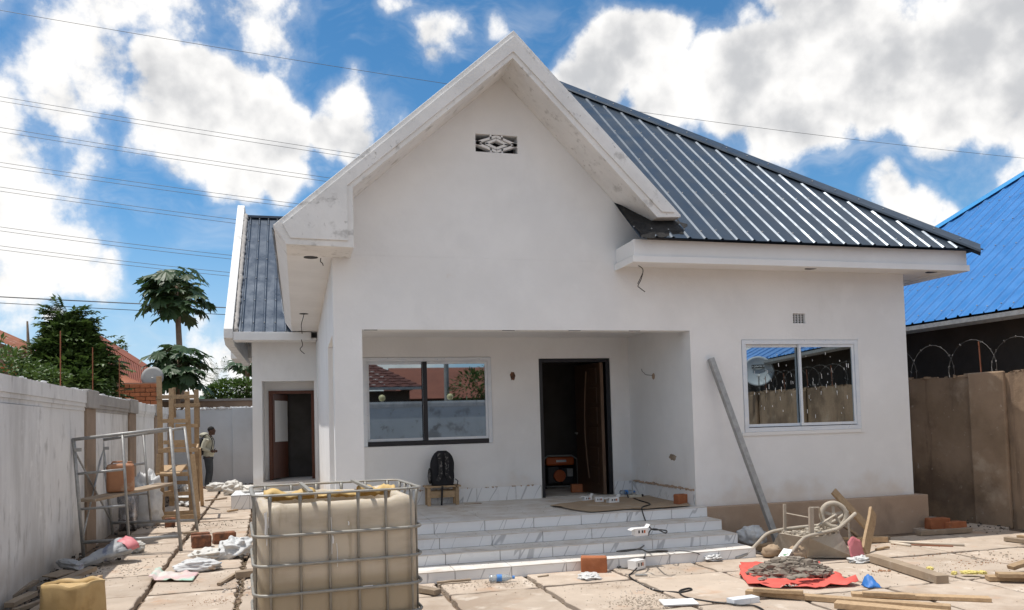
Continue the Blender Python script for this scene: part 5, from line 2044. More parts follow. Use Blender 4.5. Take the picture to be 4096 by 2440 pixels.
stick('post', (-2.543, 16.400, 2.730), (-2.503, 16.400, 0.165), .09, .055)
stick('post', (-2.050, 16.400, 2.432), (-1.977, 16.400, 0.126), .09, .055)
stick('post', (-2.456, 17.300, 2.535), (-2.462, 17.300, 0.187), .09, .055)
stick('post', (-2.420, 17.400, 2.560), (-2.414, 17.400, 1.952), .06, .04)
stick('post', (-1.985, 17.300, 2.506), (-1.978, 17.300, 0.247), .09, .055)
stick('post', (-1.962, 17.380, 2.266), (-1.960, 17.380, 1.746), .06, .03)
stick('splayed_leg', (-2.521, 16.200, 1.255), (-2.578, 16.050, 0.035), .07, .05)
stick('splayed_leg', (-1.931, 16.200, 1.234), (-1.819, 16.050, 0.031), .07, .05)
stick('splayed_leg', (-2.030, 18.100, 1.298), (-2.074, 19.000, -0.007), .07, .05)
for (x0, x1, y0, y1) in ((1478, 1838, 208, 202), (1528, 1768, 432, 430), (1538, 1750, 634, 628), (1486, 1862, 714, 702), (1510, 1785, 935, 930), (1500, 1785, 1125, 1112)):
    a, b = {1478: ((-2.568, 16.340, 2.331), (-1.889, 16.340, 2.331)), 1528: ((-2.478, 16.340, 1.878), (-2.026, 16.340, 1.870)), 1538: ((-2.461, 16.340, 1.471), (-2.063, 16.340, 1.470)),
            1486: ((-2.559, 16.340, 1.314), (-1.852, 16.340, 1.313)), 1510: ((-2.517, 16.340, 0.870), (-2.002, 16.340, 0.858)), 1500: ((-2.538, 16.340, 0.492), (-2.005, 16.340, 0.492))}[x0]
    stick('rung', a, b, .075, .03)
for (a, b) in (((-2.391, 17.240, 2.189), (-1.906, 17.240, 2.196)), ((-2.374, 17.240, 1.788), (-1.950, 17.240, 1.776)), ((-2.396, 17.240, 1.384), (-1.933, 17.240, 1.381)), ((-2.478, 17.240, 0.942), (-1.961, 17.240, 0.933)),
               ((-2.480, 17.240, 0.654), (-1.964, 17.240, 0.639)), ((-2.482, 17.240, 0.321), (-1.966, 17.240, 0.305))):
    stick('rung', a, b, .07, .03)
for (a, b) in (((-2.558, 16.100, 0.134), (-1.853, 16.100, 0.138)), ((-2.557, 16.000, 0.071), (-1.817, 16.000, 0.068))):
    stick('bottom_board', a, b, .11, .03)
for (a, b) in (((-2.533, 16.340, 1.317), (-2.445, 17.300, 1.333)), ((-1.875, 16.340, 1.318), (-1.960, 17.300, 1.381)), ((-2.529, 16.340, 0.501), (-2.470, 17.300, 0.463)), ((-1.977, 16.340, 0.484), (-1.976, 17.300, 0.439))):
    stick('side_rail', a, b, .03, .07, (0, 0, 1))
stick('seat_board', (-2.361, 16.100, 0.877), (-2.387, 17.300, 0.990), .42, .035, (0, 0, 1))


# ------------------------------------------------------------------ loose boards and rubbish on the left
LB = 'loose boards'
plank('plank', (-2.622, 9.803, 0.050), (-2.335, 10.372, 0.110), .11, .05, 'long dusty plank lying on the rubbish heap by the left wall', 'wood_grey', LB)
plank('plank', (-2.301, 9.662, 0.040), (-2.225, 10.079, 0.050), .12, .06, 'short thick timber offcut beside the long dusty plank', 'wood', LB)
plank('plank', (-2.758, 8.930, 0.030), (-2.672, 9.363, 0.050), .10, .05, 'dusty plank nearest the wall in the lower left corner', 'wood_grey', LB)
plank('plank', (-2.606, 8.568, 0.040), (-2.417, 8.947, 0.060), .06, .04, 'thin plank between two others in the lower left corner', 'wood_grey', LB)
plank('plank', (-2.421, 8.451, 0.030), (-2.406, 8.889, 0.040), .08, .04, 'plank end beside the yellow can in the lower left', 'wood_grey', LB)
plank('plank', (-2.774, 10.290, 0.060), (-2.622, 10.469, 0.090), .26, .015, 'flat brown board on the heap next to the left wall', 'wood_grey', LB, cat='board')
plank('plank', (-1.817, 13.922, 0.030), (-1.603, 14.019, 0.030), .09, .04, 'dark charred board end by the scaffold foot', 'wood_grey', LB)
plank('stick', (-0.856, 9.287, 0.020), (-0.708, 9.818, 0.030), .045, .03, 'thin stick lying on the slab left of the tank', 'wood_grey', LB)
plank('plank', (-0.706, 9.635, 0.050), (-0.473, 9.672, 0.050), .13, .07, 'thick timber block half hidden behind the tank', 'wood_grey', LB)
plank('stick', (-2.138, 20.182, 0.020), (-1.702, 20.652, 0.020), .06, .03, 'narrow board across the alley gap near the sacks', 'wood_grey', LB)
plank('stick', (-1.411, 17.329, 0.020), (-1.231, 17.555, 0.020), .05, .03, 'short batten in front of the white tiled block', 'wood', LB)

plank('plank', (-2.907, 9.214, 0.030), (-2.868, 10.123, 0.050), .09, .04, 'grey plank against the wall behind the lower left corner', 'wood_grey', LB)
plank('plank', (-2.443, 9.133, 0.040), (-2.332, 9.312, 0.060), .14, .03, 'short grey board behind the yellow can', 'wood_grey', LB)
plank('plank', (-2.444, 9.435, 0.100), (-2.390, 9.793, 0.120), .20, .02, 'small flat board lying over the rubbish heap', 'wood_grey', LB)
plank('stick', (-2.727, 9.697, 0.050), (-2.545, 9.825, 0.080), .04, .03, 'thin stick poking out of the rubbish heap', 'wood_grey', LB)


def lump(name, a, b, w, h, label, m, cat, seed, group=None, crumple=.35, freq=4.0, nu=28, nv=18):
    """crumpled sack or sheet: a soft shape from a to b, resting on its floor"""
    a, b = Vector(a), Vector(b)
    c = (a + b) / 2
    L = (b - a).length / 2
    ang = math.atan2((b - a).y, (b - a).x)
    mb = MB().blob((0, 0, h * .42), (L * 1.05, w / 2, h * .6), 44, 28, crumple * .8, freq * .7, seed, floor=.004, rotz=ang, power=.8, ridge=min(.28, crumple * .6))
    o = mb.build(name, M[m], None, smooth=True, label=label, cat=cat, group=group)
    o.location = (c.x, c.y, min(a.z, b.z))
    o.modifiers.new('sub', 'SUBSURF').render_levels = 1
    return o


def woven(name, c, c2, stripes):
    return mat(name, c, c2, 6, rough=.75, bump=.004, bscale=26, layers=tuple((s, 3.5 + 1.7 * i, .62, .68, .8, (1.5, .5, 1)) for i, s in enumerate(stripes)))


M['sack_white'] = woven('white_woven_sack', (.64, .63, .60), (.54, .52, .48), ((.40, .33, .26), (.22, .30, .45)))
M['sack_blue'] = woven('blue_striped_sack', (.62, .63, .63), (.52, .52, .52), ((.25, .38, .55), (.45, .33, .24)))
M['sack_grey'] = woven('grey_cement_bag', (.40, .41, .42), (.30, .31, .32), ((.14, .16, .24), (.24, .20, .24)))
M['pink'] = mat('pink_plastic', (.62, .22, .24), (.55, .17, .19), 5, rough=.5)
M['rainbow'] = mat('striped_bag', (.62, .60, .55), (.58, .35, .36), 2.3, rough=.7, bump=.003, layers=(((.30, .56, .44), 1.6, .52, .60, .8), ((.66, .58, .28), 2.1, .55, .63, .8), ((.60, .58, .57), 3, .6, .7, .8)))

SK = 'empty sacks left about the yard'
# the long cement bag leaning up to the right
cb = thing('cement_bag', (-2.483, 11.743, 0.000), 'long grey cement bag with a pink patch under the scaffold', 'bag', SK, world=True)
A_, B_ = Vector((-2.654, 11.095, 0.050)), Vector((-2.154, 11.619, 0.220))
vs, fs = [], []
n, mlev = 36, 26
for j in range(mlev + 1):
    t = j / mlev
    p = A_.lerp(B_, t)
    w = (.07 + .17 * t ** .8) * (1 if t < .9 else 1 - (t - .9) * 5)
    hgt = (.035 + .085 * t ** .9) * (1 if t < .9 else 1 - (t - .9) * 5)
    ax = (B_ - A_).normalized()
    s = ax.cross(Vector((0, 0, 1))).normalized()
    u = s.cross(ax)
    for i in range(n):
        a = 2 * math.pi * i / n
        k = 1 + .30 * mnoise.noise(Vector((math.cos(a) * 1.5, math.sin(a) * 1.5, t * 6))) - .35 * abs(mnoise.noise(Vector((math.cos(a) * 3, math.sin(a) * 3, t * 4 + 9))))
        q = p + s * (math.cos(a) * w * k) + u * (math.sin(a) * hgt * k)
        q.z = max(q.z, .012)
        vs.append(q)
for j in range(mlev):
    for i in range(n):
        i2 = (i + 1) % n
        fs.append((j * n + i, j * n + i2, (j + 1) * n + i2, (j + 1) * n + i))
fs += [tuple(range(n - 1, -1, -1)), tuple(range(mlev * n, (mlev + 1) * n))]
MB().add(vs, fs).build('body', M['sack_grey'], cb, smooth=True, solid=.004)
pk = MB()
def pkf(u, v):
    t = .72 + .20 * u
    p = A_.lerp(B_, t)
    ax = (B_ - A_).normalized()
    s = ax.cross(Vector((0, 0, 1))).normalized()
    uu = s.cross(ax)
    a = rad(-10 + 95 * v)
    w, hh = .07 + .17 * t ** .8, .035 + .085 * t ** .9
    return tuple(p + s * (math.cos(a) * (w + .012)) + uu * (math.sin(a) * (hh + .012)) + Vector((0, 0, .012 * mnoise.noise(Vector((u * 5, v * 5, 1))))))
pk.grid(pkf, 10, 8)
pk.build('pink_patch', M['pink'], cb, smooth=True, solid=.004)
lump('sack', (-2.385, 12.447, 0.000), (-2.140, 12.238, 0.000), .22, .16, 'white sack end beside the long cement bag', 'sack_white', 'sack', 3, SK)
lump('sack', (-2.888, 11.198, 0.050), (-2.546, 10.669, 0.050), .16, .10, 'light grey plastic wrap on the rubbish heap by the wall', 'sack_grey', 'wrapping', 5, None, .3, 3)
lump('sack', (-1.330, 11.319, 0.000), (-0.953, 11.152, 0.000), .40, .13, 'brown-white sack crumpled left of the tank', 'sack_white', 'sack', 7, SK, .5, 3.5)
lump('sack', (-1.010, 11.354, 0.000), (-0.643, 11.280, 0.000), .55, .24, 'white and blue sack heaped against the tank cage', 'sack_blue', 'sack', 9, SK, .55, 3.5)
lump('sack', (-1.441, 10.373, 0.000), (-0.959, 10.350, 0.000), .30, .13, 'blue-striped white sack lying behind the rainbow sheet', 'sack_blue', 'sack', 12, SK, .45, 3.5)
rb_ = MB()
P00, P10, P11, P01 = (Vector(v) for v in ((-1.653, 9.852, 0.000), (-1.161, 9.627, 0.000), (-1.153, 10.143, 0.000), (-1.655, 10.394, 0.000)))
rb_.grid(lambda u, v: tuple(P00.lerp(P10, u).lerp(P01.lerp(P11, u), v) + Vector((0, 0, .02 + .05 * max(0, mnoise.noise(Vector((u * 5, v * 4, 7)))) + (.04 if u < .1 else 0)))), 22, 12)
rb_.build('plastic_sheet', M['rainbow'], None, smooth=True, solid=.006, label='flattened plastic bag in pale rainbow colours on the slab', cat='plastic bag')
lump('sack', (-2.392, 23.508, 0.000), (-1.954, 23.232, 0.000), .45, .22, 'flat white sack by the feet of the standing man', 'sack_white', 'sack', 15, SK, .45, 3)
lump('sack', (-1.873, 21.944, 0.000), (-1.423, 21.837, 0.000), .5, .34, 'bulging white sack between the man and the rear step', 'sack_white', 'sack', 17, SK, .45, 3)
lump('sack', (-2.738, 20.474, 0.000), (-2.315, 18.935, 0.000), .35, .22, 'white sack seen between the legs of the timber tower', 'sack_blue', 'sack', 19, SK, .45, 3)
lump('sack', (-2.975, 22.448, 0.000), (-2.759, 22.485, 0.000), .5, .30, 'pale sack farther behind the timber tower', 'sack_white', 'sack', 23, SK, .45, 3)
lump('sack', (-1.460, 22.202, -0.000), (-1.095, 21.804, 0.000), .4, .2, 'white paper wrapping beside the rear tiled block', 'sack_white', 'wrapping', 27, None, .45, 3)
for (x0, x1, y, hh, mm, lb, sd_) in ((-3.05, -2.86, 15.0, .75, 'foil', 'crumpled silver foil sheet leaning on the left wall', 4), (-2.95, -2.60, 15.6, .85, 'sack_blue', 'tall crumpled plastic bag leaning on the left wall', 8)):
    M.setdefault('foil', mat('silver_foil', (.50, .50, .52), (.20, .21, .24), 5, rough=.25, metal=.8, bump=.02, bscale=9))
    mb = MB().blob((0, 0, hh * .5), ((x1 - x0) * .75, .16, hh * .55), 24, 20, .4, 3.2, sd_, floor=.004, power=.7)
    o = mb.build('plastic_bag', M[mm], None, smooth=True, label=lb, cat='plastic bag')
    o.location = ((x0 + x1) / 2 + .12, y, 0)

def brick_obj(loc, size, rotz, label, m, rx=0, cat='brick'):
    mb = MB()
    sx, sy, sz = size
    n_ = 4
    mb.blob((0, 0, sz / 2), (sx / 2 * 1.06, sy / 2 * 1.06, sz / 2 * 1.06), 28, 18, .05, 3, rs.uniform(0, 30), power=.15)
    o = mb.build('brick', M[m], None, auto=40, label=label, cat=cat, group='loose bricks')
    o.location = loc
    o.rotation_euler = (rx, 0, rotz)
    return o


brick_obj((-1.369, 12.392, 0.000), (.25, .13, .17), .2, 'upright soot-stained brick left of the tank', 'brick_burnt')
brick_obj((-1.448, 12.980, 0.000), (.25, .13, .14), .15, 'dark brick just behind the upright soot-stained brick', 'brick_burnt')
brick_obj((-1.083, 12.695, 0.000), (.30, .14, .16), .3, 'long blackened brick beside the crumpled sacks', 'brick_burnt')
brick_obj((-2.193, 15.207, 0.000), (.16, .12, .16), .2, 'brick standing at the foot of the timber tower', 'brick_burnt')
# tiled block by the rear entrance
tbk = thing('tiled_block', (-1.172, 17.613, 0.000), 'low white marble-tiled block in the alley near the rear door', 'step', world=True)
q = (-1.373, 17.767, 0.000)
q2 = (-1.001, 17.563, 0.000)
MB().box2((q[0], q[1], 0), (q2[0] + .6, q[1] + 1.4, .28)).build('core', M['grout'], tbk)
for i in range(2):
    a, b = q[0] + i * (q2[0] - q[0]), q[0] + (i + 1) * (q2[0] - q[0])
    MB().box2((a + .004, q[1] - .012, .004), (min(b, q2[0] + .6) - .004, q[1] - .001, .29)).build('tile', M['marble'], tbk)
MB().box2((q[0] - .01, q[1] - .012, .281), (q2[0] + .6, q[1] + 1.4, .295)).build('tile', M['marble'], tbk)
plank('plank', (q[0] + .2, q[1] + .6, .33), (q[0] + .65, q[1] + .75, .33), .25, .04, 'flattened carton on the low tiled block', 'sack_white', None, cat='carton')

# ------------------------------------------------------------------ stool and backpack on the porch
stl = thing('stool', (2.05, 11.80, ZP), 'small rough wooden stool by the porch wall under the window', 'stool')
for (x, y) in ((-.21, -.10), (.21, -.10), (-.21, .10), (.21, .10)):
    MB().box2((x - .025, y - .02, .005), (x + .025, y + .02, .27)).build('leg', M['wood'], stl, bevel=.003)
MB().box2((-.265, -.14, .271), (.265, .14, .295)).build('seat', M['wood'], stl, bevel=.003)
MB().box2((-.184, -.115, .12), (.184, -.09, .215)).build('apron', M['wood'], stl, bevel=.003)
MB().box2((-.184, .09, .12), (.184, .115, .215)).build('apron', M['wood'], stl, bevel=.003)

M['camo'] = mat('camouflage_cloth', (.028, .028, .030), (.014, .014, .015), 5, rough=.8, layers=(((.17, .16, .15), 22, .54, .57, .8), ((.05, .05, .05), 14, .58, .62, .8)))
M['black_cloth'] = mat('black_cloth', (.012, .012, .015), (.018, .018, .022), 9, rough=.85, bump=.002)


def backpack(loc, rotz, label, m_body, m_strap, s=1.0, straps=True):
    t = thing('backpack', loc, label, 'backpack', rotz=rotz)
    n, mlev = 28, 14
    vs, fs = [], []
    for j in range(mlev + 1):
        u = j / mlev
        z = .50 * s * u
        w = .175 * s * (1.0 if u < .5 else math.sqrt(max(0, 1 - ((u - .5) / .53) ** 2.6)))
        w *= .90 + .10 * math.sin(min(1, u * 3) * 1.57)
        d = .10 * s * (1.05 - .35 * u) * (1 if u < .9 else .75)
        for i in range(n):
            a = 2 * math.pi * i / n
            cx_, sx_ = math.cos(a), math.sin(a)
            x = math.copysign(abs(cx_) ** .6, cx_) * max(w, .02)
            y = math.copysign(abs(sx_) ** .7, sx_) * d
            k = 1 + .05 * mnoise.noise(Vector((cx_ * 2, sx_ * 2, u * 4)))
            vs.append((x * k, y * k, z))
    for j in range(mlev):
        for i in range(n):
            i2 = (i + 1) % n
            fs.append((j * n + i, j * n + i2, (j + 1) * n + i2, (j + 1) * n + i))
    fs += [tuple(range(n - 1, -1, -1)), tuple(range(mlev * n, (mlev + 1) * n))]
    MB().add(vs, fs).build('body', m_body, t, smooth=True)
    if straps:
        for sg in (-1, 1):
            pts = [(.055 * s * sg, -.075 * s, .47 * s), (.052 * s * sg, -.115 * s, .40 * s), (.045 * s * sg, -.125 * s, .26 * s), (.05 * s * sg, -.120 * s, .16 * s), (.09 * s * sg, -.105 * s, .07 * s)]
            mb = MB()
            for k in range(4):
                mb.bar(pts[k], pts[k + 1], .055 * s, .014 * s, up=(0, 1, 0))
            mb.build('strap', m_strap, t, bevel=.003)
        MB().blob((-.185 * s, 0, .14 * s), (.03 * s, .06 * s, .12 * s), 10, 8, .1, 2, 1).build('side_pocket', m_strap, t, smooth=True)
    return t


bpk = backpack((2.06, 11.78, ZP + .295), 0.0, 'black camouflage backpack standing on the wooden stool', M['black_cloth'], M['camo'], 1.02)
MB().bar((-.03, -.15, .0), (-.05, -.16, -.28), .028, .004, up=(0, 1, 0)).build('hanging_strap', M['black_cloth'], bpk)
MB().tube([(.12, -.10, .03), (.19, -.12, -.02), (.21, -.12, .06), (.18, -.08, .09)], .008, 6).build('buckle_strap', M['black_cloth'], bpk)

# ------------------------------------------------------------------ generator inside the doorway
M['gen_orange'] = mat('orange_enamel', (.50, .10, .015), rough=.4)
M['gen_dark'] = mat('engine_black', (.03, .03, .032), rough=.5)
gp = (4.534, 13.566, 0.480)
gen = thing('generator', (gp[0] + .02, gp[1] + .25, ZP), 'orange portable generator in its tube frame inside the doorway', 'generator', rotz=rad(-8))
for y in (-.20, .20):
    MB().tube([(-.30, y, .03), (-.34, y, .30), (-.32, y, .50), (-.24, y, .575), (.20, y, .575), (.30, y, .50), (.30, y, .03), (-.30, y, .03)], .015, 8).build('frame_tube', M['steel'], gen, smooth=True)
for x in (-.28, .28):
    MB().tube([(x, -.20, .03), (x, .20, .03)], .014, 8).build('frame_rail', M['steel'], gen)
MB().box2((-.26, -.18, .40), (.25, .18, .55)).build('fuel_tank', M['gen_orange'], gen, bevel=.03)
MB().box2((-.08, -.188, .46), (.10, -.1805, .50)).build('tank_badge', M['plastic_white'], gen)
MB().box2((-.24, -.14, .06), (-.0, .14, .38)).build('alternator', M['gen_dark'], gen, bevel=.03)
MB().box2((.01, -.15, .06), (.25, .15, .36)).build('engine', M['gen_dark'], gen, bevel=.03)
MB().lathe([(.001, -.02), (.105, -.02), (.11, 0), (.11, .06)], (-.02, -.165, .215), 28, axis=(0, 1, 0)).build('recoil_cover', M['gen_orange'], gen, smooth=False)
MB().box2((.12, -.17, .20), (.22, -.151, .34)).build('socket_panel', M['steel'], gen)
MB().tube([(-.28, -.20, .03), (-.28, -.20, .0)], .02, 8).build('foot', M['black'], gen)
MB().tube([(.28, -.20, .03), (.28, -.20, .0)], .02, 8).build('foot', M['black'], gen)

# ------------------------------------------------------------------ litter on the porch
cbd = MB()
poly = [(3.398, 10.789, 0.490), (3.473, 10.364, 0.490), (3.552, 9.993, 0.490), (3.632, 9.748, 0.490), (3.970, 9.829, 0.490), (4.184, 9.841, 0.490), (4.313, 9.737, 0.490), (4.679, 9.731, 0.490), (5.065, 9.819, 0.490), (5.222, 10.157, 0.490), (5.350, 10.787, 0.490),
        (5.247, 11.323, 0.490), (4.768, 11.388, 0.490), (4.162, 11.156, 0.490)]
cpt = Vector((0, 0, 0))
for p in poly:
    cpt += Vector(p)
cpt /= len(poly)
ring_o = []
for i in range(len(poly)):
    a, b = Vector(poly[i]), Vector(poly[(i + 1) % len(poly)])
    for k in range(4):
        p = a.lerp(b, k / 4)
        p += Vector((rs.uniform(-.015, .015), rs.uniform(-.02, .02), 0))
        ring_o.append(p)
m_ = len(ring_o)
vs = [(p.x, p.y, .4905 + (.012 + .02 * max(0, mnoise.noise(Vector((p.x * 3, p.y * 3, 0)))))) for p in ring_o]
vs += [(cpt.x + (p.x - cpt.x) * .85, cpt.y + (p.y - cpt.y) * .85, .4915) for p in ring_o]
vs.append((cpt.x, cpt.y, .4915))
fs = [(i, (i + 1) % m_, (i + 1) % m_ + m_, i + m_) for i in range(m_)] + [(i + m_, (i + 1) % m_ + m_, 2 * m_) for i in range(m_)]
M['card'] = mat('brown_cardboard', (.40, .30, .205), (.34, .25, .17), 3, rough=.9, layers=(((.50, .43, .34), 3, .52, .7, .6),))
MB().add(vs, fs).build('cardboard_sheet', M['card'], None, solid=.004, label='flattened torn cardboard sheet on the porch edge', cat='cardboard')


def carton(loc, size, rotz, label, flap=True, tilt=0):
    t = thing('small_box', loc, label, 'box', 'small white cartons', rotz=rotz)
    if tilt:
        t.rotation_euler = (tilt, 0, rotz)
    sx, sy, sz = size
    MB().box2((-sx / 2, -sy / 2, 0), (sx / 2, sy / 2, sz)).build('carton', M['plastic_white'], t, bevel=.002)
    if flap:
        MB().bar((-sx / 2 - .002, 0, sz), (-sx / 2 - .055, 0, sz - .02), sy * .95, .002).build('flap', M['plastic_white'], t)
        MB().bar((sx / 2 + .002, 0, sz), (sx / 2 + .03, 0, sz + .035), sy * .95, .002).build('flap', M['plastic_white'], t)
    for k, (x, c) in enumerate(((-.22, 'gen_dark'), (.05, 'gen_dark'), (.22, 'gen_orange'))):
        MB().box2((sx * (x - .06), -sy / 2 - .0012, sz * .35), (sx * (x + .06), -sy / 2 - .0004, sz * .72)).build('print', M[c], t)
    return t


carton((4.122, 11.229, 0.491), (.12, .09, .065), .1, 'opened white carton, leftmost on the porch cardboard')
carton((4.217, 10.973, 0.491), (.12, .09, .07), -.2, 'white carton, middle of three on the porch cardboard', False)
carton((4.355, 10.795, 0.491), (.16, .10, .075), .15, 'white carton with open flaps, right of three on the cardboard')
carton((3.760, 8.525, 0.355), (.16, .10, .085), .05, 'white carton on the second step beside the cable')
carton((3.654, 8.406, 0.004), (.17, .12, .10), .5, 'white carton tipped over at the foot of the steps', False)

M['bottle'] = mat('clear_plastic_bottle', (.62, .70, .76), rough=.12, trans=.75)
M['bottle_blue'] = mat('blue_bottle_label', (.08, .24, .58), rough=.4)


def bottle(loc, rotz, label, s=1.0):
    t = thing('bottle', loc, label, 'bottle', 'plastic water bottles', rotz=rotz)
    r = .036 * s
    MB().lathe([(r * .6, 0), (r, .01 * s), (r, .05 * s), (r * .93, .06 * s), (r, .07 * s), (r, .16 * s), (r * .85, .19 * s), (r * .38, .225 * s), (r * .36, .24 * s)], (-.11 * s, 0, r), 18, axis=(1, 0, 0)).build('body', M['bottle'], t, smooth=True)
    MB().lathe([(r * 1.01, .08 * s), (r * 1.012, .081 * s), (r * 1.012, .129 * s), (r * 1.01, .13 * s)], (-.11 * s, 0, r), 18, axis=(1, 0, 0)).build('label_band', M['bottle_blue'], t)
    MB().lathe([(r * .46, .238 * s), (r * .46, .262 * s)], (-.11 * s, 0, r), 14, axis=(1, 0, 0)).build('cap', M['bottle_blue'], t)
    return t


bottle((5.014, 11.848, 0.487), .08, 'empty plastic bottle by the porch skirting', 1.0)
bottle((2.043, 8.310, 0.003), -.15, 'empty plastic bottle with blue cap in front of the steps', 1.05)
ps = thing('power_strip', (4.917, 11.291, 0.487), 'cream power strip with black plugs on the porch floor', 'power strip', rotz=-.05)
MB().box2((-.10, -.03, 0), (.10, .03, .045)).build('case', mat('cream_plastic', (.62, .58, .48), rough=.5), ps, bevel=.006)
for x in (-.05, .02):
    MB().lathe([(.018, 0), (.018, .003)], (x, 0, .045), 14).build('socket', M['gen_dark'], ps)
MB().blob((.12, 0, .03), (.025, .02, .022), 8, 6, .1).build('plug', M['gen_dark'], ps, smooth=True)
MB().tube([(-.12, -.05, .0), (-.14, -.02, .09), (-.12, 0, .04)], .01, 6).build('plug_lead', M['gen_dark'], ps)
brick_obj((5.141, 10.145, 0.492), (.23, .12, .13), .1, 'orange brick on the cardboard at the porch corner', 'brick')
brick_obj((4.528, 12.711, 0.482), (.25, .12, .13), -.15, 'orange brick wedging the open door', 'brick')
brick_obj((3.150, 8.419, 0.000), (.27, .14, .17), -.35, 'broken orange brick standing in front of the steps', 'brick')
M['thin_plastic'] = mat('clear_film', (.66, .66, .65), (.56, .56, .55), 8, rough=.35, bump=.01, bscale=12)
lump('plastic_scrap', (2.873, 8.136, -0.000), (3.083, 8.111, 0.000), .30, .05, 'crumpled white plastic scrap in front of the orange brick', 'thin_plastic', 'plastic scrap', 31, None, .7, 5)
lump('plastic_scrap', (4.597, 8.642, 0.000), (4.773, 8.531, 0.000), .22, .07, 'clear plastic scrap at the right foot of the steps', 'thin_plastic', 'plastic scrap', 33, None, .7, 5)
plank('plank', (1.394, 8.455, 0.015), (1.756, 8.446, 0.020), .045, .022, 'splintered wood strip in front of the lowest step', 'wood_grey', LB)
plank('plank', (1.090, 8.232, 0.030), (1.314, 7.915, 0.030), .10, .05, 'whitish timber offcut half hidden right of the tank', 'wood_grey', LB)
plank('stick', (2.481, 8.363, 0.010), (2.608, 8.389, 0.010), .03, .018, 'tiny wood offcut on the slab before the steps', 'wood_grey', LB)
plank('stick', (3.478, 8.052, 0.010), (3.597, 8.001, 0.010), .03, .015, 'small metal strip on the slab near the tipped carton', 'steel', None, cat='metal strip')
plank('stick', (2.363, 11.674, 0.492), (2.618, 11.652, 0.492), .03, .012, 'thin wood splinter on the porch floor', 'wood_grey', LB)


# ------------------------------------------------------------------ extension cable running down the steps
def cr_spline(ps, k=8):
    ps = [Vector(p) for p in ps]
    out = []
    for i in range(len(ps) - 1):
        p0, p1, p2, p3 = ps[max(i - 1, 0)], ps[i], ps[i + 1], ps[min(i + 2, len(ps) - 1)]
        for j in range(k):
            t = j / k
            out.append(.5 * ((2 * p1) + (p2 - p0) * t + (2 * p0 - 5 * p1 + 4 * p2 - p3) * t * t + (3 * p1 - p0 - 3 * p2 + p3) * t ** 3))
    out.append(ps[-1])
    return out


cable = [(4.826, 11.128, 0.500), (4.742, 10.689, 0.505), (4.675, 10.216, 0.505), (4.442, 9.931, 0.510), (4.300, 9.660, 0.508), (4.322, 9.640, 0.395), (4.349, 9.620, 0.325), (4.035, 8.790, 0.372),
         (4.105, 8.714, 0.372), (4.132, 8.607, 0.372), (4.039, 8.452, 0.372), (4.069, 8.725, 0.378), (3.987, 8.718, 0.380), (4.205, 9.280, 0.229), (4.206, 9.270, 0.189), (4.154, 9.260, 0.126), (3.646, 8.294, 0.246),
         (3.441, 8.184, 0.246), (3.343, 8.212, 0.246), (3.471, 8.224, 0.250), (3.621, 8.207, 0.252), (3.621, 8.035, 0.250), (3.738, 8.009, 0.246), (3.845, 8.000, 0.246), (3.734, 8.026, 0.252), (4.001, 8.880, 0.084), (3.803, 8.520, 0.102), (3.765, 8.500, 0.052), (3.514, 8.194, 0.012), (3.413, 8.050, 0.000),
         (3.370, 7.614, -0.010), (3.385, 7.309, -0.005), (3.485, 7.127, 0.010), (3.524, 7.084, 0.012), (3.672, 7.147, 0.012), (3.677, 7.212, 0.014), (3.535, 7.125, 0.016), (3.475, 6.933, 0.012), (3.521, 6.771, 0.012), (3.612, 6.616, 0.012), (3.689, 6.527, 0.012), (3.767, 6.412, 0.012), (3.862, 6.374, 0.012), (3.867, 6.251, 0.012), (3.818, 6.077, 0.012)]
MB().tube(cr_spline(cable), .0085, 6).build('extension_cable', M['cable'], None, smooth=True, label='black extension cable trailing from the porch down the steps', cat='cable')
cab2 = [(3.494, 8.534, 0.010), (3.585, 8.607, 0.010), (3.627, 8.529, 0.010), (3.553, 8.436, 0.010), (3.483, 8.491, 0.012), (3.497, 8.573, 0.012), (3.590, 8.618, 0.014)]
MB().tube(cr_spline(cab2), .008, 6).build('cable_loop', M['cable'], None, smooth=True, label='small black cable loop by the tipped carton', cat='cable')
cab3 = [(4.553, 9.263, 0.012), (4.659, 9.177, 0.012), (4.701, 8.972, 0.012), (4.718, 8.821, 0.012)]
MB().tube(cr_spline([(4.227, 8.600, 0.136), (4.331, 8.530, 0.133), (4.459, 8.510, 0.106), (4.657, 8.709, 0.012)]), .005, 5).build('thin_lead', M['cable'], None, label='thin grey lead lying over the lowest step at its right end', cat='cable')

# ------------------------------------------------------------------ leaning post
pt, pbm = Vector((5.454, 9.800, 2.478)), Vector((6.004, 9.228, 0.000))
post = MB()
d_ = (pbm - pt)
post.bar(pt, pbm, .075, .075, up=(0, 1, 0))
post.build('leaning_post', M['steel'], None, bevel=.006, label='grey square steel post leaning against the front wall', cat='post')

# ------------------------------------------------------------------ upturned wheelbarrow
M['cemented'] = mat('cement_crusted_metal', (.45, .40, .33), (.36, .315, .255), 4, rough=.95, bump=.006, bscale=22, layers=(((.46, .42, .36), 6, .55, .7, .7), ((.20, .13, .09), 5, .64, .76, .6)))
wb = thing('wheelbarrow', (5.75, 8.35, 0), 'cement-crusted wheelbarrow lying upside down beside the steps', 'wheelbarrow', world=True)
T4 = [(5.650, 8.050, 0.263), (6.047, 8.050, 0.295), (6.316, 8.550, 0.290), (5.589, 8.550, 0.260)]
B4 = [(5.739, 8.209, 0.020), (6.162, 7.980, 0.026), (6.663, 8.750, -0.015), (5.577, 8.750, 0.041)]
tray = MB()
vs = [Vector(p) for p in T4] + [Vector(p) for p in B4]
tray.add(vs, [(0, 1, 2, 3), (0, 4, 5, 1), (1, 5, 6, 2), (2, 6, 7, 3), (3, 7, 4, 0)])
tray.build('tray', M['cemented'], wb, solid=.012, bevel=.02)
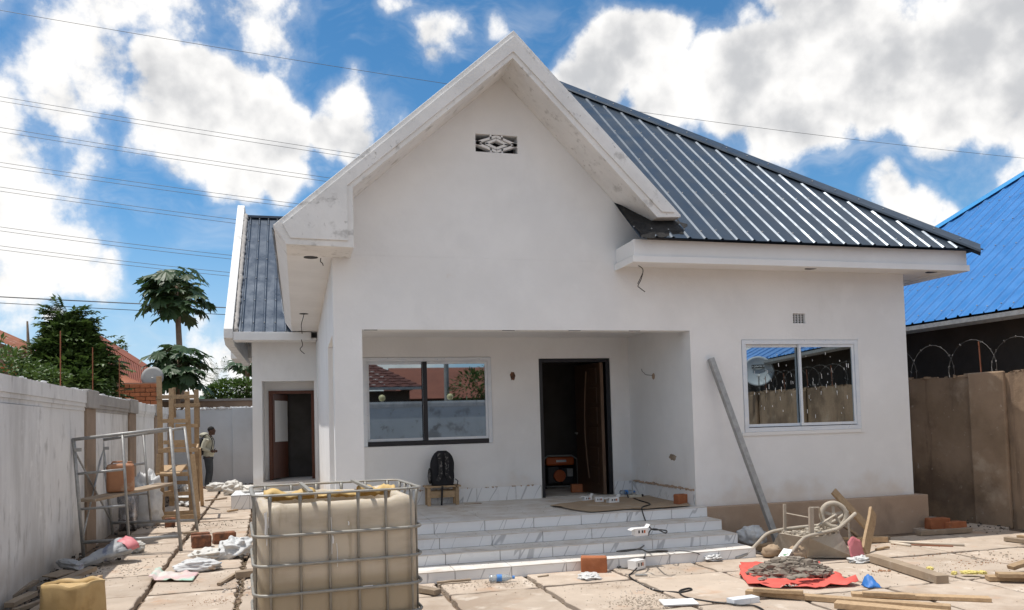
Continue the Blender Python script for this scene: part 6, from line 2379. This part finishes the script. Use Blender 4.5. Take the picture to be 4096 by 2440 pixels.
MB().tube([B4[0], B4[1], B4[2], B4[3], B4[0]], .012, 6).build('tray_rim', M['cemented'], wb)
hn = cr_spline([(5.191, 7.950, -0.007), (5.346, 8.000, 0.100), (5.521, 8.020, 0.250), (5.638, 8.030, 0.294), (5.920, 8.050, 0.329), (6.064, 8.060, 0.361), (6.320, 8.100, 0.506)], 5)
MB().tube(hn, .021, 10).build('handle', M['cemented'], wb, smooth=True)
hf_ = cr_spline([(4.994, 8.570, -0.000), (5.166, 8.580, 0.051), (5.293, 8.580, 0.145), (5.434, 8.580, 0.255), (5.617, 8.590, 0.291), (5.865, 8.600, 0.305), (6.344, 8.620, 0.327), (6.614, 8.620, 0.458)], 5)
MB().tube(hf_, .021, 10).build('handle', M['cemented'], wb, smooth=True)
MB().tube([(4.988, 8.570, -0.001), (5.154, 8.580, 0.044)], .025, 10).build('grip', M['steel'], wb)
MB().bar((5.681, 8.560, 0.601), (5.670, 8.560, 0.286), .035, .02, up=(0, 1, 0)).build('leg', M['cemented'], wb)
MB().bar((5.693, 8.060, 0.609), (5.684, 8.060, 0.311), .055, .03, up=(0, 1, 0)).build('leg', M['cemented'], wb)
MB().tube([(5.694, 8.550, 0.494), (5.670, 8.070, 0.495)], .008, 6).build('leg_brace', M['cemented'], wb)
MB().tube([(5.675, 8.060, 0.610), (5.896, 8.200, 0.585), (5.999, 8.300, 0.449), (6.038, 8.320, 0.305)], .012, 6).build('leg_bar', M['cemented'], wb)
wc = Vector((6.215, 8.360, 0.463))
wn_ = Vector((-.38, -.90, .16)).normalized()
prof = [(.115, -.03), (.15, -.035), (.168, -.02), (.172, 0), (.168, .02), (.15, .035), (.115, .03), (.112, 0), (.115, -.03)]
wh = MB()
wh.lathe(prof, wc, 30, axis=wn_)
wh.f = wh.f[:-2]
wl_o = wh.build('wheel', M['cemented'], wb, smooth=True)
MB().lathe([(.018, -.05), (.028, -.05), (.028, .05), (.018, .05)], wc, 12, axis=wn_).build('hub', M['cemented'], wl_o)
s1 = wn_.cross(Vector((0, 0, 1))).normalized()
s2 = s1.cross(wn_)
for k in range(5):
    a = k * 1.2566 + .3
    MB().bar(wc + (s1 * math.cos(a) + s2 * math.sin(a)) * .02, wc + (s1 * math.cos(a) + s2 * math.sin(a)) * .125, .035, .012, up=wn_).build('spoke', M['cemented'], wl_o)
MB().tube([wc - wn_ * .10, wc + wn_ * .10], .011, 8).build('axle', M['steel'], wb)
MB().bar(wc + wn_ * .09, Vector((5.789, 8.100, 0.389)), .03, .012).build('fork', M['cemented'], wb)
MB().bar(wc - wn_ * .09, Vector((6.214, 8.550, 0.310)), .03, .012).build('fork', M['cemented'], wb)
MB().tube([(6.294, 8.200, 0.432), (6.303, 8.200, 0.132)], .012, 6).build('stay', M['cemented'], wb)
cl_ = MB()
for i in range(120):
    u, v = rs.random(), rs.random()
    p = Vector(T4[0]).lerp(Vector(T4[1]), u).lerp(Vector(T4[3]).lerp(Vector(T4[2]), u), v)
    cl_.rock(p + Vector((0, 0, .012)), rs.uniform(.01, .035), rs)
cl_.build('dried_mortar', M['cemented'], wb, kind='stuff')

# ------------------------------------------------------------------ boards and litter on the right
plank('plank', (6.738, 9.050, 0.673), (7.067, 8.850, 0.211), .13, .03, 'brown plank leaning on the plinth behind the barrow wheel', 'wood', LB, tilt=.6)
plank('plank', (6.930, 8.550, 0.448), (6.472, 8.159, 0.030), .16, .035, 'short wide plank propped upright right of the barrow', 'wood', LB, up=(.3, -1, 0))
plank('plank', (6.252, 7.786, 0.045), (6.031, 6.511, 0.045), .13, .08, 'heavy sawn beam lying diagonally on the right slabs', 'wood_grey', LB)
plank('plank', (4.060, 6.795, 0.030), (5.277, 5.619, 0.030), .10, .045, 'longest plank across the lower right foreground', 'wood', LB)
plank('plank', (4.055, 6.667, 0.075), (4.405, 6.406, 0.075), .06, .035, 'batten lying on top of the longest plank', 'wood', LB)
plank('plank', (4.443, 6.008, 0.050), (5.064, 5.336, 0.050), .13, .05, 'nearest plank cut by the bottom edge at lower right', 'wood', LB)
plank('plank', (4.890, 6.376, 0.025), (5.848, 5.780, 0.025), .11, .035, 'long plank parallel to the nearest one at lower right', 'wood', LB)
plank('plank', (4.886, 6.219, 0.065), (5.236, 5.976, 0.065), .07, .035, 'short board stacked on the left end of another plank', 'wood', LB)
plank('plank', (6.531, 6.479, 0.030), (6.968, 6.247, 0.030), .13, .045, 'plank at the right edge under a shorter board', 'wood', LB)
plank('plank', (6.561, 6.388, 0.075), (6.908, 6.191, 0.075), .12, .04, 'board at the right edge on top of another', 'wood', LB)
plank('plank', (7.066, 6.707, 0.050), (7.338, 6.672, 0.120), .10, .04, 'tilted board behind the pair at the right edge', 'wood', LB)
plank('plank', (8.690, 8.299, 0.030), (8.777, 7.966, 0.030), .09, .05, 'weathered grey plank far right near the wall', 'wood_grey', LB)
plank('plank', (8.617, 8.047, 0.100), (8.673, 7.868, 0.100), .07, .03, 'reddish board on the weathered plank far right', 'wood', LB)
plank('plank', (8.056, 9.070, 0.040), (8.887, 9.054, 0.040), .09, .06, 'grey-ended plank at the corner of the plinth', 'wood_grey', LB)
plank('plank', (6.734, 8.909, 0.050), (7.312, 8.807, 0.050), .11, .07, 'timber block behind the propped plank', 'wood', LB)
plank('plank', (5.481, 8.847, 0.050), (5.756, 8.955, 0.050), .10, .07, 'timber end between the steps and the barrow', 'wood', LB)
plank('plank', (7.535, 9.246, 0.050), (7.603, 9.118, 0.050), .07, .05, 'small bright yellow timber piece by the plinth', 'yellow', LB) if 'yellow' in M else None
plank('plank', (6.640, 8.858, 0.040), (7.439, 8.908, 0.040), .07, .05, 'narrow timber lying behind the barrow by the plinth', 'wood_grey', LB)
plank('plank', (6.803, 8.950, 0.227), (7.047, 8.908, 0.030), .10, .03, 'dark plank sloping down behind the propped plank', 'wood_grey', LB)
plank('stick', (6.754, 8.316, 0.020), (6.983, 8.369, 0.030), .035, .025, 'short stick at the foot of the propped plank', 'wood', LB)
brick_obj((8.793, 9.529, 0.000), (.30, .14, .15), -.1, 'orange brick at the corner of the plinth', 'brick')
brick_obj((8.995, 9.428, -0.000), (.28, .14, .10), .05, 'flatter orange brick beside the plinth corner', 'brick')
M['pvc'] = mat('cream_pipe', (.62, .54, .44), rough=.5)
MB().tube([(7.309, 8.772, 0.020), (7.927, 8.172, 0.020)], .016, 8).build('pipe', M['pvc'], None, smooth=True, label='long cream plastic pipe on the right slabs', cat='pipe')
MB().tube([(7.257, 8.646, 0.020), (7.327, 8.397, 0.020)], .02, 8).build('pipe', M['pvc'], None, smooth=True, label='short cream plastic pipe in front of the long one', cat='pipe')
MB().tube([(7.252, 8.592, 0.012), (7.774, 8.191, 0.012)], .008, 6).build('thin_rod', M['rust_roof'], None, label='thin rusty rod beside the cream pipes', cat='rod')

M['tarp_red'] = mat('red_tarpaulin', (.72, .135, .105), (.64, .10, .08), 5, rough=.6, bump=.004, bscale=12)
tc_ = Vector((4.922, 7.430, 0.000))
outl = [(4.825, 8.187, 0.000), (5.048, 8.059, 0.000), (5.063, 7.931, 0.000), (5.471, 7.784, 0.000), (5.518, 7.704, 0.000), (5.392, 7.364, 0.000), (5.433, 7.213, 0.000), (5.296, 7.091, 0.000), (5.288, 6.734, 0.000), (5.071, 6.754, 0.000), (4.840, 6.760, 0.000), (4.618, 6.874, 0.000), (4.369, 6.954, 0.000), (4.271, 7.085, 0.000), (4.425, 7.484, 0.000), (4.638, 7.881, 0.000)]
ro = []
for i in range(len(outl)):
    p, q = Vector(outl[i]), Vector(outl[(i + 1) % len(outl)])
    for k in range(4):
        ro.append(p.lerp(q, k / 4))
vs, fs = [], []
RN = 7
for j in range(RN + 1):
    k = j / RN
    for i, p in enumerate(ro):
        q = tc_.lerp(p, k)
        edge = max(0, k - .7) / .3
        z = .008 + .085 * edge * max(0, .15 + mnoise.noise(Vector((q.x * 8, q.y * 8, 1)))) + .05 * abs(mnoise.noise(Vector((q.x * 14, q.y * 14, 5)))) * edge
        q = q + Vector((mnoise.noise(Vector((i * .45, 3, 0))), mnoise.noise(Vector((i * .45, 9, 0))), 0)) * (.05 * edge)
        vs.append((q.x, q.y, z))
nn_ = len(ro)
for j in range(RN):
    for i in range(nn_):
        i2 = (i + 1) % nn_
        fs.append((j * nn_ + i, j * nn_ + i2, (j + 1) * nn_ + i2, (j + 1) * nn_ + i))
MB().add(vs, fs).build('tarpaulin', M['tarp_red'], None, smooth=True, solid=.004, label='torn red tarpaulin spread under the mortar rubble', cat='tarpaulin')
M['rubble'] = mat('mortar_rubble', (.27, .235, .195), (.19, .16, .13), 7, rough=1.0, bump=.01, bscale=20, layers=(((.38, .34, .29), 4, .58, .72, .7),))
rbm = MB()
PA, PB_, PC, PD = (Vector(v) for v in ((4.505, 7.554, -0.000), (5.221, 7.048, 0.000), (5.498, 7.568, 0.000), (5.010, 7.955, 0.000)))
ctr = Vector((4.978, 7.513, -0.000))
rg = random.Random(8)
for i in range(900):
    u, v = rg.gauss(.5, .22), rg.gauss(.5, .22)
    if not (0 < u < 1 and 0 < v < 1):
        continue
    p = PA.lerp(PB_, u).lerp(PD.lerp(PC, u), v)
    k = max(0, 1 - ((u - .5) / .5) ** 2) * max(0, 1 - ((v - .5) / .5) ** 2)
    z = .13 * k ** .8
    rbm.rock((p.x, p.y, .015 + z * rg.uniform(.7, 1.05)), rg.choice((.015, .02, .03, .045)) * rg.uniform(.8, 1.2), rg)
rbm.blob((ctr.x, ctr.y, .0), (.40, .24, .11), 30, 16, .4, 4, 5, floor=.01, rotz=-.35, ridge=.3)
rbm.build('rubble_heap', M['rubble'], None, label='heap of grey mortar rubble on the red tarpaulin', cat='rubble', kind='stuff')
for i, (p, s_, rz_) in enumerate((((4.759, 6.939, 0.100), .16, .3), ((4.649, 6.943, 0.090), .11, 1.2), ((4.452, 7.143, 0.060), .10, .6), ((4.893, 7.069, 0.130), .17, -.3), ((5.042, 7.089, 0.070), .12, .2))):
    o = MB().blob((0, 0, 0), (s_ * .6, s_ * .4, .018), 14, 8, .35, 2.5, i * 3, rotz=rz_).build('mortar_flake', M['rubble'], None, smooth=False, label=('largest flat mortar flake in the middle of the rubble', 'mortar flake left of the largest one', 'mortar flake at the left of the rubble heap', 'flake at the back of the rubble heap', 'flake at the right of the rubble heap')[i], cat='mortar flake', group='mortar flakes')
    o.location = p
wcd = MB()
ca, cb2, cc2, cd2 = (Vector(v) for v in ((5.194, 8.000, 0.091), (5.256, 7.920, 0.073), (5.373, 7.980, 0.161), (5.313, 8.060, 0.169)))
wcd.add([ca, cb2, cc2, cd2], [(0, 1, 2, 3)])
card = thing('white_card', (5.348, 8.115, 0.000), 'folded white card with green print propped on the barrow handle', 'card', world=True)
wcd.build('upper_panel', M['plastic_white'], card, solid=.004)
MB().add([ca, cb2, Vector((5.228, 7.952, 0.030)), Vector((5.064, 7.931, 0.020))], [(0, 1, 2, 3)]).build('lower_panel', M['plastic_white'], card, solid=.004)
M['green_ink'] = mat('green_ink', (.03, .22, .06), rough=.5)
nr_ = (cb2 - ca).cross(cd2 - ca).normalized()
if nr_.y > 0:
    nr_ = -nr_
for u, v, w_, h_ in ((.50, .38, .12, .06), (.64, .40, .04, .10), (.76, .46, .03, .12), (.55, .26, .10, .03)):
    p = ca.lerp(cb2, u).lerp(cd2.lerp(cc2, u), v) + nr_ * .004
    ex, ey = (cb2 - ca) * w_, (cd2 - ca) * h_
    MB().add([p - ex - ey, p + ex - ey, p + ex + ey, p - ex + ey], [(0, 1, 2, 3)]).build('print', M['green_ink'], card)
MB().blob((0, 0, .08), (.12, .08, .10), 14, 10, .4, 3, 2, floor=.0).build('paper_bag', M['card'], None, smooth=True, label='crumpled brown paper under the barrow handle', cat='paper').location = (5.476, 8.058, 0.000)
MB().blob((0, 0, .06), (.12, .08, .08), 14, 10, .4, 3, 6, floor=.0).build('paper_bag', M['card'], None, smooth=True, label='torn brown paper at the left end of the barrow', cat='paper').location = (5.419, 8.480, 0.000)
lump('plastic_bag', (5.584, 9.388, 0.000), (5.920, 9.485, 0.000), .30, .22, 'white and blue plastic bag in the corner by the plinth', 'sack_blue', 'plastic bag', 41, None, .35, 2.6)
pkc = MB()
pa, pb2 = Vector((6.055, 7.868, 0.010)), Vector((6.305, 7.958, 0.030))
pkc.grid(lambda u, v: tuple(pa.lerp(pb2, u) + Vector((0, .05 * v, .26 * v * (1 - .6 * abs(u - .35)) + .04 * mnoise.noise(Vector((u * 4, v * 4, 3)))))), 8, 8)
pkc.build('plastic_scrap', M['pink'], None, smooth=True, solid=.004, label='pink plastic scrap standing against the barrow tray', cat='plastic scrap')
M['blue_paper'] = mat('blue_plastic', (.035, .17, .50), rough=.5)
bp1 = Vector((5.265, 6.622, 0.010))
bp2 = Vector((5.371, 6.556, 0.010))
bk = MB()
bk.grid(lambda u, v: tuple(bp1.lerp(bp2, u) + Vector((0, .10 * v, .11 * v * math.sin(u * 2.6) + .02 * mnoise.noise(Vector((u * 5, v * 5, 8)))))), 10, 6)
bk.build('plastic_scrap', M['blue_paper'], None, smooth=True, solid=.003, label='crumpled bright blue scrap right of the red tarpaulin', cat='plastic scrap')
lump('plastic_scrap', (5.999, 7.797, -0.000), (6.296, 7.792, 0.000), .16, .06, 'clear plastic scrap beside the propped plank', 'thin_plastic', 'plastic scrap', 43, None, .7, 5)
M['yellow'] = mat('yellow_paper', (.66, .56, .20), rough=.7)
for i, (p, q) in enumerate((((6.358, 7.069, 0.020), (6.386, 7.012, 0.020)), ((6.493, 6.754, 0.020), (6.644, 6.689, 0.020)), ((6.594, 6.628, 0.030), (6.663, 6.624, 0.030)), ((6.387, 6.773, 0.020), (6.418, 6.734, 0.020)))):
    lump('paper_scrap', p, q, .07, .035, ('yellow paper scrap near the heavy beam', 'long torn yellow paper on the right slabs', 'yellow paper scrap at the end of the right planks', 'small yellow paper scrap between two others')[i], 'yellow', 'paper', 51 + i, 'yellow paper scraps', .6, 5, 14, 8)
tl1 = MB().box2((-.18, -.055, 0), (.0, .055, .05)).box2((.003, -.055, 0), (.10, .055, .05))
o = tl1.build('tile_box', M['film'], None, label='pale plastic channel pieces on the front slabs', cat='plastic channel', kind=None)
o.location = (3.906, 6.536, 0.000)
o.rotation_euler = (0, 0, .12)
o = MB().box2((-.16, -.10, 0), (.16, .10, .012)).build('tile_piece', M['plastic_white'], None, label='white tile offcut on the slab at bottom centre right', cat='tile')
o.location = (3.318, 6.714, 0.008)
o.rotation_euler = (.03, 0, -.2)

# ------------------------------------------------------------------ small debris and rubbish, too many to count
M['grit'] = mat('grit', (.46, .39, .32), (.36, .30, .24), 9, rough=1.0, layers=(((.45, .40, .34), 7, .55, .65, .8),))
M['sawdust'] = mat('red_chips', (.42, .22, .12), (.34, .17, .09), 9, rough=1.0)
M['dark_litter'] = mat('dark_litter', (.10, .085, .07), (.055, .048, .042), 8, rough=1.0, layers=(((.22, .19, .15), 5, .6, .7, .7),))
M['leaf_litter'] = mat('dry_litter', (.34, .27, .18), (.22, .165, .11), 9, rough=1.0)
rd = random.Random(77)


def scatter(name, m, spots, label, flat=1.0):
    mb = MB()
    for (c, sx, sy, n, r0, r1) in spots:
        for i in range(n):
            x, y = c[0] + rd.gauss(0, sx), c[1] + rd.gauss(0, sy)
            r_ = r0 + (r1 - r0) * rd.random() ** 2.2
            r_ *= .52
            mb.rock((x, y, c[2] + r_ * .3), r_, rd)
    mb.build(name, m, None, label=label, cat='debris', kind='stuff')


scatter('grit', M['grit'], [((3.103, 6.876, 0.000), .22, .16, 520, .006, .016), ((1.670, 8.267, 0.000), .35, .12, 240, .005, .014), ((2.175, 8.148, 0.000), .2, .08, 120, .005, .014), ((4.075, 7.580, 0.000), .30, .2, 200, .005, .014), ((2.874, 7.886, 0.000), .5, .25, 200, .004, .012),
                           ((6.221, 7.200, 0.000), .5, .3, 160, .006, .02), ((5.888, 6.136, 0.000), .8, .4, 160, .005, .016), ((-2.164, 10.795, 0.000), .4, .4, 220, .006, .02), ((-1.062, 9.636, 0.000), .5, .6, 200, .005, .014), ((-2.204, 12.365, 0.000), .4, .6, 160, .006, .02), ((3.692, 8.327, 0.000), .4, .12, 160, .004, .012),
                           ((3.2, 9.15, .228), 1.2, .05, 60, .004, .010), ((3.2, 9.5, .355), 1.2, .05, 60, .004, .010), ((3.0, 8.75, .108), 1.2, .07, 90, .004, .012), ((3.6, 10.6, .487), .9, .4, 90, .004, .010), ((7.779, 7.424, 0.000), .3, .2, 60, .01, .03), ((.0, 14.5, 0), .5, 3.0, 320, .006, .022), ((-1.2, 17, 0), .6, 3.0, 320, .006, .025)],
        'grey grit and pebbles scattered over the slabs')
scatter('wood_chips', M['sawdust'], [((7.303, 8.588, 0.000), .35, .12, 260, .006, .018), ((6.975, 8.059, 0.000), .4, .2, 160, .005, .014), ((7.206, 7.297, 0.000), .25, .10, 200, .004, .012), ((5.985, 7.274, 0.000), .06, .03, 40, .008, .02), ((-0.809, 8.488, 0.000), .10, .10, 200, .003, .009), ((7.056, 8.785, -0.000), .15, .1, 60, .008, .02)],
        'reddish wood chips and brick dust on the slabs')
ll = [((wx(y) + .30, y, .0), .14, .4, 90, .015, .055) for y in (8.4, 9.0, 9.6, 10.2, 10.9, 11.6, 12.3)]
scatter('wall_foot_litter', M['dark_litter'], ll + [((-2.367, 15.217, 0.000), .3, .12, 150, .008, .03), ((-2.231, 13.833, 0.000), .35, .1, 150, .006, .022), ((-1.673, 15.259, 0.000), .35, .2, 160, .006, .02), ((-3.1, 20, 0), .15, 3, 160, .02, .06), ((-2.4, 25.6, 0), .8, .2, 120, .02, .06), ((9.3, 10.5, 0), .3, .8, 90, .01, .04), ((9.6, 9.2, 0), .1, .6, 60, .01, .04)],
        'dark rubbish and charred bits along the foot of the left wall')
scatter('joint_litter', M['leaf_litter'], [((-.62 - .036 * (y - 8.4), y, -.02), .07, .3, 46, .012, .04) for y in (7.8, 8.4, 9.0, 9.6, 10.2, 10.8)] + [((1.40, 8.0, -.02), .03, .4, 40, .008, .02), ((2.38, 7.8, -.02), .03, .4, 40, .008, .02)],
        'dry straw and plaster scraps caught in the slab joints')
M['plaster_dust'] = mat('plaster_crumbs', (.62, .57, .52), rough=1.0)
scatter('plaster_crumbs', M['plaster_dust'], [((4.078, 7.682, 0.000), .30, .10, 200, .003, .010), ((3.313, 7.357, 0.000), .2, .05, 60, .006, .016), ((-0.579, 9.128, 0.000), .15, .3, 90, .008, .028), ((4.550, 6.800, 0.050), .06, .02, 30, .006, .016), ((-2.068, 10.606, 0.000), .25, .15, 60, .006, .018)],
        'white plaster crumbs on the front slabs')

# ------------------------------------------------------------------ man standing by the rear wall, seen from his right side
M['skin'] = mat('dark_brown_skin', (.085, .042, .026), (.070, .034, .021), 9, rough=.5)
M['hair'] = mat('black_hair', (.010, .009, .008), rough=.8)
M['hoodie'] = mat('cream_hoodie', (.50, .485, .385), (.43, .415, .325), 5, rough=.9, bump=.004, bscale=16)
M['jeans'] = mat('dark_jeans', (.050, .058, .065), (.035, .040, .046), 7, rough=.9, bump=.004, bscale=18, layers=(((.16, .17, .17), 5, .58, .74, .6),))
M['sandal'] = mat('brown_sandal', (.10, .055, .035), rough=.7)
pz = (-2.495, 24.500, 0.074)
man = thing('person', (pz[0], 24.5, .0), 'man in cream hoodie and dark jeans standing in profile by the rear wall', 'person', rotz=rad(-6))


def limb(mb, pts, rs_, seg=12, flat=1.0):
    mb.tube(cr_spline(pts, 5), [rs_[0] + (rs_[-1] - rs_[0]) * i / (5 * (len(pts) - 1)) if len(rs_) == 2 else
                                rs_[min(i // 5, len(rs_) - 2)] + (rs_[min(i // 5 + 1, len(rs_) - 1)] - rs_[min(i // 5, len(rs_) - 2)]) * ((i % 5) / 5) for i in range(5 * (len(pts) - 1) + 1)], seg, True, flat)


bd = MB()
HX_, HZ_ = .088, 1.655                        # head centre
bd.blob((HX_ - .005, 0, HZ_ + .012), (.098, .076, .105), 20, 16, 0)
bd.blob((HX_ + .035, 0, HZ_ - .055), (.060, .056, .075), 16, 12, 0)      # jaw
bd.blob((HX_ + .100, 0, HZ_ - .012), (.020, .016, .026), 10, 8, 0)       # nose
bd.blob((HX_ + .088, 0, HZ_ - .058), (.020, .028, .014), 10, 8, 0)       # lips
bd.blob((HX_ + .080, 0, HZ_ + .035), (.020, .055, .016), 10, 8, 0)       # brow
bd.blob((HX_ + .070, 0, HZ_ - .100), (.030, .030, .022), 10, 8, 0)       # chin
for sy in (-1, 1):
    bd.blob((HX_ - .005, .078 * sy, HZ_ - .008), (.020, .010, .032), 10, 8, 0)  # ear
limb(bd, [(.02, 0, 1.40), (.035, 0, 1.48), (.06, 0, 1.58)], [.058, .050], 14)
limb(bd, [(0, 0, .90), (-.005, 0, 1.08), (-.005, 0, 1.28), (.012, 0, 1.44)], [.12, .11, .13, .09], 16)
for sy in (-1, 1):
    y = .085 * sy
    limb(bd, [(0, y, .92), (.012, y, .70), (.02, y * .95, .50), (-.01, y * .95, .28), (-.045, y * .95, .07)], [.082, .070, .056, .052, .036], 12)
    bd.blob((-.02 + (.0 if sy < 0 else -.06), y * .95, .035), (.125, .042, .036), 14, 8, 0)
    sh, el, wr_ = Vector((-.01, .185 * sy, 1.41)), Vector((-.105, .235 * sy, 1.16)), Vector((.095, .175 * sy, 1.075))
    limb(bd, [sh, (sh + el) / 2 + Vector((-.01, 0, 0)), el], [.050, .042, .036], 12)
    limb(bd, [el, (el + wr_) / 2, wr_], [.036, .032, .024], 12)
    # palm and fingers gripping the pack strap
    bd.blob(wr_ + Vector((.045, -.02 * sy, -.012)), (.045, .024, .040), 12, 8, 0)
    for k, (dz, ln) in enumerate(((.026, .060), (.008, .068), (-.010, .062), (-.028, .050))):
        b0 = wr_ + Vector((.075, -.02 * sy, -.012 + dz))
        bd.tube([b0, b0 + Vector((ln * .55, -.012 * sy, -.004)), b0 + Vector((ln * .75, -.035 * sy, -.010)), b0 + Vector((ln * .45, -.050 * sy, -.014))], [.0105, .010, .009, .008], 7)
    b0 = wr_ + Vector((.03, -.022 * sy, .022))
    bd.tube([b0, b0 + Vector((.03, -.018 * sy, .028)), b0 + Vector((.055, -.022 * sy, .030))], [.012, .0105, .009], 7)
bd.build('body', M['skin'], man, remesh=.0075)
MB().blob((HX_ - .014, 0, HZ_ + .036), (.099, .079, .090), 20, 12, .0).build('hair', M['hair'], man, smooth=True)
ey = MB()
for sy in (-1, 1):
    MB().blob((HX_ + .083, .032 * sy, HZ_ + .012), (.010, .012, .009), 10, 8, 0).build('eye', M['hair'], man, smooth=True)
hd = MB()
limb(hd, [(0, 0, .90), (-.005, 0, 1.02), (-.01, 0, 1.25), (0, 0, 1.40), (.02, 0, 1.485)], [.150, .150, .158, .140, .075], 20, .95)
hd.blob((0, 0, 1.38), (.12, .20, .09), 16, 12, .02)
hd.blob((.02, 0, 1.02), (.15, .165, .12), 16, 12, .03)
for sy in (-1, 1):
    sh, el, wr_ = Vector((-.01, .185 * sy, 1.41)), Vector((-.110, .238 * sy, 1.155)), Vector((.080, .180 * sy, 1.075))
    limb(hd, [sh, (sh + el) / 2 + Vector((-.015, 0, 0)), el], [.078, .068, .060], 14)
    limb(hd, [el, (el + wr_) / 2, wr_], [.060, .052, .042], 14)
hd.build('hoodie', M['hoodie'], man, remesh=.011)
hood = MB()
hood.blob((-.115, 0, 1.535), (.135, .125, .075), 18, 12, .12, 2, 3)
hood.blob((-.02, 0, 1.49), (.10, .11, .055), 16, 10, .08, 2, 4)
hood.build('hood', M['hoodie'], man, remesh=.012)
tr_ = MB()
limb(tr_, [(-.005, 0, .94), (-.01, 0, .84)], [.148, .150], 18, .95)
for sy in (-1, 1):
    y = .080 * sy
    limb(tr_, [(-.005, y, .88), (.010, y, .70), (.022, y * .95, .50), (-.005, y * .95, .28), (-.040, y * .95, .09)], [.108, .098, .086, .082, .072], 14)
tr_.build('trousers', M['jeans'], man, remesh=.011)
for sy in (-1, 1):
    MB().blob((-.02 + (.0 if sy < 0 else -.06), .081 * sy, .018), (.135, .050, .020), 14, 8, 0, floor=.002).build('sandal', M['sandal'], man, smooth=True)
# his backpack
bk_ = thing('backpack', (pz[0] - .20, 24.5, .98), 'plain black backpack worn by the standing man', 'backpack', rotz=rad(-6))
vb_ = MB()
vb_.blob((-.015, 0, .22), (.115, .16, .255), 22, 16, .06, 2, 3, power=.75)
vb_.blob((-.10, 0, .15), (.055, .13, .15), 16, 12, .06, 2, 5, power=.75)
vb_.build('body', M['black_cloth'], bk_, remesh=.012)
for sy in (-1, 1):
    y = .115 * sy
    pts = cr_spline([(.06, y, .46), (.15, y, .56), (.26, y * 1.02, .52), (.335, y * 1.05, .38), (.325, y * 1.1, .22), (.30, y * 1.2, .12)], 4)
    mb = MB()
    for p, q in zip(pts[:-1], pts[1:]):
        mb.bar(p, q, .045, .014, up=(0, 1, 0))
    mb = MB().tube(pts, .022, 8, True, .5)
    mb.build('strap', M['black_cloth'], bk_, smooth=True)
